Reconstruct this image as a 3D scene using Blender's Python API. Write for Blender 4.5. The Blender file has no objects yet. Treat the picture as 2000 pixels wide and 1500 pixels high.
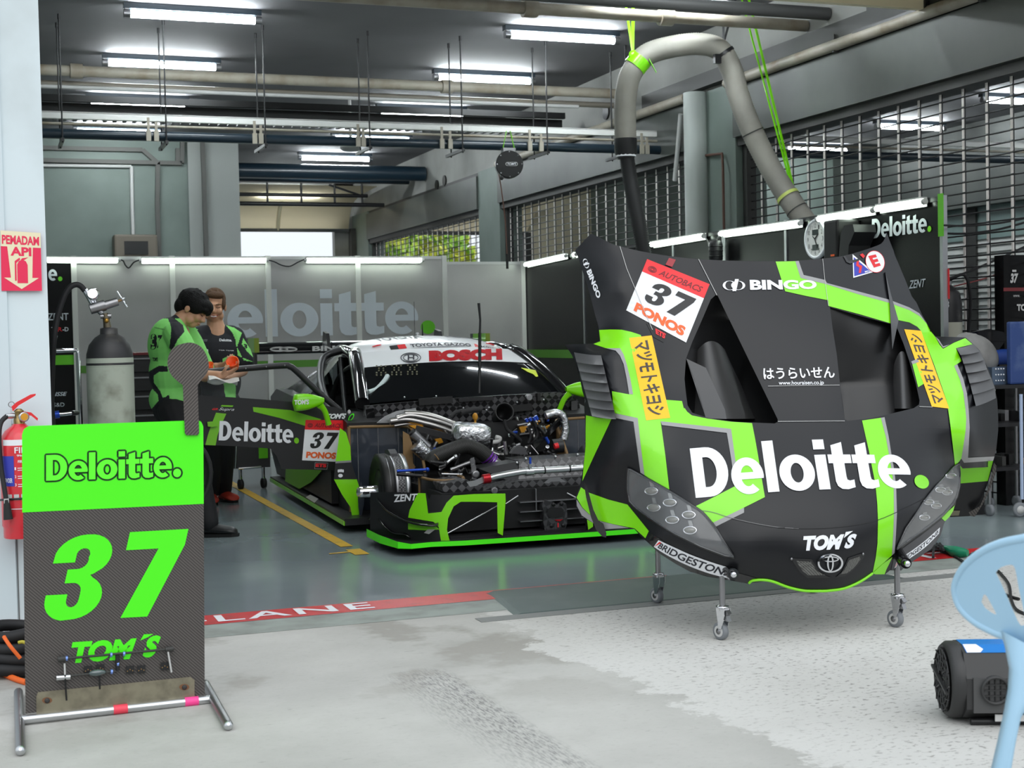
import bpy, bmesh, math, random
import numpy as np
from mathutils import Vector, Matrix
from mathutils.geometry import tessellate_polygon
random.seed(7)
PI = math.pi
S = bpy.context.scene
COL = S.collection

# ------------------------------------------------------------------ camera
YAW, PITCH, ROLL, FPX, CAMH = 0.3555, -0.0336, -0.02185, 2795.0, 1.3
def cam_rot():
    cy, sy, cp, sp = math.cos(YAW), math.sin(YAW), math.cos(PITCH), math.sin(PITCH)
    f = Vector((sy*cp, cy*cp, sp)); r = Vector((cy, -sy, 0)); u = r.cross(f)
    r2 = r*math.cos(ROLL) + u*math.sin(ROLL); u2 = u*math.cos(ROLL) - r*math.sin(ROLL)
    return r2, u2, f
CR, CU, CF = cam_rot()
CPOS = Vector((0, 0, CAMH))
cam_d = bpy.data.cameras.new('camera'); cam = bpy.data.objects.new('camera', cam_d); COL.objects.link(cam)
cam.matrix_world = Matrix(((CR.x, CU.x, -CF.x, 0), (CR.y, CU.y, -CF.y, 0), (CR.z, CU.z, -CF.z, CAMH), (0, 0, 0, 1)))
cam_d.sensor_width = 36.0; cam_d.lens = FPX/2000*36.0; cam_d.clip_start = .05; cam_d.clip_end = 400
cam_d.dof.use_dof = True; cam_d.dof.focus_distance = 7.4; cam_d.dof.aperture_fstop = 6.5
S.camera = cam

# ------------------------------------------------------------------ daylight and exposure
W = bpy.data.worlds.new('overcast_sky'); S.world = W; W.use_nodes = True
wn = W.node_tree.nodes; wl = W.node_tree.links; wn.clear()
wo = wn.new('ShaderNodeOutputWorld'); wb = wn.new('ShaderNodeBackground'); wt = wn.new('ShaderNodeTexCoord'); wx = wn.new('ShaderNodeSeparateXYZ'); wr = wn.new('ShaderNodeValToRGB')
wr.color_ramp.elements[0].position = .0; wr.color_ramp.elements[0].color = (.80, .86, .92, 1); wr.color_ramp.elements[1].position = .9; wr.color_ramp.elements[1].color = (.90, .955, 1.02, 1)
wm = wn.new('ShaderNodeMapRange'); wm.inputs[1].default_value = 0.0; wm.inputs[2].default_value = 0.9; wm.inputs[3].default_value = 1.0; wm.inputs[4].default_value = 1.32
wl.new(wt.outputs['Generated'], wx.inputs[0]); wl.new(wx.outputs['Z'], wr.inputs[0]); wl.new(wx.outputs['Z'], wm.inputs[0]); wl.new(wr.outputs[0], wb.inputs['Color']); wl.new(wm.outputs[0], wb.inputs['Strength'])
wl.new(wb.outputs[0], wo.inputs[0])
S.view_settings.view_transform = 'Standard'; S.view_settings.look = 'None'
S.view_settings.exposure = 0.17; S.view_settings.gamma = 1.0; S.view_settings.use_curve_mapping = False
sun_d = bpy.data.lights.new('veiled_sun', 'SUN'); sun_d.energy = 1.0; sun_d.angle = math.radians(60); sun_d.color = (1, .98, .94)
sun = bpy.data.objects.new('veiled_sun', sun_d); COL.objects.link(sun)
sun.rotation_euler = Vector((0.08, 1.15, -1)).to_track_quat('-Z', 'Y').to_euler()

# ------------------------------------------------------------------ pixel rays of the photograph (2000 x 1500)
def ray(x, y): return CF + CR*((x-1000)/FPX) - CU*((y-750)/FPX)
def AD(x, y, d): return CPOS + ray(x, y)*d                       # point at a view depth
def AZ(x, y, z=0.0): d = ray(x, y); return CPOS + d*((z-CAMH)/d.z)
def AY(x, y, Y): d = ray(x, y); return CPOS + d*(Y/d.y)
def AX(x, y, X): d = ray(x, y); return CPOS + d*(X/d.x)
def onplane(x, y, p, n): d = ray(x, y); return CPOS + d*((p-CPOS).dot(n)/d.dot(n))
def topix(p): q = Vector(p)-CPOS; d = q.dot(CF); return (1000+FPX*q.dot(CR)/d, 750-FPX*q.dot(CU)/d, d)

# ------------------------------------------------------------------ materials
def lin(c): 
    return tuple(((v/255)/12.92 if v/255 <= .04045 else ((v/255+.055)/1.055)**2.4) for v in c)
MATS = {}
def mat(name, rgb=None, rough=.5, metal=0.0, emit=0.0, coat=0.0, alpha=1.0, trans=0.0, spec=None, noise=None, ior=None, bump=None):
    """noise=(scale, rgb2, lo, hi): blends a second colour in by a noise texture (dirt, wear, mottling)"""
    if name in MATS: return MATS[name]
    m = bpy.data.materials.new(name); m.use_nodes = True; MATS[name] = m
    nt = m.node_tree; b = nt.nodes['Principled BSDF']
    c = lin(rgb) + (1,)
    b.inputs['Base Color'].default_value = c; b.inputs['Roughness'].default_value = rough; b.inputs['Metallic'].default_value = metal
    if coat: b.inputs['Coat Weight'].default_value = coat; b.inputs['Coat Roughness'].default_value = .06
    if emit: b.inputs['Emission Color'].default_value = c; b.inputs['Emission Strength'].default_value = emit
    if alpha < 1: b.inputs['Alpha'].default_value = alpha
    if trans: b.inputs['Transmission Weight'].default_value = trans
    if spec is not None: b.inputs['Specular IOR Level'].default_value = spec
    if ior: b.inputs['IOR'].default_value = ior
    if noise or bump:
        tc = nt.nodes.new('ShaderNodeTexCoord')
    if noise:
        t = nt.nodes.new('ShaderNodeTexNoise'); t.inputs['Scale'].default_value = noise[0]; t.inputs['Detail'].default_value = 6
        r = nt.nodes.new('ShaderNodeMapRange'); r.inputs[1].default_value = noise[2]; r.inputs[2].default_value = noise[3]
        x = nt.nodes.new('ShaderNodeMix'); x.data_type = 'RGBA'; x.inputs[6].default_value = c; x.inputs[7].default_value = lin(noise[1])+(1,)
        nt.links.new(tc.outputs['Object'], t.inputs['Vector']); nt.links.new(t.outputs['Fac'], r.inputs[0])
        nt.links.new(r.outputs[0], x.inputs[0]); nt.links.new(x.outputs[2], b.inputs['Base Color'])
    if bump:
        t = nt.nodes.new('ShaderNodeTexNoise'); t.inputs['Scale'].default_value = bump[0]; t.inputs['Detail'].default_value = 4
        bp = nt.nodes.new('ShaderNodeBump'); bp.inputs['Strength'].default_value = bump[1]; bp.inputs['Distance'].default_value = .01
        nt.links.new(tc.outputs['Object'], t.inputs['Vector']); nt.links.new(t.outputs['Fac'], bp.inputs['Height']); nt.links.new(bp.outputs[0], b.inputs['Normal'])
    return m
def check_mat(name, a, b_, scale, rough=.35, rot=(0, 0, 0), coat=0.0, stripes=False):
    """woven carbon look: a checker (or stripe) pattern in object space"""
    if name in MATS: return MATS[name]
    m = mat(name, a, rough, coat=coat); nt = m.node_tree; b = nt.nodes['Principled BSDF']
    tc = nt.nodes.new('ShaderNodeTexCoord'); mp = nt.nodes.new('ShaderNodeMapping'); mp.inputs['Rotation'].default_value = rot
    mp.inputs['Location'].default_value = (.0031, .0043, .0017)
    if stripes:
        t = nt.nodes.new('ShaderNodeTexWave'); t.inputs['Scale'].default_value = scale; x = nt.nodes.new('ShaderNodeMix'); x.data_type = 'RGBA'
        x.inputs[6].default_value = lin(a)+(1,); x.inputs[7].default_value = lin(b_)+(1,)
        nt.links.new(tc.outputs['Object'], mp.inputs[0]); nt.links.new(mp.outputs[0], t.inputs['Vector']); nt.links.new(t.outputs['Fac'], x.inputs[0]); nt.links.new(x.outputs[2], b.inputs['Base Color'])
    else:
        t = nt.nodes.new('ShaderNodeTexChecker'); t.inputs['Scale'].default_value = scale
        t.inputs['Color1'].default_value = lin(a)+(1,); t.inputs['Color2'].default_value = lin(b_)+(1,)
        nt.links.new(tc.outputs['Object'], mp.inputs[0]); nt.links.new(mp.outputs[0], t.inputs['Vector']); nt.links.new(t.outputs['Color'], b.inputs['Base Color'])
    return m
GREEN = mat('lime_green', (128, 222, 12), .32, coat=.3)
NEON = mat('neon_green', (78, 245, 16), .45)
BLK = mat('satin_black', (26, 26, 28), .42)
DBLK = mat('deep_black', (9, 9, 10), .5)
GBLK = mat('gloss_black', (14, 14, 16), .12, coat=.5)
WHT = mat('white_print', (232, 234, 238), .45)
GRY = mat('grey_print', (132, 132, 134), .45)
LGRY = mat('light_grey', (190, 190, 188), .5)
RED = mat('red_print', (222, 30, 38), .45)
ORG = mat('orange_print', (232, 100, 40), .5)
YEL = mat('yellow_print', (248, 192, 22), .5)
BLU = mat('blue_print', (52, 60, 170), .5)
ALU = mat('brushed_aluminium', (200, 202, 204), .32, metal=1.0)
CHR = mat('chrome', (225, 226, 230), .08, metal=1.0)
STEEL = mat('dull_steel', (150, 150, 152), .38, metal=1.0)
RUB = mat('black_rubber', (22, 22, 24), .65)
GRUB = mat('grey_rubber', (120, 124, 128), .6)
CARB = check_mat('carbon_check', (30, 30, 32), (58, 58, 60), 28, .4, (.5, .3, PI/4), coat=.2)
TWILL = check_mat('carbon_twill', (48, 44, 42), (92, 87, 84), 38, .5, (0, PI/4, 0), stripes=True)
TUBE = mat('lit_tube', (243, 252, 255), .4, emit=74.0)
LED = mat('lit_led_strip', (236, 255, 240), .4, emit=12.0)

# ------------------------------------------------------------------ mesh builder
class MB:
    def __init__(s): s.v = []; s.f = []; s.m = []; s.sm = []; s.mats = []
    def mi(s, m):
        if m not in s.mats: s.mats.append(m)
        return s.mats.index(m)
    def add(s, vs, fs, m, smooth=False):
        o = len(s.v); k = s.mi(m); s.v.extend([Vector(p) for p in vs])
        for f in fs: s.f.append([i+o for i in f]); s.m.append(k); s.sm.append(smooth)
        return s
    def box(s, lo, hi, m, M=None, bev=0.0):
        lo, hi = Vector(lo), Vector(hi)
        if bev > 0:
            x = [(lo.x, lo.x+bev), (hi.x-bev, hi.x)]
            bm = bmesh.new(); bmesh.ops.create_cube(bm, size=1)
            for v in bm.verts: v.co = Vector([(lo[i]+hi[i])/2 + v.co[i]*(hi[i]-lo[i]) for i in range(3)])
            bmesh.ops.bevel(bm, geom=bm.edges[:], offset=bev, segments=2, affect='EDGES', profile=.6)
            s.addbm(bm, m, M, smooth=False); bm.free(); return s
        p = [Vector((a, b, c)) for a in (lo.x, hi.x) for b in (lo.y, hi.y) for c in (lo.z, hi.z)]
        if M: p = [M @ q for q in p]
        return s.add(p, [(0, 1, 3, 2), (4, 6, 7, 5), (0, 4, 5, 1), (2, 3, 7, 6), (0, 2, 6, 4), (1, 5, 7, 3)], m)
    def addbm(s, bm, m, M=None, smooth=False):
        bm.verts.index_update()
        return s.add([(M @ v.co) if M else v.co.copy() for v in bm.verts], [[v.index for v in f.verts] for f in bm.faces], m, smooth)
    def bar(s, a, b, w, h, m, up=(0, 0, 1)):
        """rectangular bar from a to b"""
        a, b = Vector(a), Vector(b); d = (b-a).normalized(); up = Vector(up)
        if abs(d.dot(up)) > .98: up = Vector((0, 1, 0))
        x = d.cross(up).normalized(); y = x.cross(d)
        p = [q + x*(i*w/2) + y*(j*h/2) for q in (a, b) for i, j in ((-1, -1), (1, -1), (1, 1), (-1, 1))]
        return s.add(p, [(0, 1, 2, 3), (4, 7, 6, 5), (0, 4, 5, 1), (1, 5, 6, 2), (2, 6, 7, 3), (3, 7, 4, 0)], m)
    def tube(s, pts, r, m, n=10, cap=True, closed=False):
        """tube along a polyline; r a number or one per point"""
        pts = [Vector(p) for p in pts]; N = len(pts); rs = r if isinstance(r, (list, tuple)) else [r]*N
        vs = []; fs = []; prev = None
        for i, p in enumerate(pts):
            if closed: t = pts[(i+1) % N]-pts[i-1]
            else: t = pts[min(i+1, N-1)]-pts[max(i-1, 0)]
            t.normalize()
            if prev is None:
                a = Vector((0, 0, 1)) if abs(t.z) < .9 else Vector((1, 0, 0)); x = t.cross(a).normalized()
            else:
                x = prev - t*prev.dot(t)
                x = x.normalized() if x.length > 1e-6 else t.orthogonal().normalized()
            prev = x; y = t.cross(x)
            for k in range(n):
                a = 2*PI*k/n; vs.append(p + (x*math.cos(a)+y*math.sin(a))*rs[i])
        for i in range(N if closed else N-1):
            j = (i+1) % N
            for k in range(n): fs.append((i*n+k, i*n+(k+1) % n, j*n+(k+1) % n, j*n+k))
        s.add(vs, fs, m, True)
        if cap and not closed:
            s.add(vs[:n], [tuple(range(n))[::-1]], m); s.add(vs[-n:], [tuple(range(n))], m)
        return s
    def cyl(s, a, b, r, m, n=16, r2=None):
        return s.tube([a, b], [r, r if r2 is None else r2], m, n)
    def lathe(s, prof, base, axis, m, n=24, smooth=True):
        """prof: [(radius, height)] along axis from base"""
        axis = Vector(axis).normalized(); base = Vector(base); x = axis.orthogonal().normalized(); y = axis.cross(x)
        vs = []; fs = []
        for r, h in prof:
            for k in range(n):
                a = 2*PI*k/n; vs.append(base + axis*h + (x*math.cos(a)+y*math.sin(a))*max(r, 1e-5))
        for i in range(len(prof)-1):
            for k in range(n): fs.append((i*n+k, i*n+(k+1) % n, (i+1)*n+(k+1) % n, (i+1)*n+k))
        s.add(vs, fs, m, smooth)
        if prof[0][0] > 1e-4: s.add(vs[:n], [tuple(range(n))[::-1]], m)
        if prof[-1][0] > 1e-4: s.add(vs[-n:], [tuple(range(n))], m)
        return s
    def ell(s, c, r, m, M=None, n=16, k=10):
        """ellipsoid"""
        c = Vector(c); r = Vector(r) if not isinstance(r, (int, float)) else Vector((r, r, r)); vs = []; fs = []
        for i in range(k+1):
            t = PI*i/k
            for j in range(n):
                a = 2*PI*j/n; p = Vector((r.x*math.sin(t)*math.cos(a), r.y*math.sin(t)*math.sin(a), r.z*math.cos(t)))
                vs.append(c + (M @ p if M else p))
        for i in range(k):
            for j in range(n): fs.append((i*n+j, (i+1)*n+j, (i+1)*n+(j+1) % n, i*n+(j+1) % n))
        return s.add(vs, fs, m, True)
    def prism(s, poly, fn, d, m, side=None):
        """polygon poly (2D) placed by fn(x, y, h): a plate between h=0 and h=d"""
        n = len(poly); tri = tessellate_polygon([[Vector((p[0], p[1], 0)) for p in poly]])
        top = [fn(x, y, d) for x, y in poly]; bot = [fn(x, y, 0) for x, y in poly]
        s.add(top, [tuple(t) for t in tri], m); s.add(bot, [tuple(t)[::-1] for t in tri], m)
        s.add(bot+top, [(i, (i+1) % n, (i+1) % n+n, i+n) for i in range(n)], side or m); return s
    def grid(s, fn, nu, nv, m, smooth=True, closed_u=False):
        vs = [fn(i/nu, j/nv) for j in range(nv+1) for i in range(nu+1)]
        return s.add(vs, [(j*(nu+1)+i, j*(nu+1)+i+1, (j+1)*(nu+1)+i+1, (j+1)*(nu+1)+i) for j in range(nv) for i in range(nu)], m, smooth)
    def build(s, name, parent=None, loc=None, recalc=True):
        base = Vector(loc) if loc is not None else (root_loc(parent) if parent else Vector((0, 0, 0)))
        me = bpy.data.meshes.new(name); me.from_pydata([p-base for p in s.v], [], s.f)
        for m in s.mats: me.materials.append(m)
        me.polygons.foreach_set('material_index', s.m); me.polygons.foreach_set('use_smooth', s.sm)
        if recalc:
            bm = bmesh.new(); bm.from_mesh(me); bmesh.ops.recalc_face_normals(bm, faces=bm.faces[:]); bm.to_mesh(me); bm.free()
        me.update()
        o = bpy.data.objects.new(name, me); COL.objects.link(o)
        if parent: o.parent = parent
        else: o.location = base
        return o
def root_loc(o):
    while o.parent: o = o.parent
    return o.location.copy()
def tag(o, label=None, cat=None, group=None, kind=None):
    if label: o['label'] = label
    if cat: o['category'] = cat
    if group: o['group'] = group
    if kind: o['kind'] = kind
    return o
def thing(name, label, cat, loc, group=None):
    o = bpy.data.objects.new(name, None); COL.objects.link(o); o.location = Vector(loc); o.empty_display_size = .1
    return tag(o, label, cat, group)
def struct(name, mb, label=None):
    o = mb.build(name); o['kind'] = 'structure'
    if label: o['label'] = label
    return o
def dup(root, loc, label, group=None):
    r = root.copy(); COL.objects.link(r); r.location = Vector(loc); r['label'] = label
    if group: r['group'] = group
    for ch in list(root.children):
        c = ch.copy(); COL.objects.link(c); c.parent = r
        for g in list(ch.children):
            d = g.copy(); COL.objects.link(d); d.parent = c
    return r
def spline(pts, k=8, closed=False):
    """Catmull-Rom through points (tuples of any dimension or Vectors)"""
    P = [Vector(p) for p in pts]; n = len(P); out = []
    for i in range(n if closed else n-1):
        if closed: a, b, c, d = P[i-1], P[i], P[(i+1) % n], P[(i+2) % n]
        else: a, b, c, d = P[max(i-1, 0)], P[i], P[i+1], P[min(i+2, n-1)]
        for j in range(k):
            t = j/k; out.append(.5*((2*b) + (c-a)*t + (2*a-5*b+4*c-d)*t*t + (3*b-a-3*c+d)*t**3))
    if not closed: out.append(P[-1])
    return out

# ------------------------------------------------------------------ lettering
_TX = {}
def text2d(s, bold=0.0, shear=0.0, space=1.0):
    """triangles of a line of text, scaled so that it fills x 0..aspect, y 0..1"""
    key = (s, bold, shear, space)
    if key in _TX: return _TX[key]
    cu = bpy.data.curves.new('txt', 'FONT'); cu.body = s; cu.offset = bold; cu.shear = shear; cu.space_character = space
    cu.resolution_u = 4; cu.fill_mode = 'FRONT' if hasattr(cu, 'fill_mode') else 'BOTH'
    o = bpy.data.objects.new('txt', cu); COL.objects.link(o)
    dg = bpy.context.evaluated_depsgraph_get(); me = bpy.data.meshes.new_from_object(o.evaluated_get(dg))
    vs = [(v.co.x, v.co.y) for v in me.vertices]; fs = [tuple(p.vertices) for p in me.polygons]
    bpy.data.objects.remove(o); bpy.data.curves.remove(cu); bpy.data.meshes.remove(me)
    x0 = min(p[0] for p in vs); x1 = max(p[0] for p in vs); y0 = min(p[1] for p in vs); y1 = max(p[1] for p in vs); h = max(y1-y0, 1e-6)
    r = ([((p[0]-x0)/h, (p[1]-y0)/h) for p in vs], fs, (x1-x0)/h)
    _TX[key] = r; return r
def cut2d(vs, fs, step):
    """slice flat faces by a square grid so that they can follow a curved surface"""
    bm = bmesh.new(); bv = [bm.verts.new((x, y, 0)) for x, y in vs]
    for f in fs:
        try: bm.faces.new([bv[i] for i in f])
        except ValueError: pass
    xs = [p[0] for p in vs]; ys = [p[1] for p in vs]
    for lo, hi, n in ((min(xs), max(xs), (1, 0, 0)), (min(ys), max(ys), (0, 1, 0))):
        k = math.ceil(lo/step+1e-6)
        while k*step < hi-1e-6:
            c = Vector(n)*(k*step); bmesh.ops.bisect_plane(bm, geom=bm.verts[:]+bm.edges[:]+bm.faces[:], plane_co=c, plane_no=n, dist=1e-7); k += 1
    bm.verts.index_update(); r = ([(v.co.x, v.co.y) for v in bm.verts], [[v.index for v in f.verts] for f in bm.faces]); bm.free(); return r
def tri2d(poly):
    t = tessellate_polygon([[Vector((p[0], p[1], 0)) for p in poly]]); return list(poly), [tuple(x) for x in t]
def bil(q, u, v):
    """bilinear over corners q = (top-left, top-right, bottom-right, bottom-left), u right, v up"""
    tl, tr, br, bl = [Vector(p) for p in q]; return (bl*(1-u)+br*u)*(1-v) + (tl*(1-u)+tr*u)*v
def put_text(mb, s, q, m, bold=0.0, shear=0.0, space=1.0, fit=True, lift=None):
    """flat lettering stretched to the four 3D corners q"""
    vs, fs, asp = text2d(s, bold, shear, space); off = Vector(lift) if lift else Vector((0, 0, 0))
    mb.add([bil(q, x/asp, y)+off for x, y in vs], fs, m); return mb
def ring2d(cx, cy, rx, ry, w, n=40, rot=0.0):
    vs = []; 
    for k in range(n):
        a = 2*PI*k/n
        for d in (0, w):
            x = (rx-d)*math.cos(a); y = (ry-d)*math.sin(a); vs.append((cx+x*math.cos(rot)-y*math.sin(rot), cy+x*math.sin(rot)+y*math.cos(rot)))
    return vs, [(2*k, 2*((k+1) % n), 2*((k+1) % n)+1, 2*k+1) for k in range(n)]
def disc2d(cx, cy, rx, ry, n=32, rot=0.0):
    return [(cx+rx*math.cos(2*PI*k/n)*math.cos(rot)-ry*math.sin(2*PI*k/n)*math.sin(rot), cy+rx*math.cos(2*PI*k/n)*math.sin(rot)+ry*math.sin(2*PI*k/n)*math.cos(rot)) for k in range(n)]
def place2d(mb, vsfs, fn, m, smooth=False):
    mb.add([fn(x, y) for x, y in vsfs[0]], vsfs[1], m, smooth); return mb

# the bold word mark: drawn once as outlines on a unit grid (x height .70, cap height 1)
def _arc(cx, cy, rx, ry, a0, a1, n=14): return [(cx+rx*math.cos(math.radians(a0+(a1-a0)*k/n)), cy+ry*math.sin(math.radians(a0+(a1-a0)*k/n))) for k in range(n+1)]
def _strip(outer, inner): return outer+inner, [(i, i+1, len(outer)+i+1, len(outer)+i) for i in range(len(outer)-1)]
def glyph(ch):
    """faces and advance of one letter"""
    if ch == 'D':
        o = [(.0, 1), (.30, 1)]+_arc(.30, .5, .42, .5, 90, -90, 16)+[(0, 0)]
        i = [(.23, .80), (.30, .80)]+_arc(.30, .5, .185, .30, 90, -90, 16)+[(.23, .20)]
        v, f = _strip(o, i); n = len(o); f.append((n-1, 0, n, 2*n-1)); return [(v, f)], .77
    if ch == 'e':
        o = _arc(.33, .36, .33, .37, -52, -349, 30); i = _arc(.33, .36, .135, .21, -52, -340.5, 30); g = [_strip(o, i)]
        o2 = [o[-1], (.66, .36), (.652, .295)]+_arc(.33, .36, .135, .21, 198, 160.5, 4); g.append(tri2d(o2))
        return g, .70
    if ch == 'o':
        o = _arc(.36, .36, .36, .37, 0, 360, 36); i = _arc(.36, .36, .13, .20, 0, 360, 36); return [_strip(o, i)], .76
    if ch == 'l': return [tri2d([(0, 0), (.23, 0), (.23, 1.03), (0, 1.03)])], .28
    if ch == 'i': return [tri2d([(0, 0), (.23, 0), (.23, .71), (0, .71)]), tri2d([(0, .82), (.23, .82), (.23, 1.02), (0, 1.02)])], .27
    if ch == 't': return [tri2d([(.09, .16), (.12, .06), (.2, 0), (.32, -.01), (.47, .03), (.47, .19), (.38, .17), (.33, .19), (.32, .25), (.32, .53), (.47, .53), (.47, .71), (.32, .71), (.32, .97), (.09, .90), (.09, .71), (0, .71), (0, .53), (.09, .53)])], .49
    if ch == '.': return [tri2d(disc2d(.15, .14, .145, .155))], .3
_WM = None
def wordmark():
    """[(vs, fs, is_dot)], aspect: the word scaled to x 0..aspect, y 0..1"""
    global _WM
    if _WM: return _WM
    x = 0; out = []
    for ch in 'Deloitte.':
        g, a = glyph(ch)
        for v, f in g: out.append(([(p[0]+x, p[1]) for p in v], f, ch == '.'))
        x += a
    _WM = (out, x); return _WM
def put_word(mb, q, m, mdot, step=None, fn=None, only=None):
    """the word mark in the four corners q, or through fn(u, v) with u, v in 0..1"""
    g, asp = wordmark()
    for k, (v, f, dot) in enumerate(g):
        if only and k not in only: continue
        if step: v, f = cut2d(v, f, step)
        mb.add([(fn(x/asp, y) if fn else bil(q, x/asp, y)) for x, y in v], f, mdot if dot else m)
    return mb
NUM37 = None
def num37():
    """heavy slanted 37 in x 0..1.55, y 0..1"""
    sl = .2
    A = _arc
    o = ([(.0, .68)] + A(.30, .74, .30, .26, 168, 90, 6) + A(.33, .755, .27, .245, 80, -40, 10) + [(.45, .535), (.42, .525)] + A(.30, .27, .29, .26, 58, -90, 12) + A(.26, .25, .26, .25, -100, -180, 7)
         + [(0, .31), (.225, .31), (.225, .26)] + A(.29, .24, .065, .085, 190, 360, 8) + [(.357, .30)] + A(.26, .335, .097, .105, 10, 90, 5) + [(.17, .44), (.17, .60), (.27, .60)] + A(.27, .70, .10, .10, -80, 20, 5) + [(.372, .76)] + A(.30, .77, .07, .07, 10, 170, 7) + [(.23, .68)])
    s7 = [(.74, 1.0), (1.35, 1.0), (1.35, .82), (1.12, .0), (.84, .0), (1.08, .79), (.74, .79)]
    out = []
    for p in (o, s7): out.append(tri2d([(x+sl*y, y) for x, y in p]))
    return out, 1.55
def put_37(mb, fn, m, step=None):
    g, asp = num37()
    for v, f in g:
        if step: v, f = cut2d(v, f, step)
        mb.add([fn(x/asp, y) for x, y in v], f, m)
    return mb
# ================================================================== SETTING
PAINT = mat('blue_white_paint', (214, 226, 230), .55, noise=(2.5, (196, 206, 208), .45, .75))
GREENWALL = mat('grey_green_paint', (116, 128, 122), .6, noise=(1.5, (104, 116, 110), .4, .7))
UPWALL = mat('dusty_white_wall', (146, 146, 142), .7, noise=(1.2, (118, 118, 114), .4, .75))
CEIL = mat('ceiling_paint', (108, 107, 110), .8, noise=(.7, (96, 95, 98), .4, .7))
HOOD = mat('grey_green_metal', (76, 80, 76), .5, noise=(1.8, (62, 66, 63), .35, .75))
DTRIM = mat('dark_trim', (52, 52, 50), .6)
CREAM = mat('cream_sheet', (226, 216, 186), .5)
def thin_sheet():
    m = mat('translucent_sheet', (232, 220, 190), .5); nt = m.node_tree; o = nt.nodes['Material Output']; t = nt.nodes.new('ShaderNodeBsdfTranslucent'); x = nt.nodes.new('ShaderNodeMixShader')
    t.inputs[0].default_value = lin((236, 222, 188))+(1,); x.inputs[0].default_value = .55; nt.links.new(nt.nodes['Principled BSDF'].outputs[0], x.inputs[1]); nt.links.new(t.outputs[0], x.inputs[2]); nt.links.new(x.outputs[0], o.inputs[0]); return m
SHEET = thin_sheet()
TRUNK = mat('trunking_grey', (88, 88, 84), .6)
PIPEW = mat('dusty_pipe', (166, 160, 146), .5, noise=(4, (140, 128, 110), .45, .7))
BLUEP = mat('dark_blue_paint', (22, 40, 52), .35, coat=.2)
def floor_mat():
    m = mat('painted_floor', (128, 138, 142), .16, spec=.6); nt = m.node_tree; b = nt.nodes['Principled BSDF']; N = nt.nodes.new; L = nt.links.new
    tc = N('ShaderNodeTexCoord'); t = N('ShaderNodeTexNoise'); t.inputs['Scale'].default_value = .55; t.inputs['Detail'].default_value = 5
    r = N('ShaderNodeValToRGB'); r.color_ramp.elements[0].position = .35; r.color_ramp.elements[0].color = lin((118, 128, 134))+(1,)
    r.color_ramp.elements[1].position = .7; r.color_ramp.elements[1].color = lin((136, 149, 150))+(1,)
    mp = N('ShaderNodeMapping'); mp.inputs['Scale'].default_value = (4, 22, 1); t2 = N('ShaderNodeTexNoise'); t2.inputs['Scale'].default_value = 1.0; t2.inputs['Detail'].default_value = 8
    r2 = N('ShaderNodeMapRange'); r2.inputs[1].default_value = .74; r2.inputs[2].default_value = .78
    x = N('ShaderNodeMix'); x.data_type = 'RGBA'; x.inputs[7].default_value = lin((168, 178, 176))+(1,)
    L(tc.outputs['Object'], t.inputs['Vector']); L(t.outputs['Fac'], r.inputs[0]); L(tc.outputs['Object'], mp.inputs[0]); L(mp.outputs[0], t2.inputs['Vector'])
    L(t2.outputs['Fac'], r2.inputs[0]); L(r2.outputs[0], x.inputs[0]); L(r.outputs[0], x.inputs[6]); L(x.outputs[2], b.inputs['Base Color'])
    rr = N('ShaderNodeMapRange'); rr.inputs[3].default_value = .10; rr.inputs[4].default_value = .26; L(t.outputs['Fac'], rr.inputs[0]); L(rr.outputs[0], b.inputs['Roughness'])
    return m
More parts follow.
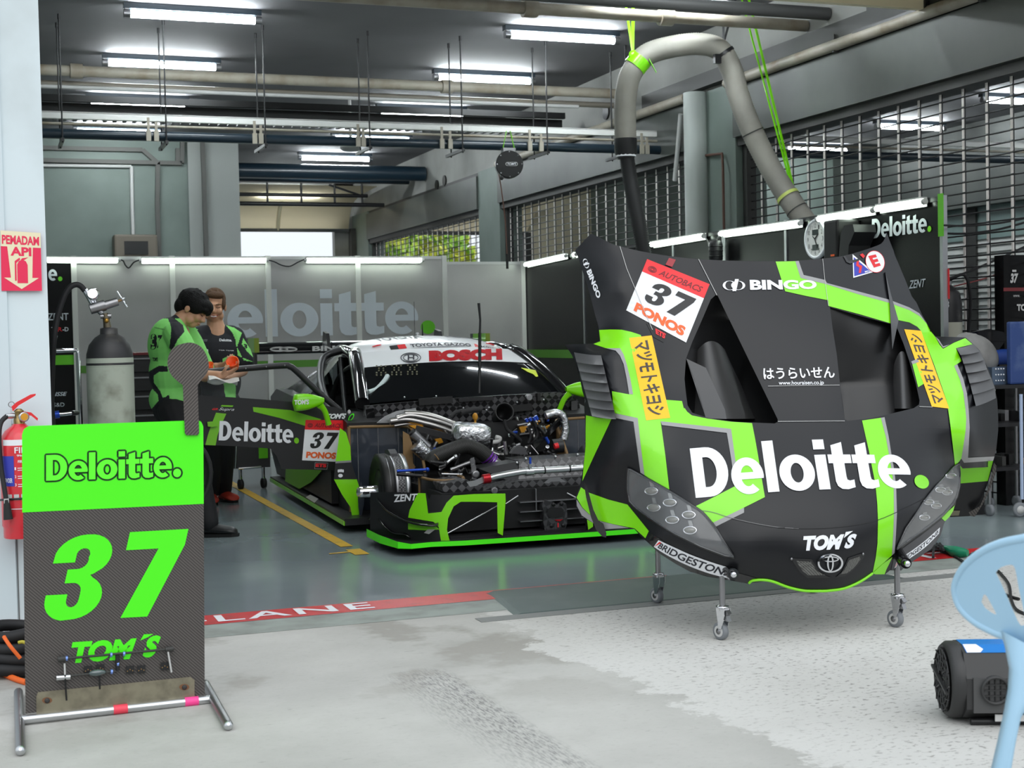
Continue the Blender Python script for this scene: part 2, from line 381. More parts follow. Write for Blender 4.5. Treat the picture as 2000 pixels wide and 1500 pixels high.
def apron_mat():
    m = mat('apron_concrete', (176, 174, 168), .85); nt = m.node_tree; b = nt.nodes['Principled BSDF']; N = nt.nodes.new; L = nt.links.new
    tc = N('ShaderNodeTexCoord'); sp = N('ShaderNodeSeparateXYZ'); L(tc.outputs['Object'], sp.inputs[0])
    def noise(sc, det=6, sv=None, rough=.6):
        t = N('ShaderNodeTexNoise'); t.inputs['Scale'].default_value = sc; t.inputs['Detail'].default_value = det; t.inputs['Roughness'].default_value = rough
        if sv:
            mp = N('ShaderNodeMapping'); mp.inputs['Scale'].default_value = sv[0]; mp.inputs['Rotation'].default_value = (0, 0, sv[1]); L(tc.outputs['Object'], mp.inputs[0]); L(mp.outputs[0], t.inputs['Vector'])
        else: L(tc.outputs['Object'], t.inputs['Vector'])
        return t.outputs['Fac']
    def rng(v, a, b_, c=0, d=1):
        r = N('ShaderNodeMapRange'); r.inputs[1].default_value = a; r.inputs[2].default_value = b_; r.inputs[3].default_value = c; r.inputs[4].default_value = d; L(v, r.inputs[0]); return r.outputs[0]
    def mth(op, a, b_):
        n = N('ShaderNodeMath'); n.operation = op
        for i, q in enumerate((a, b_)):
            if isinstance(q, (int, float)): n.inputs[i].default_value = q
            else: L(q, n.inputs[i])
        return n.outputs[0]
    def mix(f, a, b_):
        x = N('ShaderNodeMix'); x.data_type = 'RGBA'; L(f, x.inputs[0])
        for i, q in ((6, a), (7, b_)):
            if isinstance(q, tuple): x.inputs[i].default_value = lin(q)+(1,)
            else: L(q, x.inputs[i])
        return x.outputs[2]
    base = mix(rng(noise(.9), .35, .68), (166, 165, 160), (190, 189, 184))
    # darker patches near the garage
    base = mix(mth('MULTIPLY', rng(noise(1.3, 5), .5, .56), rng(sp.outputs['Y'], 4.4, 5.6, 0, .8)), base, (150, 147, 140))
    # worn whiter coat to the right, with a ragged edge
    edge = mth('ADD', mth('SUBTRACT', sp.outputs['X'], mth('MULTIPLY', mth('SUBTRACT', sp.outputs['Y'], 4.2), -.08)), rng(noise(2.6, 8, None, .7), .2, .8, -.28, .28))
    base = mix(mth('MULTIPLY', rng(edge, 2.28, 2.31), rng(noise(.8, 4), .3, .6, .55, 1)), base, (200, 199, 195))
    # fine pits
    base = mix(mth('MULTIPLY', rng(noise(34, 4, ((1, 1.6, 1), 0)), .56, .66), rng(edge, 2.2, 2.8, .10, .8)), base, (112, 110, 106))
    # hair cracks
    base = mix(mth('MULTIPLY', rng(noise(14, 4, ((.5, 3, 1), .5)), .68, .72), .55), base, (112, 110, 106))
    # rubber scuff left by a tyre: curved band running towards the camera
    cx = mth('ADD', 1.62, mth('MULTIPLY', mth('POWER', mth('SUBTRACT', 5.35, sp.outputs['Y']), 1.4), .02))
    d = mth('SUBTRACT', sp.outputs['X'], cx)
    band = mth('MULTIPLY', rng(d, -.24, -.05), rng(d, .07, .02))
    band = mth('MULTIPLY', band, mth('MULTIPLY', rng(sp.outputs['Y'], 5.4, 5.2), rng(sp.outputs['Y'], 3.4, 4.6, .45, 1)))
    grain = rng(noise(36, 4, ((3.2, .5, 1), .03), .7), .44, .64)
    base = mix(mth('MULTIPLY', mth('MULTIPLY', band, grain), .8), base, (84, 84, 86))
    L(base, b.inputs['Base Color'])
    bp = N('ShaderNodeBump'); bp.inputs['Strength'].default_value = .35; bp.inputs['Distance'].default_value = .006
    L(noise(60, 5), bp.inputs['Height']); L(bp.outputs[0], b.inputs['Normal']); return m
FLOORM = floor_mat(); APRON = apron_mat()
CURB = mat('grey_green_curb', (150, 158, 152), .7, noise=(6, (128, 132, 126), .4, .7))
REDP = mat('red_floor_paint', (196, 28, 34), .4, noise=(9, (160, 40, 40), .55, .75))
YELP = mat('yellow_floor_tape', (206, 164, 48), .5, noise=(14, (170, 140, 60), .5, .75))

f = MB()
f.box((-1, 6.36, -.1), (18, 28, 0), FLOORM)
f.add([(-1, 6.345, .001), (18, 6.345, .001), (18, 6.64, .0015), (-1, 6.64, .0015)], [(0, 1, 2, 3)], CURB)
f.add([(-1, 6.63, .003), (2.36, 6.63, .003), (2.36, 6.86, .003), (-1, 6.86, .003)], [(0, 1, 2, 3)], REDP)
f.add([(2.36, 6.80, .003), (3.4, 6.80, .003), (3.4, 6.86, .003), (2.36, 6.86, .003)], [(0, 1, 2, 3)], REDP)
f.add([(4.55, 6.63, .003), (9, 6.63, .003), (9, 6.86, .003), (4.55, 6.86, .003)], [(0, 1, 2, 3)], REDP)
fl = (0, 0, .005)
put_text(f, 'PIT-LANE', [(.42, 6.83, 0), (1.75, 6.83, 0), (1.75, 6.67, 0), (.42, 6.67, 0)], WHT, .015, 0, 1.15, lift=fl)
put_text(f, 'PIT-LANE', [(4.75, 6.83, 0), (6.3, 6.83, 0), (6.3, 6.67, 0), (4.75, 6.67, 0)], WHT, .015, 0, 1.15, lift=fl)
f.add([(2.08, 8.75, .003), (2.16, 8.75, .003), (2.17, 13.5, .003), (2.09, 13.5, .003)], [(0, 1, 2, 3)], YELP)
f.add([(2.08, 8.38, .003), (2.17, 8.38, .003), (2.17, 8.62, .003), (2.08, 8.62, .003), (2.08, 8.54, .003), (1.95, 8.52, .003), (1.95, 8.49, .003), (2.08, 8.50, .003)], [(0, 1, 2, 3), (4, 5, 6, 7)], YELP)
struct('floor', f, 'grey blue painted garage floor with red pit line and yellow tape marks')
a = MB(); a.box((-14, -9, -.1), (26, 6.36, 0), APRON)
struct('pit_apron', a, 'pale worn concrete apron in front of the garage')
r = MB()   # ramp plate over the drain, a low wedge
RAMP = mat('dark_green_plate', (62, 78, 76), .45, noise=(3, (84, 96, 92), .5, .8))
rp = [(2.40, 6.80), (2.33, 6.22), (4.42, 6.22), (4.36, 6.80)]
r.add([(2.40, 6.80, .012), (4.36, 6.80, .012), (4.42, 6.22, .006), (2.33, 6.22, .006), (2.36, 6.80, .0), (4.40, 6.80, 0), (4.46, 6.2, 0), (2.29, 6.2, 0)], [(0, 1, 2, 3), (0, 3, 7, 4), (1, 5, 6, 2), (3, 2, 6, 7), (0, 4, 5, 1)], RAMP)
r.box((2.1, 6.12, 0), (5.0, 6.215, .003), mat('grey_seal', (128, 130, 128), .7))
tag(r.build('threshold_ramp', loc=(3.4, 6.5, 0)), 'dark green threshold ramp plate lying under the bonnet at the garage edge', 'ramp')

w = MB(); w.box((-1.2, 6.7, 0), (.292, 7.15, 6), PAINT); w.box((-1.2, 6.685, .0), (.12, 6.7, 5.4), mat('pier_cladding', (206, 219, 224), .5))
w.box((.125, 6.697, 0), (.13, 6.7, .5), mat('crack_dark', (110, 112, 112), .8)); w.box((-1.2, 7.15, 0), (.2, 28, 4.4), GREENWALL)
struct('wall_left', w)
w = MB(); Y0, Y1 = 6.7, 28
w.box((7.0, Y0, 3.72), (7.2, Y1, 4.4), UPWALL)
w.box((6.9, Y0, 3.76), (7.0, 14.3, 3.9), DTRIM); w.box((6.9, 9.9, 3.9), (7.0, 10.05, 4.2), DTRIM)
for y0, y1 in ((6.9, 12.35), (13.3, 19.1), (20.0, 26.4)):
    w.box((6.93, y0, 3.18), (7.28, y1, 3.66), HOOD); w.box((6.98, y0, 3.10), (7.2, y1, 3.18), DTRIM); w.box((6.99, y0, 3.66), (7.2, y1, 3.72), DTRIM)
for y0, y1 in ((12.35, 13.3), (19.1, 20.0), (26.4, 28), (6.7, 6.9)): w.box((6.96, y0, 0), (7.3, y1, 3.72), GREENWALL)
for y, z in ((15.45, 3.9), (14.95, 3.92), (22.1, 3.75), (21.7, 3.78), (22.9, 4.02)):   # sleeves through the wall
    w.lathe([(.001, 0), (.085, 0), (.085, .02)], (6.999, y, z), (-1, 0, 0), DBLK)
struct('wall_right', w)
w = MB(); w.box((.2, 21.95, 0), (3.78, 28, 4.4), GREENWALL); w.box((3.02, 21.9, 0), (3.78, 21.95, 4.4), mat('pale_pier', (150, 154, 150), .6))
w.box((3.78, 27.6, 4.1), (7.0, 27.8, 4.4), UPWALL); w.box((6.6, 27.6, 0), (7.2, 27.8, 4.4), UPWALL)
w.box((7.2, 27.6, 4.0), (10.6, 27.8, 4.4), CREAM); w.box((10.6, 27.6, 0), (18, 27.8, 4.4), CREAM)
w.box((12.1, 21.6, 0), (15.9, 27.6, 4.4), GREENWALL)
struct('wall_back', w)
w = MB(); w.box((14.3, 6.7, 0), (14.5, 21.6, 2.6), mat('white_slats', (232, 232, 228), .6)); w.box((14.3, 6.7, 2.6), (14.5, 21.6, 3.1), mat('frosted_panes', (128, 150, 146), .4)); w.box((14.1, 6.7, 3.1), (14.5, 21.6, 4.4), HOOD)
for k in range(26): w.box((14.28, 6.7, .1+k*.1), (14.3, 21.6, .11+k*.1), DTRIM)
for y in (9, 12, 15, 18): w.box((14.26, y, 0), (14.3, y+.25, 3.1), DTRIM)
struct('wall_far', w)
c = MB(); c.box((-1.2, 6.7, 4.35), (18, 28, 4.5), CEIL)
struct('ceiling', c)
w = MB(); w.box((-14, 6.7, 4.0), (26, 7.0, 7), PAINT); w.box((17.8, 6.7, 0), (18, 28, 4.5), UPWALL)
struct('wall_front', w)
w = MB(); w.box((-80, -60, -.12), (80, -9, -.004), mat('track_asphalt', (74, 74, 76), .9)); w.box((-80, -14.4, 0), (80, -14.1, 1.25), mat('pit_wall_paint', (120, 122, 124), .7)); struct('track_ground', w)
w = MB(); w.box((-80, -46, 0), (80, -34, 9), mat('grandstand_grey', (66, 68, 70), .8)); struct('grandstand', w)
# the rolled-up sectional door: bottom rail hangs below the ceiling near the front
d = MB(); d.box((.3, 7.2, 3.80), (6.9, 9.3, 3.85), CREAM); d.box((.3, 9.24, 3.733), (6.87, 9.3, 3.81), CREAM)
d.box((6.86, 9.22, 3.73), (6.92, 9.34, 3.84), BLK); d.box((6.86, 9.3, 3.73), (6.98, 10.2, 3.76), BLK)
struct('door_1', d)
d = MB(); n = 10   # rear sectional door, half raised, curving back under the ceiling
prof = spline([(27.45, 3.45), (27.33, 3.7), (27.05, 3.92), (26.4, 4.02), (25.2, 4.06)], 6)
for i in range(len(prof)-1):
    (y0, z0), (y1, z1) = prof[i], prof[i+1]
    d.add([(3.8, y0, z0), (6.85, y0, z0), (6.85, y1, z1), (3.8, y1, z1)], [(0, 1, 2, 3)], SHEET)
for x in (4.2, 5.45): d.tube([(x, p[0]-.02, p[1]-.015) for p in prof[:14]], .04, mat('cream_stile', (238, 230, 205), .5), 4)
d.box((3.8, 27.4, 3.40), (6.85, 27.5, 3.46), mat('door_seal', (60, 66, 72), .6)); d.box((6.86, 27.3, 0), (6.95, 27.5, 3.46), DTRIM)
struct('door_2', d)
d = MB(); d.add([(7.25, 27.5, 3.42), (10.6, 27.5, 3.42), (10.6, 26.6, 4.0), (7.25, 26.6, 4.0)], [(0, 1, 2, 3)], SHEET); d.box((7.25, 27.45, 3.36), (10.6, 27.58, 3.43), DTRIM); d.box((10.5, 27.3, 0), (10.62, 27.58, 3.4), DTRIM)
struct('door_3', d)
t = MB(); t.tube([(6.9, 6.9, 3.71), (6.9, 12.4, 3.71)], .05, PIPEW, 12); t.tube([(6.9, 13.25, 3.71), (6.9, 19, 3.71)], .05, PIPEW, 12)
for y in (8.6, 10.5, 12.1): t.box((6.88, y, 3.65), (7.0, y+.03, 3.80), DTRIM)
struct('trim_1', t)
t = MB(); t.tube([(6.88, 13.02, 0), (6.88, 13.02, 3.72)], .12, mat('pale_downpipe', (182, 188, 184), .55), 16); t.tube([(6.9, 12.5, 0), (6.9, 12.5, 2.9), (6.92, 12.55, 3.05), (6.95, 13.2, 3.1)], .014, mat('rust_pipe', (96, 66, 54), .6), 8)
t.tube([(6.93, 13.6, 2.9), (6.9, 13.45, 3.25), (6.86, 13.3, 3.55)], .025, LGRY, 8)
struct('trim_2', t)
# surface conduits and trunking on the grey-green end wall
t = MB(); Yw = 21.9
def onw(x, y, Y=Yw): return AY(x, y, Y)
def strip(px, wd):
    P = [onw(*p) for p in px]
    for i in range(len(P)-1): t.bar(P[i], P[i+1], .06, wd, TRUNK, (0, 1, 0))
strip([(80, 289), (278, 293), (308, 319)], .10); strip([(308, 317), (307, 400), (311, 505)], .09); strip([(80, 313), (355, 319), (356, 275)], .09)
strip([(347, 290), (347, 317)], .10); strip([(394, 270), (397, 340), (402, 505)], .17)
t.tube([onw(80, 323), onw(256, 325)], .025, LGRY, 8); t.tube([onw(257, 325), onw(258, 400), onw(260, 458)], .028, LGRY, 8)
struct('trim_3', t)

# ------------------------------------------------------------------ ceiling services
def light(x0, y, z, label, n, L_=1.14, slope=0.0):
    t = thing('ceiling_light', label, 'light', (x0, y, z), 'fluorescent ceiling lights')
    m = MB(); m.box((x0-.03, y-.035, z-.015), (x0+L_+.06, y+.055, z+.035), BLUEP); m.build('housing', t)
    m = MB(); m.tube([(x0+.03, y-.01, z-.06), (x0+L_, y-.01, z-.06)], .034, TUBE, 12); m.build('tube', t)
    for xx in (x0-.03, x0+L_):
        m = MB(); m.tube([(xx, y-.01, z-.06), (xx+.06, y-.01, z-.06)], .038, STEEL, 12); m.box((xx+.01, y-.03, z-.05), (xx+.05, y+.02, z), STEEL); m.build('end_cap', t)
    return t
rows = (('nearest', 13.25), ('second', 15.6), ('third', 18.08), ('fourth', 20.62))
for nm, y in rows: light(1.33, y, 4.31, 'lit fluorescent batten, %s of the left ceiling row' % nm, 0)
for nm, y in rows+(('fifth', 22.95), ('farthest', 26.6)):
    z = 4.31 if y < 25 else 4.15
    light(4.95, y, z, 'lit fluorescent batten, %s of the middle ceiling row' % nm, 0)
for nm, y in (('nearest', 15.5), ('middle', 17.87), ('farthest', 20.4)): light(12.42, y, 4.31, 'lit fluorescent batten seen through the right grille, %s of three' % nm, 0)
light(4.95, 10.95, 4.31, 'lit fluorescent batten at the top picture edge, above the front cream pipe', 0)
light(1.33, 10.95, 4.31, 'lit fluorescent batten of the left row just above the picture edge', 0)
light(1.33, 9.6, 4.31, 'added fluorescent batten brightening the garage mouth, in line with the left row', 0)  # unseen lamp, added to lift the dim garage front
light(12.42, 13.2, 4.31, 'added fluorescent batten brightening the neighbouring bay from beyond the right picture edge', 0)  # out of view, added so the far slat wall gets more light
light(12.42, 10.95, 4.31, 'second added batten brightening the neighbouring bay from well beyond the right picture edge', 0)  # another added lamp, unseen, for the same slat wall
light(8.6, 24.6, 4.31, 'added fluorescent batten brightening the neighbouring bay behind the far grilles', 0)  # added to brighten the neighbouring rear walls
light(4.95, 9.6, 4.31, 'added fluorescent batten brightening the garage mouth, in line with the middle row', 0)  # also added, brings more light to the front of the car
def run(name, pts, r, m, label, cat='pipe', group=None, n=14, extra=None):
    b = MB(); b.tube(pts, r, m, n)
    if extra: extra(b)
    return tag(b.build(name, loc=pts[0]), label, cat, group)
def coll(xs, y, z, r): 
    def fn(b):
        for x in xs: b.tube([(x-.06, y, z), (x+.06, y, z)], r, PIPEW, 14)
    return fn
G_ = 'pipes under the ceiling'
run('ceiling_pipe', [(.25, 11.1, 4.0), (6.99, 11.1, 4.0)], .05, PIPEW, 'dusty cream pipe nearest the front under the ceiling', group=G_, extra=coll((4.35, 5.6), 11.1, 4.0, .075))
run('ceiling_pipe', [(.25, 10.75, 4.03), (6.99, 10.75, 4.03)], .055, mat('dark_pipe', (70, 70, 70), .5), 'dark grey pipe entering the right wall beside the cream pipe', group=G_)
run('ceiling_pipe', [(.25, 15.05, 4.05), (6.99, 15.05, 4.05)], .055, PIPEW, 'thick beige pipe with a coupling crossing behind the hangers', group=G_, extra=coll((1.0, 4.9), 15.05, 4.05, .075))
run('ceiling_pipe', [(.25, 15.25, 3.95), (6.99, 15.25, 3.95)], .032, mat('brown_grey_pipe', (120, 114, 104), .5), 'thinner grey pipe just under the thick beige pipe', group=G_)
run('conduit', [(.25, 14.9, 3.86), (6.4, 14.9, 3.86)], .02, LGRY, 'thin pale conduit below the beige pipes', 'conduit')
TRAYM = mat('tray_black', (30, 30, 31), .6)
b = MB(); b.box((.25, 16.1, 3.78), (6.7, 16.4, 3.9), TRAYM); b.box((.25, 16.0, 3.9), (6.7, 16.06, 3.97), TRAYM)
for k in range(60): b.box((.3+k*.105, 16.05, 3.75), (.34+k*.105, 16.42, 3.78), mat('tray_slat', (60, 58, 56), .5))
tag(b.build('cable_tray', loc=(.25, 16.2, 3.8)), 'black perforated cable tray above the white rail', 'cable tray')
b = MB(); b.tube([(.25, 16.6, 3.90), (6.75, 16.6, 3.90)], .05, RUB, 10); tag(b.build('insulated_pipe', loc=(.25, 16.6, 3.90)), 'black insulated pipe lying along the cable tray', 'pipe')
for lo, hi, lb in ((.25, 6.94, 'white steel rail running across the garage above the car'), (7.3, 14.2, 'white steel rail seen through the right grille')):
    RW = mat('rail_white', (226, 226, 222), .5); b = MB(); b.box((lo, 14.0, 3.415), (hi, 14.06, 3.475), RW); b.box((lo, 14.0, 3.47), (hi, 14.16, 3.48), RW); tag(b.build('support_rail', loc=(lo, 14.2, 3.4)), lb, 'rail')
    b = MB(); b.tube([(lo, 14.0, 3.365), (hi, 14.0, 3.365)], .014, PIPEW, 8); tag(b.build('cable_conduit', loc=(lo, 14.1, 3.3)), ('thin beige conduit under the white rail' if lo < 1 else 'thin beige conduit seen through the right grille'), 'conduit')
    b = MB(); b.tube([(lo, 13.95, 3.265), (hi, 13.95, 3.265)], .048, BLUEP, 16)
    tag(b.build('blue_pipe', loc=(lo, 13.95, 3.2)), ('long dark blue pipe below the white rail, over the car' if lo < 1 else 'dark blue pipe seen through the right grille'), 'pipe', G_)
ords = ('leftmost', 'second', 'third', 'fourth', 'fifth', 'sixth', 'rightmost')
for k, x in enumerate((.78, 1.72, 2.66, 3.70, 4.67, 5.6, 6.51)):
    t = thing('pipe_hanger', 'black trapeze hanger with thin rods, %s of seven%s' % (ords[k], '' if k in (0, 6) else ' from the left'), 'hanger', (x, 14.1, 3.1), 'pipe hangers')
    for y, z in ((13.87, 3.17), (14.25, 3.17)):
        b = MB(); b.tube([(x, y, z), (x, y, 4.35)], .008, BLK, 6); b.tube([(x, y, 4.30), (x, y, 4.35)], .014, BLK, 6); b.build('rod', t)
    b = MB(); b.bar((x, 13.84, 3.20), (x, 14.4, 3.20), .03, .03, BLK); b.build('crossbar', t)
for k, x in enumerate((.95, 1.35+.02, 2.3+.0, 3.25, 4.2, 5.1, 6.2)):
    pass
ck = 0
for px in (286, 301, 491, 503, 691, 701, 853, 869, 1023, 1045, 1240, 1250):
    p = AY(px, 250, 14.05); z = 3.24
    b = MB(); tl = .09 if ck % 2 else .13
    b.box((p.x-.012, 13.88, 3.25), (p.x+.012, 13.895, 3.25+tl+.05), PIPEW); b.box((p.x-.022, 13.87, 3.21), (p.x+.022, 13.895, 3.31), PIPEW)
    tag(b.build('cable_clip', loc=(p.x, 13.86, 3.2)), 'small beige bracket clipped over the blue pipe, %s of twelve from the left' % ('first second third fourth fifth sixth seventh eighth ninth tenth eleventh twelfth'.split()[ck]), 'bracket', 'brackets on the blue pipe'); ck += 1
run('roof_pipe', [(3.78, 22.7, 4.0), (6.97, 22.7, 4.0)], .12, BLUEP, 'upper dark blue pipe near the rear door', group=G_)
run('roof_pipe', [(3.78, 23.4, 3.98), (6.9, 23.4, 3.98)], .08, BLUEP, 'lower dark blue pipe near the rear door', group=G_)
b = MB()
b.tube([(3.8, 25.0, 3.86), (6.6, 25.0, 3.86)], .035, BLK, 6); b.tube([(3.8, 25.0, 3.70), (6.9, 25.0, 3.70)], .04, BLK, 6)
for x in (4.2, 4.8, 5.4, 6.0, 6.5): b.tube([(x, 25, 3.7), (x, 25, 4.2)], .02, BLK, 6)
b.tube([(5.9, 25, 4.05), (6.5, 25, 3.86)], .02, BLK, 6)
tag(b.build('door_truss', loc=(3.8, 25, 3.7)), 'black steel truss under the ceiling before the rear door', 'truss')
b = MB(); b.lathe([(.0, -.05), (.10, -.05), (.13, -.02), (.13, .03), (.06, .1)], (AY(685, 287, 17.5).x, 17.5, AY(685, 287, 17.5).z), (0, 0, 1), LGRY, 20)
pz = AY(685, 287, 17.5); b.tube([(pz.x, 17.5, pz.z+.1), (pz.x, 17.5, 4.35)], .02, LGRY, 6)
tag(b.build('smoke_detector', loc=pz), 'round pale smoke detector hanging under the blue pipe', 'detector')
p0, p1 = AY(222, 458, 21.6), AY(308, 500, 21.6)
t = thing('wall_unit', 'old beige wall box with dark screen on the grey green wall', 'wall box', (p0.x, 21.8, p1.z))
BOXM = mat('beige_case', (112, 104, 92), .6)
b = MB(); b.box((p0.x, 21.55, p1.z-.1), (p1.x, 21.9, p0.z), BOXM, bev=.03); b.build('case', t)
b = MB(); b.box((p0.x+.14, 21.53, p1.z+.02), (p1.x-.14, 21.56, p0.z-.1), DBLK); b.build('screen', t)

# ------------------------------------------------------------------ roller grilles in the right wall
def grille(y0, y1, label, z0=0.0):
    t = thing('roller_grille', label, 'grille', (7.08, (y0+y1)/2, 0), 'roller grilles in the right wall')
    b = MB(); z = z0+.05
    while z < 3.12: b.cyl((7.08, y0, z), (7.08, y1, z), .0065, BLK, 5); z += .0808
    b.build('rod_curtain', t)
    b = MB(); y = y0+.14
    lm = mat('grille_link', (226, 220, 214), .45)
    while y < y1:
        z = z0+.05
        while z < 3.1: b.box((7.060, y-.011, z+.008), (7.067, y+.011, z+.073), lm); z += .0808
        b.box((7.077, y-.006, z0), (7.083, y+.006, 3.15), BLK)
        y += .2725
    b.build('link_chain', t)
    for y in (y0, y1):
        b = MB(); b.box((7.03, y-.04, 0), (7.13, y+.04, 3.15), DTRIM); b.build('guide_rail', t)
grille(7.0, 12.3, 'roller grille of rods and pale links, nearest on the right')
grille(13.35, 19.05, 'roller grille behind the black hose, between the two pale piers')
grille(20.05, 26.35, 'farthest roller grille with green trees showing through it')

# trees and bright outdoors behind the garage
LEAF = mat('leaf_green', (126, 176, 58), .6, noise=(1.5, (196, 200, 70), .45, .6))
BARK = mat('bark', (92, 76, 60), .8)
def tree(x, y, h, r, label):
    t = thing('tree', label, 'tree', (x, y, 0), 'trees behind the garage')
    b = MB(); b.tube([(x, y, 0), (x+.1, y, h*.5), (x, y, h*.8)], [.16, .12, .05], BARK, 8); b.build('trunk', t)
    b = MB(); rnd = random.Random(int(x*10)); vs = []; fs = []
    for k in range(1500):
        u = Vector((rnd.gauss(0, 1), rnd.gauss(0, 1), rnd.gauss(0, 1))).normalized()*r*rnd.random()**.4; c = Vector((x, y, h*.72))+Vector((u.x, u.y, u.z*.9))
        n = Vector((rnd.random()-.5, rnd.random()-.5, rnd.random()-.5)).normalized(); q = n.orthogonal().normalized()*.16; p = n.cross(q)*.8
        i = len(vs); vs += [c-q, c-p, c+q, c+p]; fs.append((i, i+1, i+2, i+3))
    b.add(vs, fs, LEAF); b.build('crown', t)
tree(10.35, 36.5, 4.9, 1.35, 'leafy yellow green tree behind the far grille, the nearer one'); tree(12.6, 40.5, 5.0, 1.3, 'leafy green tree behind the far grille, farther right')
g = MB(); g.box((-30, 28, -.12), (60, 80, -.02), mat('yard', (170, 172, 168), .8)); struct('yard_ground', g)
# ================================================================== PARTITION PANELS
PGREY = mat('grey_panel', (168, 166, 163), .30, noise=(.8, (150, 148, 146), .4, .7))
PBLK = mat('black_panel', (13, 13, 14), .25, spec=.3)
POST = mat('white_post', (206, 206, 200), .45)
LETTER = mat('silver_letter', (196, 202, 208), .4)
DOTG = mat('dot_green', (96, 190, 24), .4)
STRG = mat('stripe_green', (74, 130, 34), .45)
YB = 16.0; ZP = 2.235
def xb(px, Y=YB): return AY(px, 560, Y).x
ga = 'partition panels'
q_word = [(xb(358), YB-.012, AY(600, 567, YB).z), (xb(848), YB-.012, AY(600, 567, YB).z), (xb(848), YB-.012, AY(600, 656, YB).z), (xb(358), YB-.012, AY(600, 656, YB).z)]
def back_panel(p0, p1, label, m=PGREY, word=None, Y=YB, extra=None, post=True, stripe=None):
    x0, x1 = xb(p0, Y), xb(p1, Y)
    t = thing('partition_panel', label, 'panel', ((x0+x1)/2, Y, 0), ga)
    b = MB(); b.box((x0, Y-.005, .03), (x1, Y+.035, ZP), m)
    if stripe: b.box((x0, Y-.008, stripe[0]), (x1, Y-.004, stripe[1]), STRG)
    if word: put_word(b, q_word, LETTER, DOTG, only=word)
    if extra: extra(b, x0, x1, Y)
    b.build('board', t)
    b = MB(); b.box((x0, Y-.01, ZP-.02), (x1, Y+.04, ZP+.015), LGRY); b.build('top_rail', t)
    if post:
        b = MB(); b.box((x1-.028, Y-.03, 0), (x1+.028, Y+.04, ZP+.02), POST); b.build('post', t)
    return t
def left_text(b, x0, x1, Y):
    def q(a, b_, c, d): 
        A = AY(a, b_, Y-.012); B = AY(c, d, Y-.012); return [(A.x, Y-.012, A.z), (B.x, Y-.012, A.z), (B.x, Y-.012, B.z), (A.x, Y-.012, B.z)]
    g = glyph('e')[0]
    for v, f in g:
        Q = q(94, 526, 112, 548); b.add([bil(Q, (x-.0)/.66, y/.73) for x, y in v], f, LETTER)
    b.add([Vector(p) for p in [bil(q(113, 540, 122, 549), .5+.5*math.cos(a*PI/8), .5+.5*math.sin(a*PI/8)) for a in range(16)]], [tuple(range(16))], DOTG)
    put_text(b, 'ZENT', q(93, 612, 134, 625), LETTER, .012)
    put_text(b, 'T', q(100, 639, 108, 647), LETTER, .02); put_text(b, 'R', q(112, 639, 122, 647), RED, .02); put_text(b, '-D', q(122, 639, 134, 647), LETTER, .02)
    put_text(b, 'w', q(101, 656, 113, 666), LETTER, .03)
    put_text(b, 'ISSE', q(107, 766, 131, 773), LETTER, .02, .3); put_text(b, 'S&D', q(104, 787, 126, 794), LETTER)
    A = q(104, 694, 146, 712); b.add(A, [(0, 1, 2, 3)], DOTG)
back_panel(60, 145, 'black partition panel with small sponsor lettering behind the gas cylinder', PBLK, extra=left_text)
back_panel(147, 337, 'plain grey partition panel behind the gas cylinder valve', stripe=(1.0, 1.08))
back_panel(340, 524, 'grey partition panel behind the two people', word=(0, 1, 2, 3), stripe=(1.0, 1.08))
back_panel(527, 699, 'grey partition panel with pale letters above the rear wing', word=(4, 5, 6, 7), stripe=(1.0, 1.08))
back_panel(702, 868, 'grey partition panel with pale letters and a green dot', word=(8, 9, 10, 11), stripe=(1.0, 1.08))
back_panel(858, 1021, 'set back grey partition panel without lettering, behind the car roof', Y=17.2, stripe=(1.02, 1.12))
# side row along the right wall
XR = 6.6
posts = [17.2, 15.3, 14.5, 13.0, 11.95, 10.85, 9.97, 8.7]
plabels = ['black side panel farthest back, next to the corner', 'black side panel with a green stripe, second from the back corner', 'black side panel, third from the back corner', 'black side panel behind the bonnet top left, fourth from the corner',
           'black side panel behind the hanging black can', 'black side panel carrying the wall clock', 'black end panel with large pale lettering beside the bonnet']
for k in range(7):
    y1, y0 = posts[k], posts[k+1]
    t = thing('partition_panel', plabels[k], 'panel', (XR, (y0+y1)/2, 0), ga)
    b = MB(); b.box((XR, y0, .03), (XR+.03, y1, ZP), PBLK); b.box((XR-.003, y0, 1.02), (XR+.001, y1, 1.12), STRG)
    if k == 6:
        def qx(x0, yt, x1, yb, x0b=None, ytr=None, ybr=None):
            P = [AX(x0, yt, XR-.006), AX(x1, ytr if ytr else yt, XR-.006), AX(x1, ybr if ybr else yb, XR-.006), AX(x0, yb, XR-.006)]; return P
        Q = [AX(1703, 428, XR-.006), AX(1819, 414, XR-.006), AX(1819, 452, XR-.006), AX(1703, 466, XR-.006)]
        put_word(b, Q, mat('panel_letter', (206, 212, 216), .4), GREEN)
        put_text(b, 'ZENT', [AX(1777, 548, XR-.006), AX(1808, 544, XR-.006), AX(1806, 560, XR-.006), AX(1775, 564, XR-.006)], LETTER, .012, .1)
    b.build('board', t)
    b = MB(); b.box((XR-.01, y0, ZP-.02), (XR+.05, y1, ZP+.015), BLK); b.build('top_rail', t)
    w_ = .07 if k == 3 else .035
    b = MB(); b.box((XR-.012, y0-w_/2, 0), (XR+(.03 if k == 6 else .05), y0+w_/2, ZP+.02), ALU); b.build('post', t)
    if k == 6:
        b = MB(); b.box((XR-.024, y0-.04, ZP-.28), (XR-.018, y0+.02, ZP+.03), DOTG); b.box((XR+.03, y0-.03, 1.5), (XR+.034, y0, 1.72), RED); b.build('tape', t)
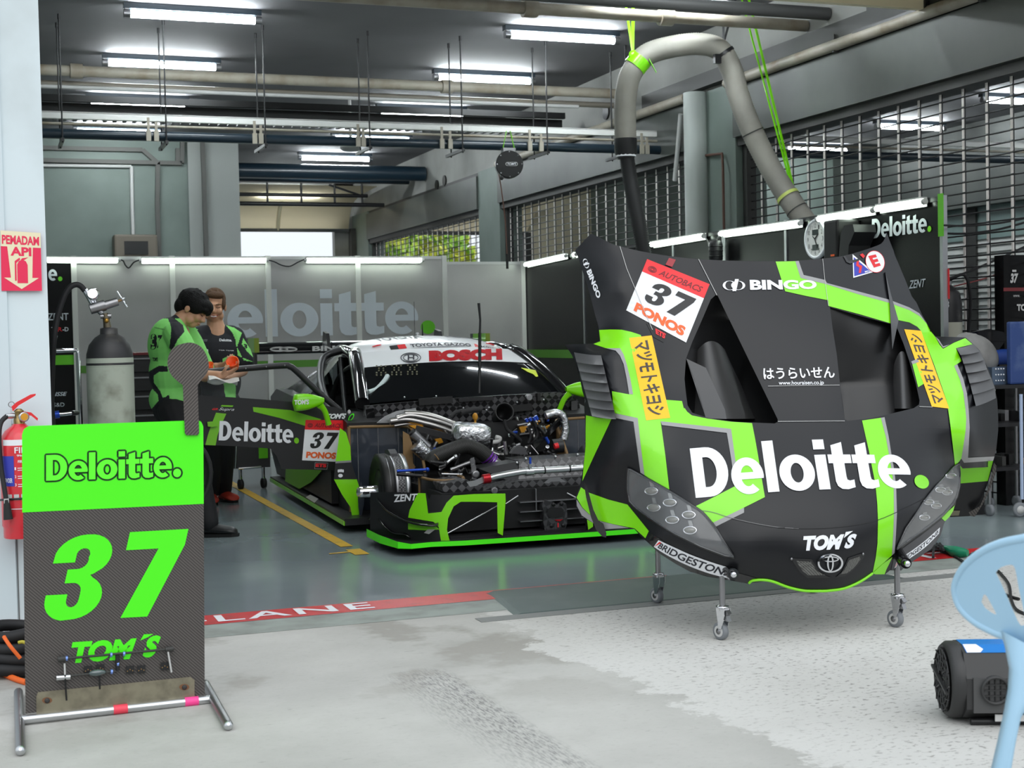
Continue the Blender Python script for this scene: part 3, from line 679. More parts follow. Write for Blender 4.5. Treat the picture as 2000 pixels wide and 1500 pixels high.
def led(a, b_, label):
    a, b_ = Vector(a), Vector(b_); t = thing('led_strip', label, 'light', (a+b_)/2, 'strip lights on the panels')
    m = MB(); m.tube([a, b_], .022, LED, 10); m.build('tube', t)
    m = MB(); d = (b_-a).normalized(); bk = Vector((0, 1, 0)) if abs(d.x) > .5 else Vector((1, 0, 0)); m.bar(a+Vector((0, 0, .03))+bk*.01, b_+Vector((0, 0, .03))+bk*.01, .05, .012, LGRY); m.bar(a+bk*.034, b_+bk*.034, .006, .07, LGRY); m.build('holder', t)
    for p, s in ((a, -1), (b_, 1)):
        m = MB(); m.tube([p, p+d*s*.03], .023, LGRY, 8); m.build('end_cap', t)
for p, lb in (((92, 507, 230, 508), 'lit strip light on the back panels, far left behind the pier'), ((277, 509, 519, 508), 'lit strip light on the back panels, longest, above the two people'), ((599, 508, 823, 508), 'lit strip light on the back panels, above the big pale letters')):
    led(AY(p[0], p[1], YB-.06), AY(p[2], p[3], YB-.06), lb)
rl = ('farthest of the side row near the corner', 'short stub just left of the bonnet horn', 'behind the bonnet top left', 'above the hanging black can', 'above the wall clock', 'nearest, at the lettered end panel')
for p, lb in zip(((1026, 517, 1104, 500), (1120, 498, 1124, 497), (1271, 478, 1373, 461), (1407, 457, 1561, 436), (1599, 428, 1703, 411), (1712, 408, 1803, 394)), rl):
    led(AX(p[0], p[1], XR-.06), AX(p[2], p[3], XR-.06), 'lit strip light on the black side panels, '+lb)
def wire(name, px, Y, r, label, m=RUB, X=None, grp='loose wires'):
    P = spline([AX(x, y, X) if X else AY(x, y, Y) for x, y in px], 8); b = MB(); b.tube(P, r, m, 6)
    return tag(b.build(name, loc=P[0]), label, 'cable', grp)
wire('power_cable', [(230, 507), (240, 509), (245, 518), (252, 523), (262, 512), (276, 507)], YB-.07, .008, 'thin dark wire looping between the two left strip lights')
wire('power_cable', [(519, 507), (535, 511), (550, 518), (566, 520), (582, 512), (598, 505)], YB-.07, .008, 'thin dark wire looping right of the long strip light')
wire('power_cable', [(1375, 463), (1382, 470), (1386, 485), (1393, 489)], 0, .007, 'thin grey wire from a strip light to the black can', LGRY, XR-.08)
wire('power_cable', [(1407, 460), (1400, 468), (1399, 482)], 0, .007, 'thin grey wire above the black can', LGRY, XR-.08)
# wall clock on the black side panel
def wall_clock():
    c = AX(1592, 467, XR-.03); R_ = .165
    t = thing('wall_clock', 'round white wall clock with two small dark displays on the black panel', 'clock', (XR, c.y, c.z))
    b = MB(); b.lathe([(R_, 0), (R_+.008, .015), (R_, .032), (R_-.018, .034), (R_-.022, .026)], (XR-.001, c.y, c.z), (-1, 0, 0), WHT, 40); b.build('rim', t)
    b = MB(); b.lathe([(R_-.02, 0), (R_-.02, .027)], (XR-.001, c.y, c.z), (-1, 0, 0), mat('clock_face', (226, 226, 222), .5), 40)
    X = XR-.0295
    def P(u, v): return Vector((X, c.y-u*R_, c.z+v*R_))          # u to the right in the picture
    for h in range(1, 13):
        a = PI/2-h*PI/6; u, v = .68*math.cos(a), .68*math.sin(a); s_ = .11
        put_text(b, str(h), [P(u-s_*.8, v+s_), P(u+s_*.8, v+s_), P(u+s_*.8, v-s_), P(u-s_*.8, v-s_)] if h > 9 else [P(u-s_*.5, v+s_), P(u+s_*.5, v+s_), P(u+s_*.5, v-s_), P(u-s_*.5, v-s_)], DBLK)
    b.build('dial', t)
    for v0 in (.2, -.56):
        b = MB(); b.add([P(-.28, v0+.28), P(.30, v0+.28), P(.30, v0), P(-.28, v0)], [(0, 1, 2, 3)], mat('lcd', (44, 54, 54), .2)); b.build('display', t)
    for u, v, w_ in ((.28, .22, .012), (.2, -.44, .009), (-.2, .15, .008)):
        b = MB(); b.bar(P(0, .0)+Vector((-.004, 0, 0)), P(u, v)+Vector((-.004, 0, 0)), w_, .003, DBLK, (1, 0, 0)); b.build('hand', t)
wall_clock()
b = MB(); c = AX(1398, 490, XR-.1); b.lathe([(.06, -.09), (.065, -.08), (.065, .06), (.055, .09), (.02, .1)], c, (0, 0, 1), BLK, 20)
for z in (-.05, 0, .04): b.tube([c+Vector((.067*math.cos(a*PI/10), .067*math.sin(a*PI/10), z)) for a in range(20)], .004, DBLK, 5, closed=True)
tag(b.build('hanging_can', loc=c), 'black ribbed can hanging on the side panel above the bonnet', 'speaker')
# black moulded holder beside the clock
t = thing('headset_holder', 'black moulded equipment hood fixed on the panel right of the clock', 'holder', AX(1680, 480, XR-.1))
b = MB(); A = AX(1653, 425, XR); B_ = AX(1682, 520, XR)
b.box((XR-.22, B_.y, B_.z-.1), (XR-.003, A.y, A.z-.03), DBLK, bev=.02); b.build('case', t)
b = MB(); C_ = AX(1722, 500, XR)
prof = [(0, 0), (.05, .30), (.10, .36), (.22, .36), (.24, .3), (.16, .2), (.14, .06), (.16, -.1), (0, -.1)]
b.prism([(B_.y-x, A.z-.45+y) for x, y in prof], lambda y, z, h: Vector((XR-.02-h, y, z)), .2, BLK); b.build('hood', t)
b = MB(); b.box((XR-.225, A.y-.16, A.z-.32), (XR-.219, A.y-.11, A.z-.305), ORG); b.build('sticker', t)

# ================================================================== HOSE REEL, EXHAUST HOSE, STRAPS
t = thing('hose_reel', 'round black hose reel hanging from the white rail by green straps', 'hose reel', AY(994, 322, 13.6))
cR = AY(994, 322, 13.6); ax = Vector((-.25, -1, 0)).normalized()
b = MB(); b.lathe([(.02, .06), (.105, .06), (.128, .05), (.137, .03), (.137, -.05), (.12, -.08), (.05, -.09)], cR, ax, BLK, 36)
b.lathe([(.128, .062), (.137, .064), (.14, .05)], cR, ax, DBLK, 36)
for k in range(8):
    a = k*PI/4; sx = ax.cross(Vector((0, 0, 1))).normalized(); p = cR + ax*.06 + sx*.125*math.cos(a)+Vector((0, 0, 1))*.125*math.sin(a); b.ell(p, .008, STEEL, n=6, k=4)
b.build('drum', t)
b = MB(); sx = -ax.cross(Vector((0, 0, 1))).normalized(); sx = sx if sx.x > 0 else -sx; c0 = cR+ax*.066+sx*.02
fn = lambda x, y, h: c0 + sx*x + Vector((0, 0, y)) + ax*h
pl = [(-.042, -.02)]+[(.042+.02*math.sin(a*PI/8), -.02*math.cos(a*PI/8)) for a in range(9)]+[(-.042-.02*math.sin(a*PI/8), .02*math.cos(a*PI/8)) for a in range(9)]
b.prism(pl, fn, .006, LGRY); pl2 = [(x*.88, y*.82) for x, y in pl]; b.prism(pl2, fn, .008, DBLK)
put_text(b, "TOM'S", [fn(-.045, .013, .0095), fn(.045, .013, .0095), fn(.045, -.012, .0095), fn(-.045, -.012, .0095)], WHT, .03, .25); b.build('badge', t)
b = MB(); b.box((cR.x-.07, cR.y-.03, cR.z+.12), (cR.x+.07, cR.y+.05, cR.z+.17), STEEL, bev=.01); b.build('bracket', t)
b = MB(); b.ell(cR+Vector((-.1, -.05, -.14)), .022, BLK, n=10, k=6); b.tube(spline([cR+Vector((-.11, 0, -.1)), cR+Vector((-.1, -.05, -.3)), cR+Vector((-.07, -.05, -.6)), cR+Vector((-.06, -.05, -.95))], 8), .006, mat('brown_cable', (92, 60, 48), .6), 6); b.tube([cR+Vector((-.06, -.05, -.9)), cR+Vector((-.06, -.05, -1.05))], .014, DBLK, 8); b.build('hose_end', t)
b = MB()
for s_ in (-1, 1): b.bar(cR+Vector((s_*.02, 0, .34)), cR+Vector((s_*.06, 0, .17)), .02, .004, GREEN)
tag(b.build('green_strap', loc=cR+Vector((0, 0, .3))), 'short lime green strap pair holding the hose reel', 'strap', 'lime green straps')
HOSE = mat('grey_hose', (150, 147, 138), .65, noise=(3, (128, 125, 118), .4, .7))
hp = [(1222, 280, 12.7), (1221, 235, 12.7), (1222, 190, 12.7), (1232, 145, 12.7), (1262, 108, 12.7), (1310, 92, 12.7), (1365, 86, 12.7), (1405, 97, 12.7), (1428, 135, 12.7), (1442, 185, 12.7), (1462, 240, 12.7), (1490, 300, 12.7), (1525, 362, 12.65), (1562, 418, 12.55), (1596, 462, 12.5)]
HP = spline([AD(*p) for p in hp], 26)
b = MB(); rr = [.096+(.0035 if i % 2 else -.0015) for i in range(len(HP))]; b.tube(HP, rr, HOSE, 18)
tg = thing('exhaust_hose', 'thick pale grey flexible hose arching above the bonnet', 'hose', HP[0]); b.build('hose', tg)
b = MB(); k = 208+30
for i0 in (268, 334):
    b = MB(); b.tube([HP[i0], HP[i0+1]], .102, DTRIM, 18, cap=False); b.build('hose_ring', tg)
b = MB()
b.tube([HP[0]+Vector((0, 0, .04)), HP[0]+Vector((0, 0, -.09)), HP[0]+Vector((.005, 0, -.13))], [.102, .1, .08], BLK, 18); b.build('cuff', tg); b = MB(); b.tube([HP[0]+Vector((0, 0, -.095)), HP[0]+Vector((0, 0, -.12))], .093, WHT, 14); b.build('cuff_label', tg)
bp_ = spline([AD(x, y, d) for x, y, d in ((1223, 300, 12.7), (1230, 345, 12.7), (1240, 400, 12.65), (1252, 460, 12.6), (1262, 540, 12.6), (1266, 700, 12.6))], 30)
b = MB(); b.tube(bp_, [.064+(.006 if i % 2 else -.004) for i in range(len(bp_))], RUB, 14)
tag(b.build('black_hose', loc=bp_[0]), 'black corrugated hose dropping from the grey hose end', 'hose')
def band(name, i, label, m, w=.02):
    p = HP[i]; d = (HP[i+1]-HP[i-1]).normalized(); b = MB(); b.tube([p-d*w, p+d*w], .104, m, 20, cap=False)
    return b, p
b, p = band('s', 92, '', GREEN, .05)
top = AZ(1219, -14, 4.34); top2 = AZ(1237, -14, 4.34)
b.ell(p+Vector((-.05, -.02, .06)), (.05, .03, .05), GREEN, n=10, k=6); b.bar(p+Vector((-.05, 0, .1)), top, .025, .004, GREEN); b.bar(p+Vector((-.05, 0, .1)), top2, .03, .004, GREEN); b.bar(p+Vector((.06, -.1, .02)), p+Vector((.12, -.12, -.1)), .03, .005, GREEN)
tag(b.build('green_strap', loc=p), 'lime green strap knotted on the left bend of the grey hose', 'strap', 'lime green straps')
b, p = band('s', 190, '', BLK, .015); b.bar(p+Vector((0, 0, .1)), AZ(1412, -6, 4.3), .02, .006, BLK); b.bar(p+Vector((0, 0, .1)), AZ(1438, -6, 4.3), .02, .006, BLK); b.box(p+Vector((-.14, -.1, -.1)), p+Vector((-.08, -.06, -.02)), BLK)
tag(b.build('black_strap', loc=p), 'black strap looped round the top of the grey hose', 'strap')
b, p = band('s', 322, '', mat('yellow_green_band', (196, 210, 110), .5), .015); b.bar(p+Vector((.03, 0, .1)), AZ(1447, -8, 4.34), .02, .005, GREEN); b.bar(p+Vector((.05, 0, .1)), AZ(1461, -8, 4.34), .028, .005, GREEN)
tag(b.build('green_strap', loc=p), 'long lime green strap holding the lower end of the grey hose', 'strap', 'lime green straps')
# ================================================================== FRONT BODYWORK (bonnet, wings and nose in one clamshell) ON ITS TROLLEY
_P0 = AD(1620, 1155, 5.95); _T = AD(1480, 511, 6.7); _n = Vector((.99, -.13, 0)).cross(_T-_P0).normalized()
def plane_d(x, y): r = ray(x, y); return (_P0-CPOS).dot(_n)/r.dot(_n)
# control points of the shape: offsets (m) from the slanting base plane, positive is away from the outside
CT = [(1480, 511, 0), (1500, 600, -.02), (1540, 700, -.04), (1570, 830, -.07), (1590, 950, -.12), (1605, 1050, -.10), (1620, 1115, -.03), (1620, 1155, .07), (1540, 1146, .07), (1690, 1128, .07),
      (1300, 499, 0), (1211, 481, .0), (1155, 456, .04), (1124, 489, .16), (1140, 540, .16), (1160, 605, .16), (1172, 662, .15), (1200, 560, .02), (1240, 620, .03), (1300, 600, .02), (1380, 560, .0),
      (1646, 500, 0), (1704, 483, .02), (1731, 455, .06), (1745, 488, .12), (1781, 579, .14), (1820, 650, .16), (1700, 560, .01), (1760, 640, .03),
      (1103, 673, .25), (1126, 711, .30), (1143, 790, .34), (1150, 690, .10), (1190, 680, .02), (1185, 760, .04), (1215, 740, .0), (1260, 740, .02), (1300, 760, .03), (1225, 830, .03), (1300, 850, .0),
      (1143, 850, .36), (1139, 914, .42), (1125, 975, .50), (1183, 1032, .46), (1238, 1030, .30), (1200, 900, .16), (1230, 930, .18), (1235, 990, .26), (1270, 940, .08), (1350, 950, -.06), (1400, 1040, -.04), (1290, 1040, .10), (1266, 1060, .20), (1320, 1100, .18), (1404, 1130, .14), (1350, 1085, .04), (1462, 1132, .09), (1450, 1090, -.02), (1430, 880, -.05),
      (1827, 657, .10), (1890, 662, .03), (1915, 690, .16), (1940, 750, .24), (1949, 820, .30), (1938, 900, .36), (1870, 720, .0), (1900, 760, .03), (1905, 840, .06), (1900, 890, .14), (1850, 760, .02), (1820, 760, .03), (1840, 860, .03), (1800, 850, -.02), (1850, 930, .12), (1873, 910, .24), (1866, 985, .30), (1842, 1020, .26), (1800, 1000, .02), (1750, 950, -.06), (1740, 1060, -.01), (1790, 1065, .12), (1820, 1072, .22), (1760, 1112, .16), (1700, 1090, -.01)]
_A = np.array([[p[0]/500., p[1]/500.] for p in CT]); _b = np.array([p[2] for p in CT])
def _U(r2): return np.where(r2 > 1e-12, r2*np.log(r2+1e-12), 0)
_K = _U(((_A[:, None]-_A[None])**2).sum(-1)) + np.eye(len(CT))*6e-4
_Q = np.hstack([np.ones((len(CT), 1)), _A]); _S = np.block([[_K, _Q], [_Q.T, np.zeros((3, 3))]])
_sol = np.linalg.solve(_S, np.concatenate([_b, np.zeros(3)]))
def clam_e(x, y):
    p = np.array([x/500., y/500.]); r2 = ((_A-p)**2).sum(-1); return float(_U(r2) @ _sol[:-3] + _sol[-3] + _sol[-2:] @ p)
def clamP(x, y, lift=0.0): return AD(x, y, plane_d(x, y)+clam_e(x, y)-lift)
def R5(l): return [(1080+.24*x, 440+.24*y) for x, y in l]
def R6(l): return [(1500+.24*x, 440+.24*y) for x, y in l]
def R7(l): return [(1080+.24*x, 780+.24*y) for x, y in l]
def R8(l): return [(1520+.24*x, 780+.24*y) for x, y in l]
def sm(l, k=5): return [tuple(p[:2]) for p in spline([(x, y, 0) for x, y in l], k)]
OUT = ([(1123, 489), (1154, 456)] + sm([(1154, 456), (1171, 464), (1195, 476), (1211, 481), (1248, 490), (1300, 499), (1364, 506), (1440, 509.6), (1516, 510), (1560, 509), (1607, 505), (1646, 500), (1678, 491.6), (1704, 483), (1721, 476), (1728, 466), (1731.6, 454)], 2)[1:]
       + [(1736, 466), (1745, 488), (1754, 512), (1766, 541), (1781, 579), (1790, 591), (1800, 613), (1810, 630), (1821.6, 651), (1827, 657), (1886, 659), (1900, 671.6), (1911.6, 685), (1922, 704), (1932, 723), (1941.6, 752), (1947.6, 781), (1949.6, 816), (1949.6, 840), (1946, 876), (1940, 900), (1937, 912), (1880, 915), (1873, 906), (1874, 948), (1866, 986), (1845, 1020), (1832, 1054), (1818, 1073), (1779, 1099), (1760, 1114), (1738, 1114), (1728, 1122), (1704, 1120)]
       + sm([(1704, 1120), (1680, 1136), (1650, 1149), (1620, 1153.6), (1600, 1154.4), (1570, 1153.6), (1540, 1147), (1510, 1136), (1490, 1132.6), (1470, 1134), (1462, 1140)], 3)[1:]
       + [(1404, 1130), (1380, 1126), (1350, 1117), (1320, 1101), (1300, 1088), (1280, 1073), (1266, 1060), (1252, 1048), (1238, 1032), (1183, 1034), (1159, 1022), (1135, 1008), (1125.6, 989), (1124.4, 972), (1133, 948), (1139, 914), (1143, 876), (1143, 828), (1141, 794), (1143.6, 783), (1137.6, 764), (1131.6, 735), (1125.6, 711), (1116, 692), (1103, 673), (1140, 671.6), (1157, 671), (1173, 665.6), (1170, 644), (1163, 617.6), (1158.7, 601), (1152, 574), (1145, 550), (1135, 521.6), (1129, 502)])
DUCT_L = [(1400, 574), (1519, 819), (1519, 824), (1513, 827), (1440, 824), (1385, 817), (1352, 806), (1343, 792), (1337, 740), (1340, 700), (1352, 668), (1374, 618), (1388, 585)]
DUCT_R = [(1621, 600), (1680, 617), (1740, 633), (1752, 640), (1765, 672), (1776, 705), (1789, 750), (1796, 782), (1795, 790), (1785, 797), (1740, 808), (1700, 817), (1655, 822), (1650, 818), (1642, 760), (1634, 690), (1626, 640)]
def cut_loops(loops, step):
    tri = tessellate_polygon([[Vector((x, y, 0)) for x, y in l] for l in loops]); vs = [p for l in loops for p in l]
    return cut2d(vs, [tuple(t) for t in tri], step)
SHELL = mat('clam_paint', (17, 18, 22), .36, spec=.4)
LINER = mat('carbon_liner', (20, 20, 21), .6)
clam = thing('front_clamshell', 'black and lime green race car front bodywork standing upright on a castor trolley', 'bodywork', (3.2, 5.4, .2))
b = MB(); vs, fs = cut_loops([OUT, DUCT_L, DUCT_R], 11.0)
front = [clamP(x, y) for x, y in vs]; b.add(front, fs, SHELL, True)
back = [clamP(x, y, -.014) for x, y in vs]; b.add(back, [f[::-1] for f in fs], LINER, True)
for loop in (OUT, DUCT_L, DUCT_R):
    n = len(loop); A_ = [clamP(*p) for p in loop]; B_ = [clamP(p[0], p[1], -.014) for p in loop]
    b.add(A_+B_, [(i, (i+1) % n, (i+1) % n+n, i+n) for i in range(n)], SHELL)
def patch(mb, poly, m, lift=.002, step=11.0, fn=clamP):
    v, f = tri2d(poly); v, f = cut2d(v, f, step); mb.add([fn(x, y, lift) for x, y in v], f, m, True)
G_, Y_, L1, L2, L3 = GREEN, YEL, .0022, .003, .0045
GL = mat('livery_grey', (150, 150, 150), .4)
# left side livery
patch(b, R5([(375, 852), (470, 848), (560, 850), (640, 868), (715, 893), (780, 1130), (850, 1415), (1050, 1430), (1062, 1480), (1076, 1510), (492, 1510), (480, 1350), (615, 1375), (652, 1375), (630, 1250), (600, 1130), (575, 1050), (545, 1000), (430, 1000), (330, 966), (385, 945)]), G_, L1)
patch(b, R5([(430, 1000), (545, 1000), (575, 1050), (600, 1130), (630, 1250), (652, 1375), (620, 1375), (600, 1250), (575, 1130), (545, 1060), (510, 1020)]), GL, L2)
patch(b, R7([(492, 88), (502, 112), (690, 152), (715, 380), (745, 617), (948, 742), (915, 460), (876, 178), (1450, 240), (1480, 460), (1512, 690), (1330, 785), (1150, 875), (1225, 935), (1305, 1002), (1515, 900), (1725, 795), (1695, 620), (1668, 450), (1645, 320), (1620, 193), (1450, 182), (1260, 157), (1130, 130), (1092, 100), (1072, 70), (1058, 88)]), G_, L1)
patch(b, R7([(495, 112), (690, 152), (715, 380), (745, 617), (712, 597), (685, 400), (655, 182), (490, 148)]), GL, L2)
patch(b, R7([(876, 178), (1450, 240), (1480, 460), (1512, 690), (1482, 705), (1450, 480), (1415, 273), (887, 209)]), GL, L2)
patch(b, R7([(1305, 1002), (1515, 900), (1555, 881), (1555, 922), (1440, 978), (1325, 1036)]), GL, L1+.0004)
patch(b, R7([(268, 130), (380, 152), (480, 152), (330, 470), (240, 665), (250, 540), (266, 380), (266, 250)]), G_, L1)
patch(b, R7([(228, 715), (290, 758), (450, 815), (606, 856), (690, 960), (780, 1072), (752, 1130), (664, 1050), (490, 1015), (370, 985), (290, 930), (240, 880), (192, 800)]), G_, L1)
patch(b, R7([(192, 815), (240, 885), (290, 932), (370, 987), (490, 1017), (620, 1046), (430, 1056), (330, 1008), (235, 945), (195, 868)]), GL, L1-.0004)
# right side livery
patch(b, R6([(62, 295), (140, 294), (222, 292), (265, 428), (470, 478), (730, 560), (990, 632), (1010, 640), (1150, 690), (1232, 738), (1288, 795), (1325, 862), (1362, 910), (1395, 970), (1425, 1005), (1515, 955), (1605, 918), (1665, 968), (1530, 1000), (1575, 1105), (1515, 1145), (1560, 1250), (1590, 1360), (1606, 1492), (1475, 1492), (1420, 1330), (1350, 1130), (1245, 858), (1215, 826), (1150, 790), (1060, 772), (1005, 800), (740, 722), (495, 657), (490, 610), (310, 575), (140, 537)]), G_, L1)
patch(b, R6([(222, 292), (250, 290), (290, 404), (465, 445), (480, 470), (990, 606), (1030, 622), (1150, 668), (1232, 716), (1288, 795), (1232, 738), (1150, 690), (1010, 640), (990, 632), (730, 560), (470, 478), (265, 428)]), GL, L2)
patch(b, R6([(1515, 1145), (1540, 1130), (1590, 1250), (1620, 1370), (1632, 1492), (1606, 1492), (1590, 1360), (1560, 1250)]), GL, L2)
patch(b, R6([(1400, 908), (1600, 912), (1510, 955), (1425, 1003), (1398, 966), (1362, 910)]), SHELL, L2); patch(b, R6([(1362, 906), (1398, 962), (1425, 998), (1480, 970), (1425, 985), (1390, 930)]), GL, L3)
patch(b, R6([(1175, 1132), (1232, 1110), (1262, 1190), (1292, 1275), (1222, 1318), (1200, 1230)]), G_, L1); patch(b, R6([(1165, 1108), (1215, 1088), (1232, 1110), (1175, 1132)]), GL, L2)
patch(b, R8([(1382, 75), (1523, 75), (1530, 160), (1525, 250), (1508, 370), (1490, 482), (1440, 548), (1420, 370), (1402, 220)]), G_, .007, 6.0)
patch(b, R8([(1523, 75), (1549, 75), (1558, 230), (1545, 475), (1760, 465), (1748, 500), (1512, 516), (1490, 482), (1508, 370), (1525, 250)]), GL, L2)
# nose stripe
patch(b, R8([(682, 172), (835, 150), (875, 300), (905, 470), (930, 620), (940, 740), (942, 930), (936, 1100), (925, 1270), (850, 1340), (768, 1412), (795, 1280), (808, 1170), (812, 990), (806, 850), (792, 700), (740, 430)]), G_, L1)
patch(b, R8([(835, 150), (865, 145), (898, 300), (920, 440), (945, 580), (960, 720), (966, 930), (958, 1100), (947, 1250), (925, 1270), (936, 1100), (942, 930), (940, 740), (930, 620), (905, 470), (875, 300)]), GL, L2)
patch(b, R8([(768, 1414), (850, 1340), (930, 1282), (905, 1335), (880, 1385), (866, 1424), (790, 1424)]), G_, L3)
patch(b, R8([(1330, 968), (1385, 910), (1437, 862), (1425, 905), (1395, 955), (1357, 992)]), G_, L3)
# black lower edge under the lamps
patch(b, R7([(780, 1078), (860, 1130), (1000, 1228), (1200, 1320), (1400, 1385), (1600, 1440), (1730, 1480), (1590, 1498), (1350, 1458), (1120, 1405), (1000, 1340), (860, 1250), (790, 1180)]), GBLK, L1)
patch(b, R8([(945, 1262), (1150, 1115), (1330, 975), (1355, 992), (1320, 1110), (1240, 1220), (1080, 1328), (1000, 1388), (920, 1388)]), mat('lip_grey', (58, 58, 62), .35), L1)
# shut lines
def hairline(px, w=1.0, m=None):
    for i in range(len(px)-1):
        (x0, y0), (x1, y1) = px[i], px[i+1]; l = math.hypot(x1-x0, y1-y0); nx, ny = -(y1-y0)/l*w/2, (x1-x0)/l*w/2
        patch(b, [(x0+nx, y0+ny), (x1+nx, y1+ny), (x1-nx, y1-ny), (x0-nx, y0-ny)], m or LGRY, L3+.0006, 40)
hairline(sm(R7([(1205, 905), (1300, 918), (1450, 965), (1650, 1010), (1830, 1040), (2000, 1052)]), 3), 1.1, mat('shut_line', (112, 112, 112), .5))
hairline(sm(R8([(0, 1043), (200, 1050), (420, 1045), (640, 1020), (810, 982), (960, 920), (1150, 830), (1220, 790)]), 3), 1.1, DBLK)
hairline([(1500, 754), (1640, 752)], .8); hairline(R5([(545, 170), (600, 350), (720, 640), (810, 850)]), 1.0); hairline(R5([(1185, 275), (1335, 570)]), 1.0); hairline(R6([(445, 272), (462, 440), (492, 655)]), .8)
hairline([(1519, 823), (1650, 822)], .8); hairline(R8([(1150, 58), (1255, 62)]), .8)
# lettering
def pq(u, v, q): p = bil([(x, y, 0) for x, y in q], u, v); return p.x, p.y
def ctext(s, q, m, bold=0.0, shear=0.0, space=1.0, lift=L3, step=.35):
    v, f, asp = text2d(s, bold, shear, space); v, f = cut2d(v, f, step); b.add([clamP(*pq(x/asp, y, q), lift) for x, y in v], f, m)
def lerp_pts(P, u):
    for i in range(len(P)-1):
        if u <= P[i+1][0] or i == len(P)-2:
            t = (u-P[i][0])/(P[i+1][0]-P[i][0]); return P[i][1]*(1-t)+P[i+1][1]*t
base_y = [(0, 972.5), (.18, 966), (.40, 958.5), (.6, 955), (.82, 953), (1, 953)]; cap_y = [(0, 876), (.18, 869), (.36, 863), (.58, 860), (.76, 861), (.95, 866), (1, 868)]
def word_fn(u, v):
    y0, y1 = lerp_pts(base_y, u), lerp_pts(cap_y, u); X0 = 1359+(1817-1359)*u; X1 = 1347+(1800-1347)*u; return clamP(X0*(1-v)+X1*v, y0*(1-v)+y1*v, L3)
put_word(b, None, WHT, GREEN, step=.3, fn=word_fn)
ctext("TOM", [(1568, 1047), (1649, 1043), (1644, 1073), (1571, 1076)], WHT, .06, .22); ctext("S", [(1654, 1044), (1674, 1042), (1668, 1070), (1648, 1072)], WHT, .06, .2); patch(b, [(1648, 1051), (1652, 1039), (1666, 1037), (1657, 1044)], WHT, L3)
def bingo(q, m):   # rounded double-link logo then the word
    for cx, s_ in ((.075, 1), (.165, -1)):
        v, f = ring2d(cx, .5, .075, .40, .028, 24, .0); v, f = cut2d(v, f, .2); b.add([clamP(*pq(x, y, q), L3) for x, y in v], f, m)
    v, f = tri2d([(.10, .0), (.14, .0), (.175, 1.05), (.135, 1.05)]); b.add([clamP(*pq(x, y, q), L3) for x, y in v], f, m)
    qq = [pq(.29, 1, q), pq(1, 1, q), pq(1, .08, q), pq(.29, .08, q)]; ctext('BINGO', qq, m, .045)
bingo([(1411, 546), (1594, 547), (1596, 566), (1412, 569)], WHT); bingo([(1146, 503), (1174, 578), (1166, 585), (1136, 508)], WHT)
# race number board decal
def decal37(mb, q, fn, l0):
    def g(u, v, k=0): return fn(*pq(u, v, q), l0+.0008*k)
    def rect(u0, v0, u1, v1, m, k):
        v, f = cut2d([(u0, v0), (u1, v0), (u1, v1), (u0, v1)], [(0, 1, 2, 3)], .1); mb.add([g(x, y, k) for x, y in v], f, m)
    rect(.0, .0, 1, 1, WHT, 0); rect(0, .76, 1, 1, mat('header_red', (236, 28, 36), .4), 1)
    def tx(s, u0, v0, u1, v1, m, bold, shear=0.0):
        v, f, asp = text2d(s, bold, shear); v, f = cut2d(v, f, .4); mb.add([g(u0+(u1-u0)*x/asp, v0+(v1-v0)*y, 2) for x, y in v], f, m)
    tx('AUTOBACS', .24, .82, .93, .92, mat('deep_red', (120, 16, 26), .5), .02, .3)
    for k in range(3):
        v, f = ring2d(.13, .865, .07-.02*k, .055-.015*k, .012, 16); mb.add([g(x, y, 2) for x, y in v], f, mat('deep_red', (120, 16, 26), .5))
    put_37(mb, lambda u, v: g(.16+.74*u, .30+.40*v, 2), BLK, .3)
    tx('PONOS', .1, .06, .92, .22, ORG, .055)
    return rect, tx
rect, tx = decal37(b, [(1264, 506), (1386, 555), (1340, 669), (1223, 606)], clamP, L2)
q_ets = [(1286, 644), (1301, 651), (1295, 671), (1276, 660)]; patch(b, [(1262, 631), (1303, 651), (1296, 669), (1276, 658)], DBLK, L1); ctext('ETS', [(1280, 641), (1301, 652), (1298, 662), (1281, 652)], RED, .06)
KAN = mat('sticker_ink', (66, 60, 56), .5)
for q, qt in (([(1229, 660), (1273, 655), (1309, 816), (1262, 821)], 'L'), ([(1766, 643), (1799, 646), (1854, 798), (1820, 794)], 'R')):
    v, f = cut2d([(0, 0), (1, 0), (1, 1), (0, 1)], [(0, 1, 2, 3)], .1); b.add([clamP(*pq(x, y, q), L2) for x, y in v], f, YEL)
    v, f, asp = text2d('マツモトキヨシ', .024); v, f = cut2d(v, f, .4)
    for_l = (lambda x, y: pq(.86-.72*(1-y), 1-(.05+.9*x/asp), q)) if qt == 'L' else (lambda x, y: pq(.14+.72*(1-y), .05+.9*x/asp, q))
    b.add([clamP(*for_l(x, y), L3) for x, y in v], f, KAN)
ctext('はうらいせん', [(1490, 719), (1629, 716), (1631, 738), (1492, 741)], WHT, .02); ctext('www.houraisen.co.jp', [(1521, 744), (1609, 743), (1609, 753), (1521, 754)], WHT, .012)
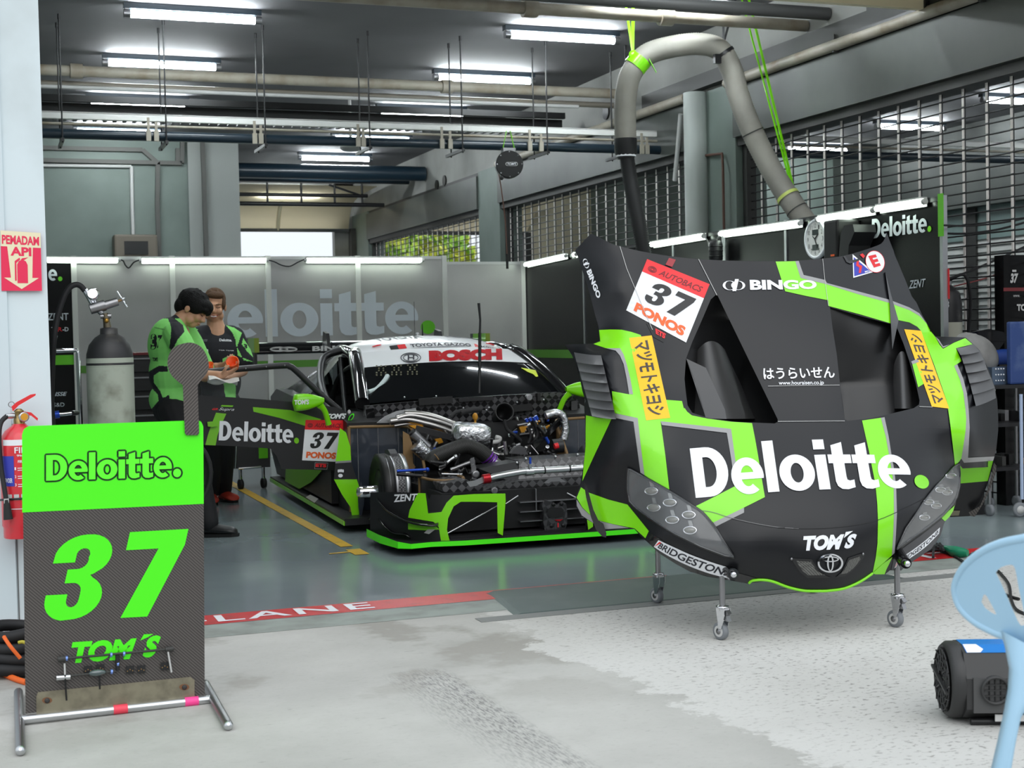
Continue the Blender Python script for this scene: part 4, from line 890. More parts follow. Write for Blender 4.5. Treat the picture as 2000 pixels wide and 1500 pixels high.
# electric warning triangle and E roundel
def Q6(x, y): return (1500+.24*x, 440+.24*y)
patch(b, R6([(688, 235), (860, 380), (694, 428)]), WHT, L2); patch(b, R6([(697, 258), (838, 377), (702, 415)]), BLU, L2+.0006)
patch(b, R6([(722, 285), (742, 285), (738, 318), (766, 330), (756, 388), (738, 388), (744, 345), (718, 328)]), RED, L3); patch(b, R6([(748, 240), (770, 228), (790, 250), (775, 268)]), RED, L3)
cx, cy = Q6(872, 296); patch(b, disc2d(cx, cy, 18.5, 22, 28, -.35), RED, L3); patch(b, disc2d(cx, cy, 17.6, 21, 28, -.35), WHT, L3+.0006)
ctext('E', R6([(815, 250), (878, 236), (918, 328), (862, 345)]), RED, .05, 0, 1, L3+.0014)
ctext('MFG', R6([(788, 372), (830, 364), (832, 378), (790, 386)]), WHT, .02)
# tyre maker's lettering along the lower edges
def arc_text(s, top, bot, m, outline, u0=.0, bold=.02):
    T_, B_ = sm(top, 6), sm(bot, 6)
    def at(P, u):
        k = min(u, .9999)*(len(P)-1); i = int(k); t = k-i; return (P[i][0]*(1-t)+P[i+1][0]*t, P[i][1]*(1-t)+P[i+1][1]*t)
    def fn(u, v, l): a_, c_ = at(T_, u), at(B_, u); return clamP(c_[0]*(1-v)+a_[0]*v, c_[1]*(1-v)+a_[1]*v, l)
    v, f = cut2d([(0, 0), (1, 0), (1, 1), (0, 1)], [(0, 1, 2, 3)], .04); b.add([fn(x, y, L2) for x, y in v], f, outline)
    w_, f, asp = text2d(s, bold, .12); w_, f = cut2d(w_, f, .5); b.add([fn(u0+.03+(.96-u0-.03)*x/asp, .16+.66*y, L3) for x, y in w_], f, m)
    v, f = cut2d([(.01, .12), (.05, .86), (.10, .86), (.02, .12)], [(0, 1, 2, 3)], .2); b.add([fn(x, y, L3) for x, y in v], f, RED)
INK = mat('navy_ink', (24, 26, 40), .5)
arc_text('BRIDGESTONE', [(1286, 1055), (1310, 1066), (1350, 1084), (1395, 1100), (1436, 1112)], [(1277, 1068), (1302, 1084), (1342, 1104), (1385, 1120), (1424, 1130)], INK, WHT, .05)
arc_text('BRIDGESTONE', [(1752, 1094), (1780, 1076), (1808, 1055), (1836, 1030)], [(1747, 1110), (1778, 1090), (1808, 1068), (1834, 1042)], INK, WHT, .05)
b.build('bodyshell', clam)
# nose emblem, vents, bottom trim
b = MB(); ce = clamP(1622, 1100, .012)
fn = lambda x, y: clamP(1622+x*25, 1100-y*18.5, .012)
for rx, ry, cx, cy, w_ in ((1, 1, 0, 0, .15), (.66, .30, 0, .42, .11), (.26, .86, 0, .0, .12)):
    v, f = ring2d(cx, cy, rx, ry, w_, 36); v0 = [fn(x, y) for x, y in v]; v1 = [clamP(1622+x*25, 1100-y*18.5, .002) for x, y in v]; b.add(v0, f, CHR)
b.build('emblem', clam)
for pl, nm in ((R8([(108, 1290), (150, 1296), (270, 1300), (300, 1345), (330, 1400), (400, 1440), (440, 1452), (240, 1455), (180, 1410), (125, 1330)]), 'l'), (R8([(690, 1250), (700, 1280), (660, 1340), (600, 1400), (545, 1440), (470, 1450), (520, 1400), (550, 1340), (570, 1290)]), 'r')):
    b = MB(); patch(b, pl, mat('vent_frame', (30, 30, 31), .5), .004)
    cx = sum(p[0] for p in pl)/len(pl); cy = sum(p[1] for p in pl)/len(pl); patch(b, [(cx+(x-cx)*.72, cy+(y-cy)*.72) for x, y in pl], check_mat('mesh_check', (14, 14, 14), (120, 120, 116), 260, .5), .0055)
    b.ell(clamP(pl[0][0], pl[0][1]+2, .006), .006, STEEL, n=6, k=4); b.build('nose_vent', clam)
b = MB(); b.tube([clamP(x, y, .004) for x, y in sm([(1463, 1139), (1470, 1134), (1490, 1132.6), (1510, 1136), (1540, 1147), (1570, 1153.6), (1600, 1154.4), (1620, 1153.6), (1650, 1149), (1680, 1136), (1704, 1120)], 6)], .006, GREEN, 8); b.build('lip_trim', clam)
# ducts: floors fall away behind the opening, with fins
def duct(poly, deep, fin, hump, name='air_duct'):
    b = MB(); m = mat('duct_black', (22, 22, 23), .32)
    x0 = min(p[0] for p in poly); x1 = max(p[0] for p in poly); y0 = min(p[1] for p in poly); y1 = max(p[1] for p in poly)
    cx, cy = (x0+x1)/2, (y0+y1)/2
    def fl(x, y, l=0): return clamP(x, y, -deep(x, y)+l)
    v, f = tri2d(poly); v, f = cut2d(v, f, 8.0); b.add([fl(x, y) for x, y in v], f, m, True)
    n = len(poly); A_ = [clamP(*p) for p in poly]; B_ = [fl(*p) for p in poly]; b.add(A_+B_, [(i, (i+1) % n, (i+1) % n+n, i+n) for i in range(n)], m)
    b.build(name, clam)
    b = MB(); b.grid(lambda u, v: hump(u, v), 12, 16, mat('duct_grey', (62, 62, 62), .4)); b.build('wheel_hump', clam)
    b = MB(); fin(b); b.build('duct_fin', clam)
def deepL(x, y): return .012+.26*max(0, min(1, (x-1340+ (y-574)*.25)/150))*max(0, min(1, (y-566)/60))
def humpL(u, v):
    x = 1352+u*(75+v*52); y = 700+v*118-(1-(2*u-1)**2)*34*(1-v); 
    if u > .98: pass
    return clamP(x, y, -(.05+.17*abs(2*u-.8)**2))
def finL(b):
    P = R5([(1085, 1085), (1245, 1160), (1400, 1500)])+R7([(1412, 160), (1245, 155)]); 
    v, f = tri2d(P); v, f = cut2d(v, f, 8); b.add([clamP(x, y, -.006) for x, y in v], f, mat('fin_grey', (66, 66, 67), .35), True)
    E = R5([(1085, 1085), (1165, 1290)])+R7([(1245, 155)]); b.add([clamP(x, y, -.006) for x, y in E]+[clamP(x+4, y, -.2) for x, y in E], [(0, 1, 4, 3), (1, 2, 5, 4)], DBLK)
duct(DUCT_L, deepL, finL, humpL)
def deepR(x, y): return .012+.24*max(0, min(1, (y-600)/150))*max(0, min(1, 1.1-(x-1625)/260))
def humpR(u, v):
    x = 1742+u*40+v*4; y = 686+v*112+((2*u-1)**2)*40*(1-v); return clamP(x, min(y, 806), -(.02+.16*(2*u-1)**2))
def finR(b):
    P = R6([(955, 385), (985, 520), (1005, 620), (1060, 770), (1062, 780), (1000, 1000), (985, 900), (990, 700), (960, 450)])
    P = R6([(955, 380), (1000, 560), (1062, 775), (1012, 1010), (1000, 800), (990, 620)])
    v, f = tri2d(P); v, f = cut2d(v, f, 8); b.add([clamP(x, y, .014) for x, y in v], f, GBLK, True)
    E = R6([(955, 380), (990, 620), (1000, 800), (1012, 1010)]); b.add([clamP(x, y, .014) for x, y in E]+[clamP(x, y, -.05) for x, y in E], [(i, i+1, i+5, i+4) for i in range(3)], GBLK)
duct(DUCT_R, deepR, finR, humpR)
# lamps
LAMPG = mat('lamp_housing', (58, 57, 56), .3, coat=.6)
def lamp(poly, lenses, tubes):
    t = MB(); patch(t, poly, LAMPG, .003); pl = [clamP(x, y, .006) for x, y in poly]; t.tube(pl, .006, GBLK, 6, closed=True); o = t.build('headlight', clam)
    cov = MB(); patch(cov, poly, mat('lamp_cover', (200, 205, 210), .04, alpha=.12, spec=.8), .03, 9); cov.build('lamp_cover', o)
    for (x, y, rx, ry), tb in zip(lenses, tubes):
        s = plane_d(x, y)/FPX; l = MB(); n_ = (clamP(x+4, y)-clamP(x-4, y)).cross(clamP(x, y+4)-clamP(x, y-4)).normalized()
        if n_.dot(CF) > 0: n_ = -n_
        ux = (CR*(-.15)).normalized() if 0 else CR
        pts = lambda u, v, k: clamP(x+rx*u, y+ry*v, .006+.018*k)
        l.grid(lambda a, c: (lambda r, th: pts(r*math.cos(th), r*math.sin(th), math.sqrt(max(0, 1-r*r))))(c, a*2*PI), 18, 5, mat('lens_glass', (120, 119, 112), .06, coat=1.0)); 
        l.tube([pts(math.cos(k*PI/9), math.sin(k*PI/9), .1) for k in range(18)], .0035, CHR, 6, closed=True)
        v, f = tri2d(tb); l.add([clamP(px, py, .005) for px, py in v], f, mat('reflector', (150, 150, 148), .2, metal=.6)); l.build('lamp_lens', o)
HL = sm(R7([(612, 560), (700, 608), (830, 680), (1000, 778), (1130, 862), (1215, 920), (1290, 1005), (1345, 1080), (1410, 1190), (1478, 1288)]), 3)+R7([(1400, 1275), (1200, 1200), (1000, 1100), (860, 1015), (780, 965), (680, 890), (622, 830), (604, 740), (604, 640)])
ls = [(800, 745), (820, 880), (950, 840), (970, 980), (1105, 940), (1115, 1065)]
lens = [(1080+.24*x, 780+.24*y, 12.6, 6.8) for x, y in ls]
lamp(HL, lens, [[(x-4, y-19), (x+3, y-19), (x+7, y-6), (x-1, y-6)] for x, y, _, _ in lens])
HR = R8([(1470, 520), (1476, 600), (1474, 700), (1455, 790), (1420, 850), (1340, 940), (1200, 1050), (1080, 1135), (960, 1225), (975, 1190), (1040, 1050), (1110, 950), (1180, 840), (1290, 700), (1380, 600), (1430, 545)])
ls = [(1405, 620), (1320, 735), (1375, 755), (1225, 835), (1285, 865), (1190, 960)]; lens = [(1520+.24*x, 780+.24*y, 10, 5) for x, y in ls]
lamp(HR, lens, [[(x-4, y-9), (x+4, y-11), (x+7, y-4), (x-2, y-3)] for x, y, _, _ in lens])
# wing top louvres
def louvres(rows, name):
    b = MB(); m = mat('louvre_grey', (92, 92, 94), .36)
    for i in range(len(rows)-1):
        (l0, r0), (l1, r1) = rows[i], rows[i+1]
        def fn(u, v): 
            x = (l0[0]*(1-u)+r0[0]*u)*(1-v)+(l1[0]*(1-u)+r1[0]*u)*v; y = (l0[1]*(1-u)+r0[1]*u)*(1-v)+(l1[1]*(1-u)+r1[1]*u)*v+5*u*(1-u)
            return clamP(x, y+1.5*v, .004+.042*v**1.5)
        b.grid(fn, 8, 5, m)
        e = [fn(k/8, 1) for k in range(9)]; x_ = [((l1[0]*(1-k/8)+r1[0]*k/8), (l1[1]*(1-k/8)+r1[1]*k/8)+5*k/8*(1-k/8)) for k in range(9)]
        b.add(e+[clamP(x, y, .001) for x, y in x_], [(k, k+1, k+10, k+9) for k in range(8)], DBLK)
        for u in (0, 1):
            s_ = [fn(u, k/5) for k in range(6)]; c_ = []
            for k in range(6):
                v = k/5; p, q = (l0, l1) if u == 0 else (r0, r1); c_.append(clamP(p[0]*(1-v)+q[0]*v, p[1]*(1-v)+q[1]*v, .001))
            b.add(s_+c_, [(k, k+1, k+7, k+6) for k in range(5)], DBLK)
    b.build(name, clam)
louvres([((1121+5.0*i, 688+17.6*i), (1174+4.2*i, 694+17.6*i)) for i in range(8)], 'wing_louvre')
louvres([((1868, 680), (1901, 672)), ((1876, 692), (1914, 685)), ((1882, 709), (1922, 702)), ((1888, 727), (1928, 720)), ((1894, 747), (1936, 738)), ((1900, 769), (1943, 756)), ((1906, 792), (1945, 776))], 'wing_louvre')
# lower flank of the far wing
def flankP(x, y, l=0): return AD(x, y, plane_d(1905, 905)+clam_e(1905, 900)+.16+(y-905)*.0022-(x-1900)*.0006-l)
b = MB(); FL = [(1872, 902), (1940, 900), (1934, 929), (1928, 948), (1913.6, 979), (1894, 1008), (1856, 1010), (1845, 1000)]
v, f = tri2d(FL); b.add([flankP(x, y) for x, y in v], f, SHELL); b.add([flankP(x, y, -.015) for x, y in v], [t[::-1] for t in f], LINER)
v, f = tri2d(R8([(1475, 520), (1748, 500), (1705, 665), (1478, 685)])); b.add([flankP(x, y, .003) for x, y in v], f, G_)
v, f = tri2d(R8([(1400, 905), (1480, 905), (1470, 945), (1400, 948)])); b.add([flankP(x, y, .003) for x, y in v], f, mat('worn_edge', (120, 118, 96), .7)); b.build('wing_flank', clam)
b = MB(); cn = R8([(1755, 515), (1775, 540), (1770, 600), (1720, 740), (1660, 860), (1600, 955), (1565, 950), (1550, 920), (1640, 870), (1700, 740), (1740, 600)]); n = len(cn)
b.prism(cn, lambda x, y, h: flankP(x, y, .03+h), .012, TWILL); b.build('dive_plane', clam)
b = MB(); cn = R7([(250, 670), (275, 700), (300, 790), (330, 900), (370, 985), (410, 1010), (435, 1090), (432, 1125), (400, 1115), (350, 1060), (310, 960), (270, 800)])
b.prism(cn, lambda x, y, h: AD(x, y, plane_d(1150, 930)+clam_e(1150, 930)-.04-h), .012, GBLK); b.build('dive_plane', clam)
for poly, m in ((R5([(945, 265), (1000, 280), (970, 340), (915, 320)]), mat('red_tape', (150, 14, 30), .25)), (R6([(655, 290), (735, 272), (745, 285), (670, 312), (640, 300), (612, 250), (628, 248)]), GBLK)):
    b = MB(); patch(b, poly, m, .006); patch(b, poly, m, .001); b.build('bonnet_catch', clam)
# trolley
tr = thing('bodywork_trolley', 'steel castor trolley carrying the upright black and green front bodywork', 'trolley', (3.3, 5.7, 0))
feet = [(2.905, 5.312), (3.703, 5.207), (3.03, 6.175), (3.83, 6.07)]
tops = [.315, .325, .42, .42]
for (x, y), tz, br in zip(feet, tops, (1, 1, 0, 0)):
    b = MB(); b.tube([(x-.01, y+.0, .14), (x-.01, y, tz)], .0125, STEEL, 14); b.lathe([(.018, 0), (.028, .004), (.028, .01), (.015, .014)], (x-.01, y, .135), (0, 0, 1), CHR, 18); p = b.build('post', tr)
    a_ = Vector((.30, -.95, 0)).normalized(); sx = Vector((.95, .3, 0))
    b = MB()
    for s_ in (-1, 1):
        q = [(-.028, .0), (.02, .0), (.012, -.05), (.008, -.088), (-.008, -.088), (-.028, -.03)]
        b.prism(q, lambda u, v, h: Vector((x-.01, y, .137))+a_*u*-1+Vector((0, 0, v))+sx*(s_*.017+h*s_), .003, CHR)
    b.box((x-.03, y-.02, .128), (x+.012, y+.02, .137), CHR)
    if br: b.prism([(-.018, -.012), (.03, -.006), (.042, -.02), (.03, -.03), (.04, -.052), (.02, -.05), (.01, -.02)], lambda u, v, h: Vector((x-.01, y, .137))+a_*u+Vector((0, 0, v))+sx*(h-.012), .024, STEEL)
    b.build('castor_fork', p)
    b = MB(); c = Vector((x-.01, y, .0375))-a_*.012
    b.lathe([(.012, -.014), (.030, -.014), (.0375, -.009), (.0375, .009), (.030, .014), (.012, .014)], c, sx, GRUB, 24); b.lathe([(.001, -.0165), (.013, -.016), (.013, .016), (.001, .0165)], c, sx, STEEL, 14); b.lathe([(.022, -.0145), (.024, -.0147), (.024, .0147), (.022, .0145)], c, sx, LGRY, 20); b.build('castor_wheel', p)
b = MB()
for i, j in ((2, 3),): b.bar((feet[i][0]-.01, feet[i][1], .43), (feet[j][0]-.01, feet[j][1], .43), .03, .03, STEEL)
for i, j in ((0, 2), (1, 3)): b.tube([(feet[i][0]-.01, feet[i][1]+.01, .31), (feet[i][0], feet[i][1]+.12, .36), (feet[i][0], feet[i][1]+.3, .43), (feet[j][0]-.01, feet[j][1], .43)], .014, STEEL, 10)
b.bar((3.3, 6.12, .43), (3.42, 6.2, 1.25), .03, .03, STEEL); b.build('frame', tr)
for (x, y, px, py) in ((feet[0][0]-.01, feet[0][1], 1433, 1122), (feet[1][0]-.01, feet[1][1], 1772, 1101)):
    pr = AD(px, py, 5.92 if px < 1600 else 6.05); b = MB(); b.tube([(x, y, .30), (x+.0, y, .335), pr+CF*.05, pr+CF*.02], [.02, .026, .027, .024], GBLK, 14); b.ell(pr, .014, CHR, n=14, k=8); b.build('support_cup', tr)
# ================================================================== RACE CAR (front bodywork off), standing square in the garage
CO = Vector((3.25, 8.3, 0)); LU = Vector((.999, -.04, 0)); LV = Vector((.04, .999, 0))
def K(u, v, z): return CO + LU*u + LV*v + Vector((0, 0, z))
def E(px, py, v): r = ray(px, py); return CPOS + r*((v-(CPOS-CO).dot(LV))/r.dot(LV))
def EP(l, v): return [E(x, y, v) for x, y in l]
car = thing('race_car', 'black, white and lime green racing coupe with its front bodywork removed and door open', 'race car', K(0, 2, 0))
CWHITE = mat('roof_white', (232, 234, 236), .25, coat=.2)
FOIL = mat('foil', (206, 208, 210), .25, metal=1.0, bump=(40, .9)); KEV = mat('kevlar_edge', (128, 100, 62), .6); HEAT = mat('header_steel', (178, 176, 174), .28, metal=1.0)
AMBER = mat('amber_plastic', (214, 150, 40), .4); PURP = mat('purple_anodised', (120, 50, 170), .3, metal=.6); BLUA = mat('blue_anodised', (40, 80, 190), .3, metal=.5); REDA = mat('red_anodised', (170, 24, 36), .3, metal=.5)
LINE = mat('liner_sheet', (40, 46, 56), .25, noise=(5, (62, 68, 78), .4, .75), coat=.3)
CARB2 = check_mat('carbon_big_check', (26, 26, 28), (88, 88, 90), 27, .36, (0, PI/4, 0), coat=.2)
def plate(mb, px, v, m, d=.01, dv=0.0):
    """flat plate traced at station v, leaning by dv per metre of height"""
    P = EP(px, v)
    if dv: P = [E(x, y, v+dv*(p.z-.5)) for (x, y), p in zip(px, P)]
    n = len(P); Q = [p+LV*d for p in P]; tri = tessellate_polygon([P])
    mb.add(P, [tuple(t) for t in tri], m); mb.add(Q, [tuple(t) for t in tri], m); mb.add(P+Q, [(i, (i+1) % n, (i+1) % n+n, i+n) for i in range(n)], m)
# --- chassis, floor and skirts
b = MB(); b.box((-.62, .05, .10), (.62, 1.7, .34), DBLK, Matrix.Translation(CO) @ Matrix((LU, LV, Vector((0, 0, 1)))).transposed().to_4x4())
MC = Matrix.Translation(CO) @ Matrix((LU, LV, Vector((0, 0, 1)))).transposed().to_4x4()
b.box((-.60, 1.58, .10), (.60, 1.7, .80), DBLK, MC); b.box((-.86, 1.7, .10), (.86, 4.4, .42), DBLK, MC); b.build('chassis', car)
b = MB(); b.box((-1.04, 1.0, .055), (1.04, 4.3, .10), BLK, MC)
b.box((-1.045, 1.0, .055), (-1.03, 4.3, .085), GREEN, MC); b.box((1.03, 1.0, .055), (1.045, 4.3, .085), GREEN, MC); b.build('floor_tray', car)
for sgn in (-1, 1):
    b = MB()   # rear quarter and sill side
    prof = [(1.75, .12), (1.75, .40), (2.6, .42), (3.0, .62), (3.3, .84), (4.2, .88), (4.55, .8), (4.6, .3), (4.3, .12)]
    b.prism([(v, z) for v, z in prof], lambda v, z, h: K(sgn*(.98-h), v, z), .2, BLK); b.build('side_panel', car)
b = MB(); b.prism([(3.2, .5), (3.2, .84), (4.3, .9), (4.6, .84), (4.62, .4)], lambda v, z, h: K(-.8+h, v, z), 1.6, BLK); b.build('rear_body', car)
# --- splitter and bumper
sp_ = [(-1.01, .45), (-1.0, .12), (-.95, -.14), (-.88, -.19), (-.75, -.165), (-.55, -.20), (0, -.205), (.55, -.20), (.75, -.165), (.88, -.19), (.95, -.14), (1.0, .12), (1.01, .45), (.8, .7), (-.8, .7)]
b = MB(); b.prism(sp_, lambda u, v, h: K(u, v, .052+h), .018, BLK); b.build('splitter', car)
b = MB(); e = [K(u, v-.004, .062) for u, v in sp_[:13]]; n = len(e)
up = [p+Vector((0, 0, .016+(.022 if i in (0, 1, 11, 12) else .012 if i in (2, 10) else 0))) for i, p in enumerate(e)]; dn = [p-Vector((0, 0, .012)) for p in e]
b.add(up+dn, [(i, i+1, n+i+1, n+i) for i in range(n-1)], NEON); bk = [p+LV*.01 for p in up]; b.add(up+bk, [(i, i+1, n+i+1, n+i) for i in range(n-1)], NEON); b.build('splitter_lip', car)
def vb(u): a = max(0, (abs(u)-.56)/.44); return -.10+.48*a*a
def BP(px, py, l=0.0, mir=1):
    v = .0
    for _ in range(8):
        p = E(px, py, v); u = (p-CO).dot(LU); v = vb(u)
    p = E(px, py, v-l); u = (p-CO).dot(LU); return K(u*mir, (p-CO).dot(LV), p.z)
CORN = [(723, 962), (745, 961), (760, 961), (800, 962), (832, 963), (840, 980), (862, 985), (886, 968), (925, 965), (967, 964), (987, 964), (987.5, 978), (985, 1010), (982, 1046), (972, 1041), (971.5, 1010), (971, 981), (935, 980), (900, 980), (886, 989), (875, 1013), (873, 1035), (878, 1056), (840, 1057), (800, 1057), (755, 1053), (740, 1048), (723, 1040)]
for sgn, nm in ((1, 'left in picture'), (-1, 'right')):
    b = MB(); f_ = lambda x, y, l=0: BP(x, y, l, sgn)
    v, f = tri2d(CORN); v, f = cut2d(v, f, 9.0); b.add([f_(x, y) for x, y in v], f, BLK, True); b.add([f_(x, y, -.02) for x, y in v], [t[::-1] for t in f], BLK, True)
    n = len(CORN); b.add([f_(x, y) for x, y in CORN]+[f_(x, y, -.02) for x, y in CORN], [(i, (i+1) % n, (i+1) % n+n, i+n) for i in range(n)], BLK)
    for pl in ([(816, 963), (831, 963.5), (834, 985), (836, 1002), (846, 1019), (797, 1011), (800, 996), (810, 975)],
               [(834, 1003), (862, 1000), (872, 982), (886, 968), (925, 965), (967, 964), (987, 964), (987.5, 978), (985, 1010), (982, 1046), (972, 1041), (971.5, 1010), (971, 981), (935, 980), (900, 980), (886, 989), (875, 1013), (873, 1035), (878, 1056), (861, 1056), (857, 1030), (850, 1022), (842, 1016)],
               [(797, 1022), (850, 1026), (858, 1034), (835, 1036), (797, 1034)]):
        patch(b, pl, GREEN, .003, 9.0, f_)
    patch(b, [(842, 966), (884, 967), (868, 984), (858, 998), (835, 999), (834, 985)], DBLK, .002, 9, f_); patch(b, [(835, 1034), (850, 1034), (838, 1043), (828, 1041)], LGRY, .004, 9, f_)
    v, f, asp = text2d('ZENT', .03, .08); q = [(768, 966), (816, 964), (813, 977), (769, 981)]
    if sgn == 1: b.add([f_(*pq(x/asp, y, q), .004) for x, y in v], f, WHT)
    b.build('bumper_corner', car)
    for k, (P, wd) in enumerate(([((735, 972), .0), ((760, 996), .05), ((800, 1016), .075), ((840, 1022), .06), ((856, 1020), .02)], [((738, 1010), .0), ((765, 1036), .04), ((790, 1040), .045), ((800, 1046), .02)])[0:2] and [[((735, 972), .0), ((760, 996), .05), ((800, 1016), .075), ((840, 1022), .06), ((856, 1020), .02)], .03], ) if 0 else enumerate((([(735, 972), (760, 996), (800, 1016), (840, 1022), (856, 1020)], .07), ([(738, 1012), (765, 1036), (790, 1040), (802, 1046)], .045))):
        b = MB(); S_ = sm(P, 6); N_ = len(S_); a0 = [f_(x, y, .0) for x, y in S_]; a1 = [f_(x, y, wd*math.sin(PI*min(1, (i+1)/N_*.9)))+Vector((0, 0, -.012)) for i, (x, y) in enumerate(S_)]
        b.add(a0+a1+[p-Vector((0, 0, .008)) for p in a0+a1], [(i, i+1, N_+i+1, N_+i) for i in range(N_-1)]+[(2*N_+i, 3*N_+i, 3*N_+i+1, 2*N_+i+1) for i in range(N_-1)]+[(N_+i, N_+i+1, 3*N_+i+1, 3*N_+i) for i in range(N_-1)], GBLK, True); b.build('canard', car)
b = MB(); b.box((-.6, .35, .07), (.6, .4, .36), DBLK, MC); b.box((-.6, -.05, .07), (.6, .4, .085), BLK, MC)
b.build('intake_back', car)
b = MB()
for z in (.14, .20, .26): b.box((-.13, .0, z), (.62, .25, z+.006), STEEL, MC)
b.box((-.02, .02, .2), (-.014, .2, .34), STEEL, MC); b.build('intake_vane', car)
for P in (EP([(874, 1042), (972, 988)], -.03), EP([(988, 984), (1012, 968)], .05), [K(.55, -.03, .1), K(.2, .05, .3)]): b = MB(); b.tube(P, .005, ALU, 6); b.build('stay_rod', car)
b = MB()   # carbon nose tower
T_ = [(1058, 985), (1066, 978), (1080, 980), (1088, 986), (1098, 979), (1106, 984), (1108, 1000), (1108, 1022), (1104, 1034), (1064, 1036), (1061, 1020), (1062, 1000)]
P = EP(T_, -.02); tri = tessellate_polygon([P]); b.add(P, [tuple(t) for t in tri], CARB); n = len(P); Q = [p+LV*.2 for p in P]; b.add(P+Q, [(i, (i+1) % n, (i+1) % n+n, i+n) for i in range(n)], CARB, True)
b.prism([(1069, 997), (1073, 992), (1096, 991), (1101, 996), (1101, 1005), (1097, 1010), (1074, 1011), (1069, 1006)], lambda x, y, h: E(x, y, -.022-h), .006, DBLK)
for x, y in ((1081, 985), (1097, 984), (1077, 1027), (1100, 1026)): b.lathe([(.012, 0), (.012, .006), (.001, .006)], E(x, y, -.022), -LV, DBLK, 10)
b.prism([(1083, 1015), (1100, 1014), (1094, 1018), (1088, 1018)], lambda x, y, h: E(x, y, -.023-h), .003, REDA); b.prism([(1089, 1021), (1091, 1021), (1091, 1030), (1089, 1030)], lambda x, y, h: E(x, y, -.023-h), .003, RED)
b.tube(EP([(1084, 984), (1082, 950)], .08), .022, CARB, 14); b.build('nose_tower', car)
# --- front structure
b = MB(); plate(b, [(940, 960), (962, 952), (1010, 940), (1142, 930), (1142, 958), (1000, 964), (975, 975), (960, 985), (948, 975)], .12, CARB2, .3)
b.build('front_bulkhead', car)
b = MB(); P = [E(1014, 901, .28), E(1142, 890, .28), E(1142, 935, .22), E(1012, 945, .22)]; Q = [E(985, 893, .75), E(1142, 884, .75), E(1142, 915, .75), E(985, 925, .75)]
b.add(P+Q, [(0, 1, 2, 3), (4, 7, 6, 5), (0, 4, 5, 1), (1, 5, 6, 2), (2, 6, 7, 3), (3, 7, 4, 0)], CARB2)
P = [E(935, 915, .4), E(1012, 902, .28), E(1012, 947, .22), E(950, 945, .4)]; b.add(P+[p+LV*.2 for p in P], [(0, 1, 2, 3), (0, 4, 5, 1), (1, 5, 6, 2), (0, 3, 7, 4)], BLK); b.build('radiator_box', car)
b = MB()
for x, y in ((1027, 896), (1085, 892), (1128, 888), (1010, 904)): b.ell(E(x, y, .27), .010, ALU, n=8, k=5)
b.build('radiator_bolt', car)
b = MB(); b.tube(spline([E(958, 934, .0), E(972, 930, .0), E(1010, 923, .0), E(1035, 920, .0), E(1090, 917, .0), E(1150, 913, .0)], 6), .021, ALU, 14)
for x, y in ((1032, 920), (1063, 918.5), (1112, 915.5)): p = E(x, y, 0); b.tube([p-LU*.004, p+LU*.004], .024, DBLK, 14)
p = E(1035, 921, 0); b.tube([p-LU*.03, p+LU*.02], .026, ALU, 12); b.tube([p, p+Vector((0, -.01, .05))], .012, ALU, 8); b.tube([p+Vector((0, -.01, .05)), p+Vector((0, -.01, .09))], .008, BLUA, 8); b.build('coolant_pipe', car)
b = MB(); b.tube([E(943, 936, .0), E(957, 934, .0)], [.030, .030], REDA, 14); b.build('pipe_coupling', car)
b = MB(); P = [E(912, 940, .02), E(925, 946, .02), E(943, 931, .02), E(943, 943, .02), E(922, 953, .02)]; b.prism([(911, 941), (928, 938), (943, 931), (945, 942), (930, 949), (918, 951)], lambda x, y, h: E(x, y, .02-h), .03, ALU); b.build('pipe_flange', car)
b = MB(); plate(b, [(862, 945), (912, 937), (930, 948), (944, 951), (942, 962), (866, 961)], .1, CARB2, .3); b.build('carbon_tray', car)
p = E(965, 958, .05); b = MB(); b.lathe([(.022, 0), (.022, .012), (.014, .012)], p, -LV, STEEL, 14); b.lathe([(.014, .004), (.001, .004)], p, -LV, DBLK, 12); b.build('tow_eye', car)
b = MB(); c = E(1083, 938, .02); b.prism([(1062, 943), (1072, 935), (1076, 933), (1092, 932), (1096, 935), (1106, 941), (1096, 942), (1092, 940), (1076, 941), (1072, 944)], lambda x, y, h: E(x, y, .02-h), .03, STEEL); b.build('latch', car)
